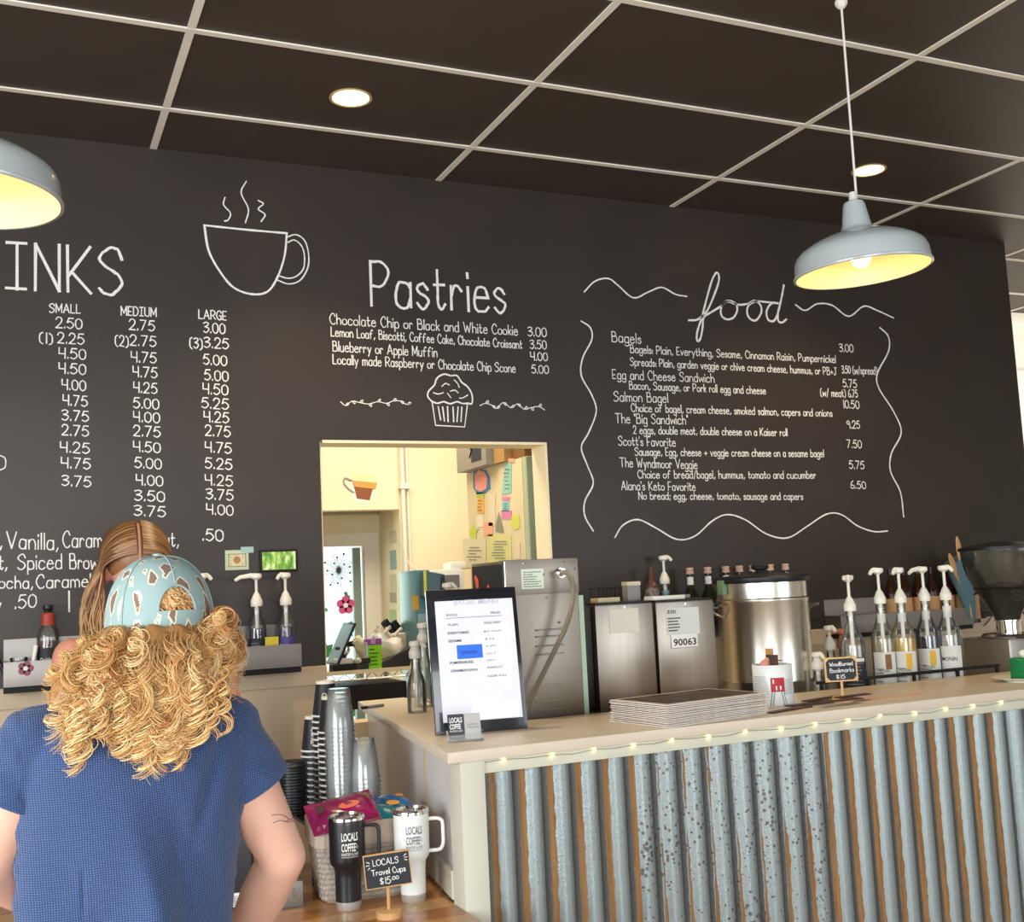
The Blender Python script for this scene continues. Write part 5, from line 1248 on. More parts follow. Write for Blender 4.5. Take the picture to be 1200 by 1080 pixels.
# clear syrup pumps standing at the counter end
def clear_pump(px_, ptop, Y, H, lab, b=.034):
    P = at(px_, ptop, Y); t = thing('clear_pump_bottle', lab, 'bottle', (P.x, Y, T), 0, 'clear pump bottles behind the framed menu'); ph = P.z-T-H
    G().lathe([(0, 0), (b*.95, 0), (b, .005), (b, H*.52), (b*.85, H*.62), (b*.5, H*.8), (.016, H*.88), (.016, H), (0, H)], 28).build('glass', m_glass, t)
    G().lathe([(0, .004), (b*.93, .004), (b*.93, H*.35), (0, H*.35)], 24).build('syrup', m_cl, t)
    G().tube([(0, 0, .02), (0, 0, H)], .008, 8).build('dip_tube', m_greyp, t)
    pump(t, H, ph, m_greyp, math.radians(-20), s=1.1)
clear_pump(486, 751, 3.86, .19, 'shorter clear pump bottle at the counter end beside the pass-through')
clear_pump(495, 730, 4.02, .235, 'clear pump bottle with a grey pump in the middle of the group behind the menu')
clear_pump(513, 707, 4.16, .27, 'clear pump bottle tucked against the framed menu edge')
clear_pump(524, 683, 4.30, .30, 'tallest clear pump bottle rising above the framed menu corner')

# ================================================================== KITCHEN SEEN THROUGH THE OPENING
# fridge with papers on its side
FX = 2.30; fy0 = onx(611, 540, FX).y; fy1 = onx(546, 550, FX).y; fz = onx(609, 536, FX).z
fg = thing('fridge', 'beige kitchen refrigerator with its side covered in notes and drawings', 'fridge', (FX, fy0, 0))
G().box(0, .72, 0, fy1-fy0, .03, fz).build('cabinet', mat('fridge beige', 'd9c59a', .5, var=.04, vscale=4), fg, bevel=.006)
G().box(-.0, .74, -.055, -.004, .05, fz).build('front_door', mat('fridge front', 'a9b08e', .4), fg, bevel=.008)
G().box(.10, .13, -.095, -.056, .9, 1.7).build('door_handle', m_steeld, fg, bevel=.006)
G().box(.02, .70, .03, fy1-fy0-.03, 0, .03).build('feet', m_black, fg, smooth=False)
def note(px0, py0, px1, py1, m, nm='note', tri=None, parent=fg, eps=.0015):
    P = [onx(px0, py0, FX), onx(px1, py0, FX), onx(px1, py1, FX), onx(px0, py1, FX)]
    if tri: P = [onx(x, y, FX) for x, y in tri]
    ps = [(-eps, p.y-fy0, p.z) for p in P]
    return G().extr(ps, (-.0012, 0, 0)).build(nm, m, parent, smooth=False)
nc = {k: mat('note '+k, k, .8) for k in ('ef9d8a', '6fa3ad', '9ac8b0', 'f2b04e', 'a9c45e', 'e5cfae', 'c4cc4a', 'f0a884', '8e8a72', '86c4c0', 'd783a0', 'd6d25a', 'dccfa5', 'd9cf86', 'ead9b8', '4f7fa8')}
note(0,0,0,0, nc['4f7fa8'], 'drawing', [(555,553),(560,549),(570,551),(574,558),(575,572),(569,578),(559,579),(555,571)])
note(0,0,0,0, nc['ef9d8a'], 'drawing', [(557,556),(562,550),(569,553),(572,560),(571,572),(564,576),(558,573)], eps=.004)
note(590, 543, 600, 579, nc['9ac8b0'], tri=[(592,543),(600,541),(600,577),(588,580)]); note(559, 577, 568, 583, nc['a9c45e']); note(560, 583, 568, 601, nc['f2b04e']); note(559, 603, 567, 617, nc['ead9b8'])
note(573, 578, 581, 616, nc['e5cfae']); note(588, 598, 600, 608, nc['d783a0']); note(589, 587, 597, 599, nc['86c4c0']); note(589, 582, 598, 586, nc['d783a0'])
note(0,0,0,0, nc['c4cc4a'], 'paper_star', [(555,614),(557,619),(561,620),(558,625),(559,631),(554,630),(550,627),(551,621)])
note(567, 612, 578, 628, nc['f0a884']); note(0,0,0,0, nc['8e8a72'], 'drawing', [(585,600),(590,618),(591,625),(581,623),(582,612)]); note(0,0,0,0, nc['d6d25a'], 'paper_leaf', [(600,604),(609,603),(610,618),(604,621),(599,616)])
n1 = note(543, 631, 570, 665, nc['dccfa5'], 'letter'); n2 = note(572, 626, 600, 662, nc['d9cf86'], 'certificate')
note(604, 635, 610, 655, nc['e5cfae'], 'paper_doll'); note(596, 537, 603, 542, nc['f0a884'])
def scrib(x0, y0, x1, y1, n, m=m_inkg):
    g = G()
    for k in range(n):
        y = y0+(y1-y0)*(k+.5)/n; a = random.uniform(0, .25); b = random.uniform(.6, 1)
        P = [onx(x0+(x1-x0)*a, y, FX), onx(x0+(x1-x0)*b, y, FX)]
        g.extr([(-.0046, P[0].y-fy0, P[0].z), (-.0046, P[1].y-fy0, P[1].z), (-.0046, P[1].y-fy0, P[1].z+.004), (-.0046, P[0].y-fy0, P[0].z+.004)], (-.0004, 0, 0))
    o = g.build('handwriting', m, fg, smooth=False); o['kind'] = 'stuff'
scrib(547, 640, 566, 658, 5); scrib(576, 633, 597, 656, 7); scrib(560, 585, 567, 600, 4); scrib(558, 560, 570, 572, 3, mat('red ink', 'b8505a', .8)); scrib(591, 548, 599, 575, 6); scrib(590, 589, 597, 598, 3)
# boxes on the fridge
bz = fz+.0005
def fbox(x0, x1, y0, y1, h, m, lab):
    o = thing('storage_box', lab, 'box', (x0, y0, bz)); G().box(0, x1-x0, 0, y1-y0, 0, h).build('carton', m, o, bevel=.002); return o
yb0 = fy0+.30
o = fbox(FX-.06, FX+.25, yb0, fy1-.02, .26, mat('grey carton', 'a59c8d', .7), 'grey printed carton on top of the kitchen refrigerator')
G().box(-.001, -.0005, .06, .20, .03, .25).build('dark_print', mat('navy print', '2e3140', .6), o, smooth=False)
G().tube([(-.002, .25, .20), (-.002, .17, .12), (-.002, .22, .06)], .004, 5).tube([(-.002, .14, .22), (-.002, .20, .10)], .004, 5).tube([(-.002, .28, .22), (-.002, .08, .21)], .004, 5).build('line_print', m_ink, o)
G().box(-.002, .311, .405-.02, .407-.02, 0, .26).build('side_flap', mat('pale carton', 'd8cdb8', .7), o, smooth=False) if False else None
fbox(FX-.02, FX+.30, fy0+.16, yb0-.004, .20, mat('kraft carton', 'c39a5a', .7), 'tan cardboard carton next to the grey one on the refrigerator')
fbox(FX+.02, FX+.60, fy0+.0, fy0+.155, .18, mat('brown carton', '8a6238', .7), 'brown cardboard box at the front of the refrigerator top')
# cup decal on the kitchen wall
dk = thing('cup_decal', 'flat cutout of a layered coffee cup stuck on the cream kitchen wall', 'decal', (at(424, 570, KY).x, KY, at(424, 570, KY).z))
def kp(x, y): p = at(x, y, KY); return (p.x-dk.location.x, p.z-dk.location.z)
def kpoly(P, m, nm, d): G().extr([(kp(x, y)[0], -d, kp(x, y)[1]) for x, y in P], (0, .0012, 0)).build(nm, m, dk, smooth=False)
kpoly([(412,555),(420,552),(438,554),(444,559),(436,585),(424,590),(416,587),(409,574)], m_white, 'white_border', .002)
kpoly([(413,565),(441,567),(436,575),(433,586),(418,584),(416,575)], mat('coffee brown', '8a4f2c', .5), 'coffee_layer', .0035)
kpoly([(412,559),(442,562),(440,573),(415,570)], mat('caramel', 'd79a4a', .5), 'caramel_layer', .005)
kpoly([(412,556),(420,553),(437,555),(443,560),(442,566),(412,563)], mat('foam cream', 'e9d9a8', .6), 'foam_layer', .0065)
G().tube([(kp(x, y)[0], -.004, kp(x, y)[1]) for x, y in smooth([(412,563),(404,560),(403,566),(409,573),(415,577)], 4)], .006, 6).build('cup_handle', mat('cup grey', 'a7a39a', .4), dk)
# pipe, cable
p0 = at(471, 517, KY-.05); p1 = at(469, 740, KY-.05)
t = thing('wall_pipe', 'thin cream conduit running down the kitchen wall corner', 'pipe', (p0.x, KY-.035, 0))
G().tube([(0, 0, .9), (0, 0, 3.3)], .014, 10).tube([(.035, .01, 1.6), (.035, .01, 3.3)], .007, 8).build('conduit', m_white, t)
for z in (1.42, 2.15, 2.6): G().box(-.022, .045, -.018, .034, z, z+.03).build('strap', m_white, t, smooth=False)
# paper strip notices on the niche side wall
for i, (y0, y1, c) in enumerate(((622, 636, 'c9b9a0'), (645, 667, '8aa39a'), (673, 693, 'c9bd9d'), (694, 706, 'a79c84'), (714, 732, 'a9bf8a'))):
    a = onx(457, y0, x_j); b = onx(465, y1, x_j)
    o = G().box(-.002, -.0004, b.y-a.y, 0, 0, a.z-b.z).build('posted_notice', mat('notice '+c, c, .7), None, smooth=False, loc=(x_j, a.y, b.z))
    tag(o, ('small heart card posted highest', 'grey-green card posted second', 'tan lettered notice posted third', 'small framed notice posted fourth', 'pale green sheet posted lowest')[i]+' beside the kitchen door', 'notice')

# wire shelf unit with clutter
SY = 5.1; A = at(383, 790, SY); B = at(484, 780, SY); SZ = at(440, 786, SY).z
ws = thing('wire_shelf', 'kitchen wire shelving unit just inside the opening carrying clutter', 'shelf', (A.x-.05, SY, 0)); Ws = B.x-A.x+.045
def wl(z):
    for y in (0, .42):
        G().tube([(0, y, z), (Ws, y, z)], .005, 6).tube([(0, y, z-.032), (Ws, y, z-.032)], .004, 6).build('edge_wire', m_chrome, ws)
        n = 14; G().tube([(Ws*k/n, y, z-.002-.030*(k % 2)) for k in range(n+1)], .0028, 5).build('zigzag_wire', m_chrome, ws)
    g = G()
    for k in range(30): g.tube([(Ws*k/29, 0, z), (Ws*k/29, .42, z)], .002, 4)
    o = g.build('shelf_wires', m_chrome, ws); o['kind'] = 'stuff'
wl(SZ); wl(SZ-.50)
G().box(-.01, Ws+.01, -.012, -.006, SZ-.006, SZ+.012).build('label_strip', mat('cream strip', 'e2d9b8', .5), ws, smooth=False)
G().box(0, Ws, .0, .42, SZ+.001, SZ+.006).build('shelf_liner', mat('cream strip', 'e2d9b8', .5), ws, smooth=False)
for x in (0, Ws):
    for y in (0, .42): G().tube([(x, y, 0), (x, y, SZ+.03)], .0125, 10).build('post', m_chrome, ws)
G().box(.02, Ws-.02, .03, .39, SZ-.17, SZ-.06).build('dark_drawer', m_black, ws, smooth=False)
ZS = SZ+.0065
def K(px_, Y): return at(px_, 780, Y).x
def kt(nm, lab, cat, px_, Y): return thing(nm, lab, cat, (K(px_, Y), Y, ZS))
mpx = (at(450, 780, SY)-at(440, 780, SY)).x/10
t = kt('drink_carton', 'lime green and purple carton standing on the kitchen wire shelf', 'carton', 438, 5.16); h = at(438, 748, 5.16).z-ZS
G().box(-.036, .032, -.03, .03, 0, h*.80).build('carton', mat('lime', '8edc1e', .4), t, bevel=.002); G().box(-.037, .033, -.031, .031, h*.80, h).build('purple_top', mat('purple', 'a04fae', .4), t, bevel=.002)
G().box(-.040, -.0365, -.03, .03, 0, h*.9).build('white_side', m_paper, t, smooth=False)
label_print(t, mat('dark green ink', '3f7a1c', .7), -.028, .024, h*.1, h*.72, -.0305, 5)
ptext('35', .025, m_paper, t, (-.022, -.0318, h*.85), bold=.02); 
def bagblob(lab, px_, Y, w, h, m, seed):
    random.seed(seed); t = kt('plastic_bag', lab, 'bag', px_, Y); g = G().ell((0, 0, h*.5), (w/2, .07, h*.5), 26, 18)
    g.v = [(x*(1+.10*math.sin(9*z/h*3+seed)+.06*math.sin(40*x+seed)), y*(1+.15*math.sin(30*x+20*z)), max(0, z+.012*math.sin(50*x+seed))) for x, y, z in g.v]
    g.build('bag_body', m, t, angle=70)
    G().tube([(-.01, 0, h*.95), (-.03, 0, h*1.12), (-.02, .01, h*1.2)], [.012, .007, .012], 8).tube([(.01, 0, h*.95), (.03, 0, h*1.10), (.05, .01, h*1.17)], [.012, .007, .010], 8).build('knot', m, t); return t
bagblob('grey striped plastic bag on the kitchen shelf behind the green carton', 448, 5.38, .12, .155, mat('grey bag', 'a3a29c', .4, col2='d8d6cf', vscale=30), 3)
bagblob('translucent white plastic bag of napkins on the kitchen shelf', 461, 5.23, .10, .150, mat('white bag', 'ddd2c6', .35, var=.08, vscale=25), 5)
t = kt('cream_sack', 'cream paper sack at the end of the kitchen shelf', 'sack', 472, 5.42); G().box(-.06, .08, -.05, .05, 0, .15).build('sack', mat('cream sack', 'e6d8b2', .7), t, bevel=.015)
t = kt('knife_block', 'sloping black block on the kitchen shelf in front of the bags', 'block', 465, 5.13)
G().extr([(-.085, 0, 0), (.11, 0, 0), (.11, 0, .095), (.05, 0, .08), (-.085, 0, .022)], (0, .07, 0)).build('block', mat('charcoal', '2b2b2d', .5), t, bevel=.003)
G().lathe([(0, 0), (.02, 0), (.021, .03), (0, .03)], 16, (.085, -.012, .045)).build('orange_cap', mat('orange cap', 'e0603a', .5), t)
for i, (px_, Y, L_, tl, lab) in enumerate(((461, 5.45, .26, -.62, 'long black tube leaning on the kitchen shelf behind the bags'), (470, 5.46, .25, -.62, 'second long black tube leaning beside the first on the kitchen shelf'))):
    t = thing('black_tube', lab, 'tube', (K(px_, Y)+.11, Y, ZS+.0)); G().lathe([(0, 0), (.021, 0), (.021, L_), (.017, L_), (.017, L_-.01), (0, L_-.01)], 20).xform(Matrix.Rotation(tl, 4, 'Y')).build('tube', m_black, t)
t = kt('glass_jug', 'squat clear glass jug on the kitchen shelf', 'jug', 414, 5.33); G().lathe([(0, 0), (.055, 0), (.068, .02), (.065, .05), (.03, .085), (.026, .10), (.03, .104), (0, .104)], 28).build('glass', m_glass, t); G().lathe([(0, .104), (.028, .104), (.028, .125), (0, .13)], 20).build('stopper', m_black, t); G().lathe([(.067, .018), (.0685, .02), (.066, .034), (.064, .034)], 28, cap=False).build('orange_band', mat('orange cap', 'e0603a', .5), t)
t = kt('paper_roll', 'cream paper roll tilted on the kitchen shelf', 'roll', 428, 5.32); G().lathe([(.012, -.07), (.03, -.07), (.03, .07), (.012, .07)], 22, cap=False).xform(Matrix.Translation((0, 0, .085)) @ Matrix.Rotation(-.75, 4, 'Y')).build('roll', mat('cream sack', 'e6d8b2', .7), t)
G().lathe([(0, -.01), (.03, -.01), (.03, .0), (0, .0)], 14, (.035, 0, .012)).build('roll_foot', m_black, t)
t = kt('black_case', 'low black plastic case on the kitchen shelf edge', 'case', 406, 5.13); G().box(-.07, .085, -.02, .05, 0, .034).build('case', m_blackm, t, bevel=.004); G().box(-.05, .03, -.01, .04, .0345, .060).build('white_pad', m_rim, t, bevel=.003)
t = kt('grey_tape_gun', 'small tangle of grey and black tools on the kitchen shelf', 'tool', 424, 5.12); G().box(-.03, .03, -.015, .03, 0, .03).box(-.01, .04, -.01, .02, .03, .055).build('tool_body', mat('charcoal', '2b2b2d', .5), t, bevel=.004); G().ell((-.02, 0, .045), (.02, .02, .014), 14, 8).build('grey_wheel', m_greyp, t)
# tilted monitor
t = kt('tilted_screen', 'slim dark screen tilted on a stand at the near end of the kitchen shelf', 'monitor', 389, 5.2)
Mx = Matrix.Translation((0, 0, .03)) @ Matrix.Rotation(.45, 4, 'Y')
G().box(-.004, .006, -.10, .10, 0, .21).xform(Mx).build('screen_frame', m_black, t, bevel=.002)
G().box(-.0052, -.0042, -.09, .09, .01, .20).xform(Mx).build('screen_face', mat('blue grey screen', '86a9bd', .15), t, smooth=False)
G().extr([(.0, -.04, 0), (.09, -.04, 0), (.03, -.04, .11)], (0, .08, 0)).build('stand', m_blackm, t, smooth=False)
# pink tub below and marker
t = thing('food_tub', 'translucent pinkish storage tub on the lower kitchen shelf', 'tub', (at(472, 815, 5.0).x, 4.93, SZ-.27)); G().box(-.07, .08, -.06, .06, 0, .13).build('tub', mat('pink tub', 'cfae9c', .4), t, bevel=.008); G().box(-.078, .088, -.068, .068, .1305, .142).build('tub_lid', mat('tub lid', 'e0cdbb', .4), t, bevel=.004)
t = thing('prep_table', 'plain cream prep table beneath the kitchen wire shelf opening', 'table', (1.33, 4.86, 0)); G().box(0, .62, 0, .18, SZ-.30, SZ-.2705).build('table_top', m_beige, t, smooth=False)
for x in (.01, .57):
    for y in (.01, .13): G().box(x, x+.04, y, y+.04, 0, SZ-.3005).build('leg', m_beige, t, smooth=False)
# teal dispenser machine
DY = 5.2; A = at(486, 668, DY); B = at(519, 790, DY)
t = thing('teal_dispenser', 'teal and black wall-height beverage machine with a protruding nozzle head', 'machine', (A.x, DY, 1.0)); w_ = B.x-A.x; h_ = A.z-1.0
mt_ = mat('teal machine', '5f8f98', .35); 
G().box(0, w_*.62, 0, .25, 0, h_).build('cabinet', mt_, t, bevel=.005)
G().box(w_*.05, w_*.60, -.006, -.001, h_*.25, h_*.66).build('photo_panel', mat('pale blue panel', 'bcd6dc', .3, col2='7fa7b0', vscale=14), t, smooth=False)
G().extr([(w_*.15, 0, h_*.80), (w_*.75, 0, h_*.66), (w_*1.05, 0, h_*.80), (w_*.95, 0, h_*.96), (w_*.2, 0, h_*.99)], (0, -.08, 0)).build('nozzle_head', mat('slate head', '4a6268', .35), t, bevel=.004)
G().extr([(w_*.75, -.082, h_*.66), (w_*1.05, -.082, h_*.80), (w_*.95, -.082, h_*.96), (w_*.85, -.082, h_*.93)], (0, -.006, 0)).build('black_nozzle', m_black, t, smooth=False)
G().box(w_*.12, w_*.22, -.088, -.081, h_*.80, h_*.99).build('yellow_strip', mat('yellow strip', 'd8dc4e', .5), t, smooth=False)
P = at(483, 706, DY-.01); o = G().box(-.018, .012, -.003, .0, -.035, .035).build('yellow_note', mat('amber note', 'e8b23e', .7), None, smooth=False, loc=(P.x, DY-.004, P.z)); o.location = (t.location.x-.0+.012-.012, DY-.001, P.z); tag(o, 'amber sticky note on the edge of the teal machine', 'note')
G().box(0, w_*.62, 0, .25, -1.0, -.0005).build('cabinet_base', m_steeld, t, smooth=False)
t2 = thing('cable', 'thin dark cable drooping from the kitchen conduit to the teal machine', 'cable', (0, 0, 0)); a = at(472, 640, 6.4); b = at(487, 668, 5.4)
G().tube(smooth([tuple(a), tuple(a.lerp(b, .5)+Vector((0, 0, -.03))), (b.x, b.y, 1.0+h_+.004)], 6), .004, 6).build('cable_run', m_greyp, t2)
# white appliance behind
A = at(506, 668, 5.8); B = at(545, 690, 5.8); t = thing('white_appliance', 'white box-shaped kitchen appliance behind the teal machine', 'appliance', (A.x, 5.75, .9)); w_ = min(B.x-A.x+.15, FX-.02-A.x); h_ = A.z-.9
G().box(0, w_, 0, .4, 0, h_).build('casing', m_paper, t, bevel=.01); G().box(.03, w_-.03, -.004, -.001, h_-.10, h_-.03).build('control_strip', m_inkg, t, smooth=False); G().box(.1, .22, .02, .15, h_, h_+.04).build('folded_cloth', m_rim, t, bevel=.01)
G().box(0, w_, 0, .4, -.9, -.0005).build('base_unit', m_beige, t, smooth=False)

# ================================================================== PEOPLE
def remesh(g, name, m, parent, base, voxel=.006, smooth_it=6, deform=None):
    me = g.mesh('tmp', [m]); o = bpy.data.objects.new('tmp', me); COL.objects.link(o)
    r = o.modifiers.new('r', 'REMESH'); r.mode = 'VOXEL'; r.voxel_size = voxel
    s_ = o.modifiers.new('s', 'SMOOTH'); s_.iterations = smooth_it; s_.factor = .5
    dg = bpy.context.evaluated_depsgraph_get(); dg.update(); nm = bpy.data.meshes.new_from_object(o.evaluated_get(dg)); bpy.data.objects.remove(o)
    co = np.empty(len(nm.vertices)*3); nm.vertices.foreach_get('co', co); co = co.reshape(-1, 3)
    if deform is not None:
        no = np.empty(len(nm.vertices)*3); nm.vertices.foreach_get('normal', no); co = deform(co, no.reshape(-1, 3))
    co = co-np.array(base); nm.vertices.foreach_set('co', co.ravel())
    nm.materials.clear(); nm.materials.append(m); nm.polygons.foreach_set('use_smooth', [True]*len(nm.polygons)); nm.update(); nm.name = name
    ob = bpy.data.objects.new(name, nm); COL.objects.link(ob); ob.parent = parent; return ob
def loft(g, secs, n=40, p=2.3):
    vs = []; fs = []
    for (z, xc, yc, rx, ry) in secs:
        for i in range(n):
            a = 2*PI*i/n; c, s_ = math.cos(a), math.sin(a)
            vs.append((xc+rx*math.copysign(abs(c)**(2/p), c), yc+ry*math.copysign(abs(s_)**(2/p), s_), z))
    for q in range(len(secs)-1):
        for i in range(n): fs.append((q*n+i, q*n+(i+1) % n, (q+1)*n+(i+1) % n, (q+1)*n+i))
    fs.append(tuple(range(n))[::-1]); fs.append(tuple((len(secs)-1)*n+i for i in range(n)))
    g.add(vs, fs)
def limb(g, pts):
    for (a, ra), (b, rb) in zip(pts[:-1], pts[1:]): g.capsule(a, ra, b, rb)
def hand(g, w, d, side, palm_n, curl=.5, k=1.0):
    """w wrist, d direction of the hand, side vector toward the thumb, palm_n palm normal"""
    w = Vector(w); d = Vector(d).normalized(); n = Vector(palm_n).normalized(); sd = d.cross(n).normalized()
    if sd.dot(Vector(side)) < 0: sd = -sd
    pc = w+d*.045*k
    g.capsule(w, .024*k, w+d*.03*k, .026*k)
    for q in (-.026, -.009, .009, .026): g.capsule(w+d*.02*k+sd*q*.7*k, .015*k, w+d*.085*k+sd*q*k, .0125*k)
    for q, L_, r in ((.030, .072, .0088), (.0105, .080, .009), (-.0105, .074, .0086), (-.030, .058, .0078)):
        b = w+d*.085*k+sd*q*k; dd = (d+n*curl*.35).normalized(); m1 = b+dd*L_*.45*k; dd2 = (d+n*curl).normalized(); m2 = m1+dd2*L_*.30*k; dd3 = (d+n*curl*1.8).normalized(); m3 = m2+dd3*L_*.25*k
        limb(g, [(b, r*k), (m1, r*.95*k), (m2, r*.88*k), (m3, r*.78*k)])
    t0 = w+d*.022*k+sd*.022*k; t1 = t0+(d*.6+sd*.8+n*.2).normalized()*.040*k; t2 = t1+(d*.85+sd*.35+n*.3).normalized()*.030*k
    limb(g, [(t0, .014*k), (t1, .0115*k), (t2, .0090*k)])
def head(g, c, yaw, pitch, k=1.0):
    """skull, face, ears; local face direction is +Y"""
    Rm = Matrix.Rotation(yaw, 3, 'Z') @ Matrix.Rotation(-pitch, 3, 'X'); c = Vector(c)
    def E(p, r, rot=None): g.ell(c+Rm @ (Vector(p)*k), tuple(x*k for x in r), 22, 14, Rm if rot is None else Rm @ rot)
    E((0, -.012, .025), (.074, .092, .088)); E((0, .018, -.035), (.058, .068, .075)); E((0, .045, -.078), (.030, .030, .024))
    E((0, .088, -.018), (.011, .017, .026)); E((0, .100, -.034), (.014, .013, .010))           # nose bridge, tip
    E((-.030, .062, -.035), (.022, .020, .024)); E((.030, .062, -.035), (.022, .020, .024))     # cheeks
    E((0, .074, .020), (.050, .016, .014))                                                      # brow
    E((0, .082, -.060), (.024, .010, .005)); E((0, .081, -.068), (.021, .010, .006))            # lips
    for s_ in (-1, 1): E((s_*.076, -.005, -.012), (.010, .018, .030))
    return Rm, c
def face_parts(t, Rm, c, base, k=1.0):
    for s_ in (-1, 1):
        p = c+Rm @ Vector((s_*.030*k, .074*k, -.002*k))-Vector(base)
        e = G().ell((0, 0, 0), (.0125*k, .012*k, .0115*k), 16, 10).build('eye', mat('eye white', 'e8e2da', .2), t, loc=p)
        G().ell(Rm @ Vector((0, .0095*k, 0)), (.006*k, .004*k, .006*k), 12, 8).build('iris', mat('iris', '4a5a5f', .2), e)
        G().tube([Rm @ Vector((s_*(x)*k, (.094-.02*abs(x-.03)/.02*.4)*k, (.018+.004*math.sin((x-.012)*90))*k)) for x in (.014, .024, .034, .044)], [.003*k, .0035*k, .003*k, .0015*k], 6).build('eyebrow', mat('brow hair', '8a6242', .8), t, loc=c-Vector(base))
    G().ell(Rm @ Vector((0, .090*k, -.0635*k)), (.021*k, .004*k, .0065*k), 16, 8, Rm).build('lips', mat('lip', 'b5655c', .4), t, loc=c-Vector(base))

def strands(paths, radii, mats_idx, sides=4, flat=1.0):
    """paths: (S,P,3), radii: (S,P): many thin tapering tubes as one mesh's arrays"""
    S, P, _ = paths.shape
    T_ = np.gradient(paths, axis=1); T_ /= np.linalg.norm(T_, axis=2, keepdims=True)+1e-9
    ref = np.zeros_like(T_); ref[:, :, 1] = 1; ref[:, :, 0] = .3
    U = np.cross(T_, ref); U /= np.linalg.norm(U, axis=2, keepdims=True)+1e-9; V = np.cross(T_, U)
    ang = np.arange(sides)/sides*2*np.pi
    vs = paths[:, :, None, :]+radii[:, :, None, None]*(np.cos(ang)[None, None, :, None]*U[:, :, None, :]+flat*np.sin(ang)[None, None, :, None]*V[:, :, None, :])
    vs = vs.reshape(-1, 3)
    s_, p_, q_ = np.meshgrid(np.arange(S), np.arange(P-1), np.arange(sides), indexing='ij')
    i0 = (s_*P+p_)*sides+q_; i1 = (s_*P+p_)*sides+(q_+1) % sides
    f = np.stack([i0, i1, i1+sides, i0+sides], -1).reshape(-1, 4); mi = np.repeat(mats_idx, (P-1)*sides)
    return vs, f, mi
def mesh_from_arrays(name, vs, f, mi, mats, parent, base):
    me = bpy.data.meshes.new(name); me.vertices.add(len(vs)); me.vertices.foreach_set('co', (vs-np.array(base)).ravel())
    me.loops.add(f.size); me.loops.foreach_set('vertex_index', f.ravel().astype(np.int32)); me.polygons.add(len(f))
    me.polygons.foreach_set('loop_start', (np.arange(len(f))*4).astype(np.int32)); me.polygons.foreach_set('loop_total', np.full(len(f), 4, np.int32))
    for m in mats: me.materials.append(m)
    me.polygons.foreach_set('material_index', mi.astype(np.int32)); me.polygons.foreach_set('use_smooth', np.ones(len(f), bool)); me.update(calc_edges=True)
    o = bpy.data.objects.new(name, me); COL.objects.link(o); o.parent = parent; return o
def hairmat(n, c, r=.42): return mat(n, c, r, spec=.6)

# ---------------- customer seen from behind
BY = 1.80; base = (.165, BY, 0)
cu = thing('person', 'customer seen from behind in a blue woven short-sleeved top and patterned cap', 'person', base)
hc = at(186, 695, 1.86); HX, HY, HZ = hc.x, 1.86, hc.z-.020
HY_AW = math.radians(10)
g = G()
Rm, c0 = head(g, (HX, HY+.006, HZ-.040), HY_AW, math.radians(10), .83)
limb(g, [((HX-.004, HY-.02, HZ-.07), .052), ((.178, BY+.01, 1.34), .056)])
loft(g, [(1.375, .178, BY+.005, .055, .050), (1.345, .176, BY, .125, .070), (1.31, .175, BY, .150, .085), (1.22, .168, BY, .142, .095), (1.10, .160, BY, .130, .092), (1.0, .157, BY, .135, .095), (.90, .157, BY, .155, .105), (.82, .157, BY, .160, .108)])
shR = Vector((.300, BY+.005, 1.318)); shL = Vector((.045, BY+.005, 1.325))
eR = at(331, 1003, BY+.01); wR = at(272, 1124, BY+.20)
eL = at(-13, 1012, BY+.01); wL = Vector((.075, BY+.20, 1.04))
limb(g, [(shR, .052), (shR.lerp(eR, .5), .047), (eR, .037)]); limb(g, [(eR, .0375), (eR.lerp(wR, .35), .0385), (wR, .026)])
limb(g, [(shL, .052), (shL.lerp(eL, .5), .047), (eL, .037)]); limb(g, [(eL, .0375), (eL.lerp(wL, .35), .038), (wL, .025)])
hand(g, wR, (Vector((.17, BY+.19, .93))-wR), (0, 0, 1), (-.3, -.2, -.3), .5, .92)
hand(g, wL, (Vector((.17, BY+.21, 1.01))-wL), (0, 0, 1), (0, -1, 0), .6, .92)
for s_ in (-1, 1):
    x = .157+s_*.085; limb(g, [((x, BY, .86), .092), ((x+s_*.005, BY+.01, .47), .056), ((x+s_*.008, BY-.01, .10), .038)]); limb(g, [((x+s_*.008, BY-.02, .045), .038), ((x+s_*.02, BY+.15, .035), .030)])
remesh(g, 'body', m_skin, cu, base, .006, 8)
face_parts(cu, Rm, c0, base, .83)
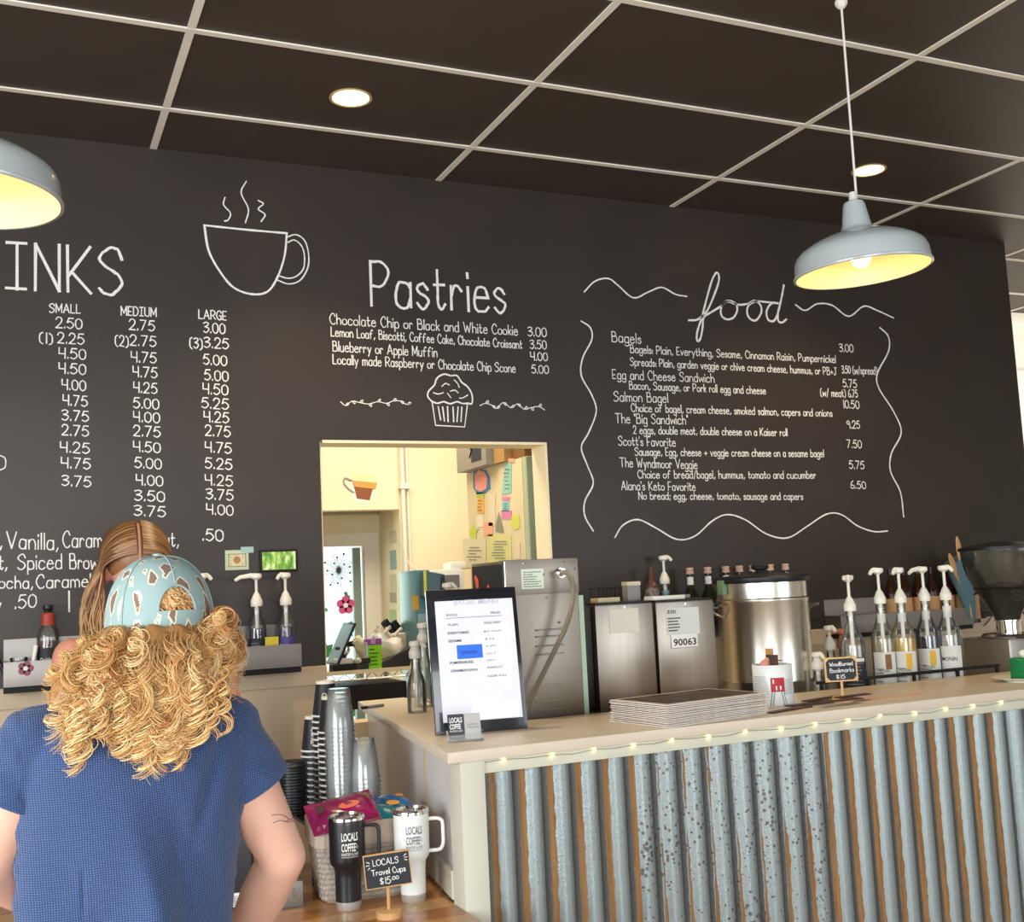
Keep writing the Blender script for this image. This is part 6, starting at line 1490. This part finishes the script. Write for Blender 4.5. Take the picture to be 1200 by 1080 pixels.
# top
def weave(name, c1, c2):
    m = bpy.data.materials.new(name); m.use_nodes = True; nt = m.node_tree; N = nt.nodes; L = nt.links; b = N['Principled BSDF']
    tc = N.new('ShaderNodeTexCoord'); mp = N.new('ShaderNodeMapping'); mp.inputs['Rotation'].default_value = (0, .06, 0); L.new(tc.outputs['Object'], mp.inputs[0])
    nz = N.new('ShaderNodeTexNoise'); nz.inputs['Scale'].default_value = 30; nz.inputs['Detail'].default_value = 3; L.new(mp.outputs[0], nz.inputs[0])
    vm = N.new('ShaderNodeVectorMath'); vm.operation = 'MULTIPLY_ADD'; L.new(nz.outputs[1], vm.inputs[0]); vm.inputs[1].default_value = (.004, .004, .004); L.new(mp.outputs[0], vm.inputs[2])
    def wave(d, sc):
        w = N.new('ShaderNodeTexWave'); w.wave_type = 'BANDS'; w.bands_direction = d; w.inputs['Scale'].default_value = sc; w.inputs['Distortion'].default_value = .6; w.inputs['Detail'].default_value = 1; L.new(vm.outputs[0], w.inputs[0]); return w.outputs[1]
    a = wave('X', 92); z = wave('Z', 100)
    mu = N.new('ShaderNodeMath'); mu.operation = 'MULTIPLY'; L.new(a, mu.inputs[0]); L.new(z, mu.inputs[1])
    pw = N.new('ShaderNodeMath'); pw.operation = 'POWER'; L.new(mu.outputs[0], pw.inputs[0]); pw.inputs[1].default_value = .6
    mx = N.new('ShaderNodeMix'); mx.data_type = 'RGBA'; L.new(pw.outputs[0], mx.inputs[0]); mx.inputs[6].default_value = lin(c1); mx.inputs[7].default_value = lin(c2); L.new(mx.outputs[2], b.inputs['Base Color'])
    bp = N.new('ShaderNodeBump'); bp.inputs['Strength'].default_value = .6; bp.inputs['Distance'].default_value = .002; L.new(pw.outputs[0], bp.inputs['Height']); L.new(bp.outputs[0], b.inputs['Normal']); b.inputs['Roughness'].default_value = .85
    b.inputs['Sheen Weight'].default_value = .15
    return m
m_top = weave('blue woven knit', '1a2b4e', '4d6a9f')
g = G()
hz0 = .885
loft(g, [(1.378, .178, BY+.004, .068, .058), (1.366, .178, BY+.002, .110, .068), (1.345, .177, BY, .146, .084), (1.31, .176, BY, .162, .098), (1.26, .172, BY, .164, .106), (1.20, .168, BY, .160, .110), (1.12, .163, BY, .154, .108), (1.04, .160, BY, .152, .110), (.97, .158, BY, .160, .118), (hz0, .157, BY, .172, .124)], 56)
hemR = shR.lerp(eR, .44)+Vector((.006, 0, 0)); hemL = shL.lerp(eL, .48)+Vector((-.006, 0, 0))
for sh, hm, s_ in ((shR, hemR, 1), (shL, hemL, -1)):
    g.capsule(sh+Vector((-s_*.03, 0, .004)), .056, sh+Vector((s_*.006, 0, -.004)), .061)
    g.tube([sh+Vector((s_*.004, 0, -.002)), sh.lerp(hm, .5), sh.lerp(hm, .85), hm], [.060, .060, .0615, .0605], 30)
def folds(co, no):
    x, y, z = co.T; back = np.clip(-no[:, 1], 0, 1)*(np.abs(x-.165) < .17)
    f = .0055*np.sin((x-.16)*34+3.0*(z-1.1)*4+1.0)*np.exp(-((z-1.05)/.14)**2)+.0035*np.sin((x*60-z*26))*np.exp(-((z-.98)/.12)**2)
    f += -.008*np.exp(-((x-.215-.35*(1.22-z))/.018)**2)*np.exp(-((z-1.10)/.09)**2)+.006*np.exp(-((x-.16-.25*(1.22-z))/.022)**2)*np.exp(-((z-1.10)/.10)**2)
    f += -.006*np.exp(-((x-.285+.3*(1.30-z))/.010)**2)*np.exp(-((z-1.27)/.06)**2)
    f += -.0018*np.exp(-((x-.093)/.0016)**2)*(z < 1.16)
    arm = (np.abs(x-.165) > .15)
    f2 = .002*np.sin(z*120+x*60)*arm
    return co+no*(np.clip(f*2.3, -.0105, .03)*back+f2)[:, None]
top = remesh(g, 'knit_top', m_top, cu, base, .0045, 5, folds)
for hm, sh in ((hemR, shR), (hemL, shL)):
    d_ = (hm-sh).normalized(); G().tube([hm-d_*.016-Vector(base), hm-d_*.014-Vector(base), hm+d_*.002-Vector(base), hm+d_*.004-Vector(base)], [.0612, .0622, .0622, .058], 36).build('sleeve_hem', weave('blue hem knit', '22365f', '42608f'), top)
g = G(); loft(g, [(.93, .157, BY, .155, .108), (.86, .157, BY, .166, .114), (.80, .157, BY, .168, .115)])
for s_ in (-1, 1):
    x = .157+s_*.085; limb(g, [((x, BY, .84), .088), ((x+s_*.005, BY+.01, .47), .072), ((x+s_*.008, BY-.01, .13), .062)])
remesh(g, 'trousers', mat('dark denim', '22283a', .8), cu, base, .010, 4)
g = G()
for s_ in (-1, 1):
    x = .157+s_*.095; g.ell((x, BY+.05, .045), (.046, .14, .045), 20, 12)
g.v = [(x, y, max(z, .002)) for x, y, z in g.v]; remesh(g, 'shoes', m_rim, cu, base, .008, 4)
# fine line tattoo on the upper arm
body = [c for c in cu.children if c.name.startswith('body')][0]; bpy.context.view_layer.update()
g = G()
for st in ([(318,955),(326,954),(334,956),(340,960),(347,955),(354,953)], [(320,964),(328,961),(338,963),(346,961),(353,964)], [(334,956),(338,960),(333,963)]):
    P = []
    for x, y in smooth(st, 4):
        d_ = Vector(ray(x, y)).normalized(); hit, loc, no, _ = body.ray_cast(Vector((0, 0, EYE))-Vector(base), d_)
        if hit: P.append(loc+no*.0003)
    if len(P) > 2: g.tube(P, .0006, 5)
if g.v: g.build('tattoo_line', mat('tattoo ink', '6b5a5c', .6), cu)
# cap
mc = bpy.data.materials.new('patterned cap cloth'); mc.use_nodes = True; N = mc.node_tree.nodes; L = mc.node_tree.links; b = N['Principled BSDF']
tc = N.new('ShaderNodeTexCoord'); mp = N.new('ShaderNodeMapping'); mp.inputs['Scale'].default_value = (40, 40, 17); mp.inputs['Rotation'].default_value = (0, .30, 0); mp.inputs['Location'].default_value = (.3, .1, .35)
vo = N.new('ShaderNodeTexVoronoi'); vo.distance = 'MANHATTAN'; vo.inputs['Scale'].default_value = 1.0; vo.inputs['Randomness'].default_value = .55
L.new(tc.outputs['Object'], mp.inputs[0]); L.new(mp.outputs[0], vo.inputs[0])
rp = N.new('ShaderNodeValToRGB'); rp.color_ramp.interpolation = 'CONSTANT'; e = rp.color_ramp.elements; e[0].color = lin('7d6055'); e[1].position = .60; e[1].color = lin('cfcdb0'); x_ = e.new(.71); x_.color = lin('8da3a0')
nz = N.new('ShaderNodeTexNoise'); nz.inputs['Scale'].default_value = 260; L.new(tc.outputs['Object'], nz.inputs[0])
ad = N.new('ShaderNodeMath'); ad.operation = 'MULTIPLY_ADD'; L.new(nz.outputs[0], ad.inputs[0]); ad.inputs[1].default_value = .14; L.new(vo.outputs['Distance'], ad.inputs[2])
L.new(ad.outputs[0], rp.inputs[0]); L.new(rp.outputs[0], b.inputs['Base Color']); b.inputs['Roughness'].default_value = .85
capM = Matrix.Translation(Vector((HX, HY, HZ))-Vector(base)) @ Matrix.Rotation(HY_AW, 4, 'Z') @ Matrix.Rotation(math.radians(-4), 4, 'X')
cz0 = -.034; cr = (.0815, .098, .112)
def cpt(a, u, k=1.0):      # a: azimuth, back is -Y; u 0..1 rim to crown
    t_ = u*PI/2; r = math.cos(t_)**.80 if u < 1 else 0
    if u < 0: return Vector((cr[0]*k*math.sin(a), -cr[1]*k*math.cos(a), cz0+cr[2]*t_))
    return Vector((cr[0]*k*r*math.sin(a), -cr[1]*k*r*math.cos(a), cz0+cr[2]*k*math.sin(t_)**.95+.0*u))
def opening(a, u): return (a/.36)**2+((u-.085)/.25)**2 < 1 and u > .085
g = G(); na, nu = 96, 40; idx = {}
for layer, k in ((0, 1.0), (1, .965)):
    for i in range(na):
        for j in range(nu+1): idx[(layer, i, j)] = len(g.v); g.v.append(tuple(cpt(-PI+2*PI*i/na, j/nu, k)))
keep = lambda i, j: not opening(-PI+2*PI*(i+.5)/na, (j+.5)/nu)
for i in range(na):
    i2 = (i+1) % na
    for j in range(nu):
        if not keep(i, j): continue
        g.f.append((idx[(0, i, j)], idx[(0, i2, j)], idx[(0, i2, j+1)], idx[(0, i, j+1)])); g.f.append((idx[(1, i, j+1)], idx[(1, i2, j+1)], idx[(1, i2, j)], idx[(1, i, j)])); g.m += [0, 0]
        for (di, dj, e1, e2) in ((-1, 0, (i, j+1), (i, j)), (1, 0, (i2, j), (i2, j+1)), (0, -1, (i, j), (i2, j)), (0, 1, (i2, j+1), (i, j+1))):
            if (0 <= j+dj < nu and not keep((i+di) % na, j+dj)) or j+dj < 0:
                g.f.append((idx[(0,)+e1], idx[(1,)+e1], idx[(1,)+e2], idx[(0,)+e2])); g.m.append(0)
cap = g.xform(capM).build('cap', mc, cu, angle=50)
for a in range(6):
    aa = a*PI/3
    if aa == 0: P = [cpt(0, u, 1.008) for u in np.linspace(.35, .99, 14)]
    else: P = [cpt(aa, u, 1.008) for u in np.linspace(0, .99, 22)]
    G().tube([capM @ p for p in P], .0011, 5).build('seam', mat('cap seam', '8fa3a0', .9), cap)
G().tube([capM @ cpt(a, .0, 1.006) for a in np.linspace(-PI, PI, 80)], .0016, 6).build('rim_binding', mat('cap seam', '8fa3a0', .9), cap)
G().tube([capM @ cpt(.36*math.cos(t_), .085+.25*math.sin(t_), 1.008) for t_ in np.linspace(0, PI, 24)], .0018, 6).build('opening_binding', mat('cap seam', '8fa3a0', .9), cap)
G().lathe([(.008, -.003), (.0085, .0), (.007, .004), (0, .006)], 18, tuple(cpt(0, 1))).xform(capM).build('top_button', mat('cap button', '9fb5b2', .8), cap)
g = G(); n = 24; vs = []
for i in range(n+1):
    a = -.50+1.05*i/n
    for u in (-.03, .10): 
        p = cpt(a, u, 1.03); vs.append(tuple(p))
g.add(vs, [(2*i, 2*i+2, 2*i+3, 2*i+1) for i in range(n)]); g.xform(capM).build('adjuster_strap', mc, cap)
g = G(); vs = []; n = 24
for i in range(n+1):
    a = PI-.95+1.9*i/n; p = cpt(a, .02, .99)
    for k in range(5): q = k/4; vs.append((p.x*(1+.25*q), p.y+ .075*q*math.cos((a-PI)*1.3), p.z-.028*q*q+.01*math.cos((a-PI)*1.6)))
g.add(vs, [(5*i+k, 5*i+5+k, 5*i+6+k, 5*i+1+k) for i in range(n) for k in range(4)]); g.xform(capM).build('brim', mc, cap)
# curly hair
hm = [hairmat('hair gold', 'c89258'), hairmat('hair pale', 'ebcb92'), hairmat('hair copper', 'a5693a'), hairmat('hair straw', 'd8a868')]
g = G()
g.ell((HX-.010, 1.745, 1.415), (.085, .034, .075), 24, 16); g.ell((HX-.030, 1.718, 1.375), (.080, .022, .050), 24, 16); g.ell((HX-.002, 1.80, HZ-.070), (.070, .028, .040), 24, 12)
g.ell((HX, HY-.004, HZ-.026), (.070, .080, .066), 24, 16)
hb = remesh(g, 'hair_mass', hairmat('hair shade', 'a97842', .7), cu, base, .007, 6, lambda co, no: co+no*(.003*np.sin(co[:, 0]*160+np.sin(co[:, 2]*90)*2))[:, None])
NC = 210; NM = 20; S = NC*NM; P = 46; rs = np.random.default_rng(3); t = np.linspace(0, 1, P)[None, :]
ca = rs.uniform(-1.68, 1.68, NC); cu_ = np.clip(ca/1.68*.9+rs.normal(0, .27, NC), -1.05, 1.05)
zb_c = np.interp(cu_, [-1, -.85, -.65, -.4, -.1, .2, .45, .7, 1], [1.335, 1.305, 1.345, 1.318, 1.292, 1.310, 1.345, 1.365, 1.41])+np.abs(rs.normal(0, .040, NC))
u = np.repeat(cu_, NM)+rs.normal(0, .014, S); a = np.repeat(ca, NM)+rs.normal(0, .10, S); zend = np.repeat(zb_c, NM)+rs.normal(0, .005, S)
root = np.stack([HX+.074*np.sin(a+HY_AW), HY-.090*np.cos(a+HY_AW), np.full(S, HZ-.034)+rs.uniform(-.008, .008, S)], 1)
spread = np.where(u < 0, .132, .104)
end = np.stack([HX-.022+u*spread, 1.672+np.repeat(rs.uniform(-.022, .012, NC), NM)+.050*np.abs(u)**2.2, zend], 1)
mid = (root+end)/2+np.stack([u*.022, -.062*np.ones(S)*(1-.6*u*u)-.014*rs.random(S), .016+.012*rs.random(S)], 1)
tt = t[:, :, None]; path = (1-tt)**2*root[:, None]+2*tt*(1-tt)*mid[:, None]+tt**2*end[:, None]
L_ = np.linalg.norm(end-root, axis=1)
turns = np.repeat(L_.reshape(NC, NM).mean(1)/rs.uniform(.034, .075, NC), NM)*rs.normal(1, .018, S); ph = np.repeat(rs.uniform(0, 6.28, NC), NM)+rs.normal(0, .22, S)
rad = np.repeat(rs.uniform(.005, .0155, NC), NM)*rs.uniform(.72, 1.15, S); hand_ = np.repeat(rs.choice([-1, 1], NC), NM)
amp = rad[:, None]*(.15+1.0*t**.7)
th = hand_[:, None]*(ph[:, None]+2*np.pi*turns[:, None]*t**1.15)
path[:, :, 0] += amp*np.cos(th); path[:, :, 1] += amp*.8*np.sin(th); path[:, :, 2] += amp*.75*np.sin(th)
path += rs.normal(0, .0015, (S, 1, 3))*(.4+t[:, :, None])
rr = rs.uniform(.0004, .0010, S)[:, None]*np.interp(t, [0, .1, .85, 1], [.7, 1, .9, .25])
cm = rs.choice(4, NC, p=[.32, .28, .12, .28]); mc_ = np.repeat(cm, NM); flip = rs.random(S) < .35; mc_[flip] = rs.choice(4, flip.sum(), p=[.3, .35, .1, .25])
vs1, f1, m1 = strands(path, rr, mc_, 4, .6)
# end spirals: big loose ringlets hanging at the bottom
S2 = 160; P2 = 56; t = np.linspace(0, 1, P2)[None, :]; cx_ = rs.choice(np.array([-.118, -.112, -.085, -.030, -.022, .008, .018, .045, .062, .078, -.055]), S2)+rs.normal(0, .005, S2); 
zb = np.interp(cx_, [-.12, -.085, -.03, .01, .05, .08], [1.300, 1.335, 1.290, 1.290, 1.322, 1.335]); z_top = zb+rs.uniform(.05, .10, S2); R2 = rs.uniform(.009, .019, S2)
kk = rs.integers(0, 11, S2); cx_ = np.array([-.118, -.112, -.085, -.030, -.022, .008, .018, .045, .062, .078, -.055])[kk]+rs.normal(0, .003, S2); ph = (kk*2.1)+rs.normal(0, .3, S2); R2 = np.array([.012, .014, .011, .017, .013, .016, .012, .015, .010, .012, .013])[kk]*rs.uniform(.75, 1.1, S2); zb = np.interp(cx_, [-.12, -.085, -.03, .01, .05, .08], [1.300, 1.335, 1.290, 1.290, 1.322, 1.335]); z_top = zb+rs.uniform(.05, .09, S2)
X = HX-.018+cx_[:, None]+R2[:, None]*np.sin(2*np.pi*2.6*t+ph[:, None])*(.5+.5*t); Z = z_top[:, None]+(zb-z_top)[:, None]*t**1.2+R2[:, None]*.5*np.cos(2*np.pi*2.6*t+ph[:, None])*t; Yy = 1.668+R2[:, None]*.55*np.cos(2*np.pi*2.6*t+ph[:, None])-.012
vs2, f2, m2 = strands(np.stack([X, Yy, Z], -1), rs.uniform(.0005, .0011, S2)[:, None]*np.interp(t, [0, .8, 1], [1, 1, .3]), rs.choice(4, S2, p=[.25, .45, .05, .25]), 4, .6)
# frizz
S3 = 420; P3 = 18; t = np.linspace(0, 1, P3)[None, :]; a = rs.uniform(-1.7, 1.7, S3); r0 = np.stack([HX-.01+.088*np.sin(a), HY-.05-.09*np.cos(a)*.9, rs.uniform(1.36, 1.46, S3)], 1)
dr = np.stack([np.sin(a)*rs.uniform(.01, .045, S3), -np.abs(rs.normal(.012, .01, S3)), rs.uniform(-.05, .012, S3)], 1)
p3 = r0[:, None]+dr[:, None]*t[:, :, None]; ph = rs.uniform(0, 6.28, S3)
p3[:, :, 0] += .006*np.sin(6*t+ph[:, None])*t; p3[:, :, 2] += .007*np.cos(6*t+ph[:, None])*t
vs3, f3, m3 = strands(p3, np.full((S3, P3), .00035), rs.choice(4, S3, p=[.2, .5, 0, .3]), 3, 1)
def quadpad(f): return f
V = np.concatenate([vs1, vs2, vs3]); Fq = np.concatenate([f1, f2+len(vs1), f3+len(vs1)+len(vs2)]); MI = np.concatenate([m1, m2, m3])
o = mesh_from_arrays('curly_hair', V, Fq, MI, hm, hb, base)
# hair tuft showing in the cap opening
S4 = 120; P4 = 26; t = np.linspace(0, 1, P4)[None, :]; x0 = rs.uniform(-.034, .034, S4); z0 = rs.uniform(-.015, .045, S4); ph = rs.uniform(0, 6.28, S4); q = np.zeros((S4, P4, 3))
q[:, :, 0] = x0[:, None]+.012*np.sin(4*t+ph[:, None])+(t-.5)*.02; q[:, :, 2] = z0[:, None]+.010*np.cos(5*t+ph[:, None])+.01*(t-.5)*np.sign(rs.normal(0, 1, S4))[:, None]
q[:, :, 1] = -np.sqrt(np.clip(1-(q[:, :, 0]/.084)**2-(np.clip(q[:, :, 2]-cz0, 0, 1)/.1)**2*.8, .02, 1))*.096
m4_ = np.array((Matrix.Translation(Vector(base)) @ capM))
qq = q.reshape(-1, 3) @ m4_[:3, :3].T+m4_[:3, 3]
vs4, f4, mi4 = strands(qq.reshape(S4, P4, 3), rs.uniform(.001, .0018, S4)[:, None]*np.ones((1, P4)), rs.choice(4, S4), 4, .6)
mesh_from_arrays('hair_tuft', vs4, f4, mi4, hm, hb, base)

# ---------------- barista behind the plank worktop
B2 = (.30, 3.78, 0); by_ = 3.78
ba = thing('person', 'barista with long brown centre-parted hair and bare shoulders, head bowed over the worktop', 'person', B2)
hc = at(160, 668, 3.58); g = G()
Rm2, c2 = head(g, (hc.x, 3.58, hc.z+.0), PI, math.radians(33), 1.12)
k_ = 1.12
nb = Vector((hc.x, 3.66, hc.z-.10)); ch_ = Vector((.325, 3.74, at(100, 752, 3.74).z-.02))
limb(g, [(nb, .058), (ch_+Vector((0, 0, -.01)), .064)])
sL = at(85, 768, 3.72); sR = at(252, 752, 3.72); mx_ = (sL.x+sR.x)/2; sL.z -= .005; sR.z -= .005
loft(g, [(ch_.z+.01, mx_, 3.74, .07, .055), (ch_.z-.03, mx_, 3.75, .17, .075), (ch_.z-.10, mx_, 3.76, .19, .10), (1.20, mx_, 3.79, .165, .105), (1.08, mx_, 3.80, .145, .10), (.95, mx_, 3.80, .165, .11), (.85, mx_, 3.80, .175, .115)])
hR_ = Vector((mx_+.16, 3.575, TZ+.045)); hL_ = Vector((mx_-.10, 3.56, TZ+.045))
eRb = Vector((sR.x+.045, 3.70, 1.08)); eLb = Vector((sL.x-.03, 3.70, 1.08))
for sh, el, wr in ((sR, eRb, hR_), (sL, eLb, hL_)):
    limb(g, [(sh, .060), (sh.lerp(el, .5), .050), (el, .040)]); limb(g, [(el, .041), (el.lerp(wr, .35), .041), (wr, .027)])
hand(g, hR_, (-.95, -.35, -.2), (0, -1, 0), (0, 0, -1), .4, .95); hand(g, hL_, (.8, -.5, -.2), (0, -1, 0), (0, 0, -1), .4, .95)
for s_ in (-1, 1):
    x = mx_+s_*.09; limb(g, [((x, 3.80, .86), .095), ((x, 3.80, .47), .058), ((x, 3.81, .10), .04)]); limb(g, [((x, 3.82, .045), .038), ((x, 3.66, .035), .030)])
remesh(g, 'body', m_skin2, ba, B2, .007, 8)
face_parts(ba, Rm2, c2, B2, 1.12)
g = G(); loft(g, [(ch_.z-.085, mx_, 3.757, .135, .098), (ch_.z-.12, mx_, 3.763, .175, .110), (1.20, mx_, 3.79, .176, .116), (1.08, mx_, 3.80, .158, .112), (.95, mx_, 3.80, .176, .122), (.88, mx_, 3.80, .184, .125)])
for s_ in (-1, 1): limb(g, [((mx_+s_*.085, 3.68, ch_.z-.11), .016), ((mx_+s_*.085, 3.72, ch_.z-.0), .014), ((mx_+s_*.085, 3.80, ch_.z-.03), .014), ((mx_+s_*.08, 3.85, ch_.z-.12), .016)])
remesh(g, 'tank_top', mat('charcoal tank top', '2c2c30', .8), ba, B2, .008, 5)
g = G(); loft(g, [(.93, mx_, 3.80, .178, .12), (.84, mx_, 3.80, .186, .122)])
for s_ in (-1, 1): x = mx_+s_*.09; limb(g, [((x, 3.80, .84), .094), ((x, 3.80, .47), .07), ((x, 3.81, .13), .058)])
remesh(g, 'trousers', mat('dark denim', '22283a', .8), ba, B2, .012, 4)
g = G()
for s_ in (-1, 1): g.ell((mx_+s_*.095, 3.76, .045), (.046, .14, .045), 18, 10)
g.v = [(x, y, max(z, .002)) for x, y, z in g.v]; remesh(g, 'shoes', m_black, ba, B2, .010, 4)
# her hair: two curtains from a centre parting
bh = [hairmat('brown hair', '83593a'), hairmat('brown hair light', 'a87e55'), hairmat('brown hair dark', '5f3f28'), hairmat('hair ends', 'b98f5e')]
g = G(); Rh = Rm2
g.ell(c2+Rh @ Vector((0, -.022*k_, .036*k_)), (.083*k_, .097*k_, .089*k_), 26, 18, Rh)
hm2 = remesh(g, 'hair_cap', bh[0], ba, B2, .007, 4)
S = 900; P = 40; rs = np.random.default_rng(11); t = np.linspace(0, 1, P)[None, :]
sd = np.where(rs.random(S) < .5, -1.0, 1.0)
# head-local start along the parting from hairline to nape
ps = rs.uniform(0, 1, S); ang = -.10+ps*1.6       # angle from forehead up over the crown
C0 = np.array([0, -.020, .034])*k_
r_y, r_z, r_x = .101*k_, .094*k_, .086*k_
Rn = np.array(Rh); cc = np.array(c2)
path = np.zeros((S, P, 3))
sp = .42
for s in range(S):
    tt = t[0]; A_ = ang[s]
    # phase 1: over the skull from parting to the side
    f1_ = np.clip(tt/sp, 0, 1); phi = .04+f1_*(PI/2+.10)
    yy = math.sin(.85-A_)*r_y; zz = math.cos(.85-A_)*r_z
    lx = np.sin(phi)*r_x*(1.03+.02*rs.random()); ly = yy*np.cos(phi*.55); lz = np.cos(phi)*zz+(1-np.cos(phi))*(-.010)
    loc_ = np.stack([sd[s]*lx, C0[1]+ly, C0[2]+lz], 1)
    path[s] = cc+loc_ @ Rn.T
    k1 = tt > sp; i1 = np.argmax(k1); p_ = path[s, i1].copy(); f2_ = (tt[k1]-sp)/(1-sp)
    wsd = np.sign(p_[0]-cc[0]); zl_ = (at(120, 748, 3.58).z if wsd < 0 else at(120, 725, 3.58).z)+rs.normal(0, .022)
    out = rs.uniform(-.004, .055)*(1 if wsd < 0 else .35)
    ph_ = rs.uniform(0, 6.28)
    path[s, k1, 0] = p_[0]+wsd*(out*np.sin(f2_*PI*.65)+.010*np.sin(f2_*7+ph_)*f2_)
    path[s, k1, 1] = p_[1]+(3.60+rs.uniform(-.03, .05)-p_[1])*f2_**.8*.6
    path[s, k1, 2] = p_[2]+(zl_-p_[2])*f2_
ker = np.array([1, 2, 3, 2, 1])/9.
for ax in range(3):
    pad = np.pad(path[:, :, ax], ((0, 0), (2, 2)), 'edge'); path[:, :, ax] = sum(ker[q]*pad[:, q:q+P] for q in range(5))
vs, f, mi = strands(path, rs.uniform(.0016, .0032, S)[:, None]*np.interp(t, [0, .1, .9, 1], [.6, 1, .9, .3]), rs.choice(4, S, p=[.46, .26, .20, .08]), 4, .5)
seg = np.tile(np.repeat(np.arange(P-1), 4), S); strand_id = np.repeat(np.arange(S), (P-1)*4)
mi = np.where((seg > P*.72) & (rs.random(S)[strand_id] < .75), 3, mi); mi = np.where((seg > P*.55) & (seg <= P*.72) & (rs.random(S)[strand_id] < .6), 1, mi)
mesh_from_arrays('long_hair', vs, f, mi, bh, hm2, B2)
# the skin-coloured parting
G().tube([tuple(c2+Rh @ (Vector((0, -.022+.0975*math.sin(.85-a_), .036+.0905*math.cos(.85-a_)))*k_)-Vector(B2)) for a_ in np.linspace(-.7, .9, 18)], .0042, 8).build('parting', mat('scalp', 'b07a62', .6), hm2)
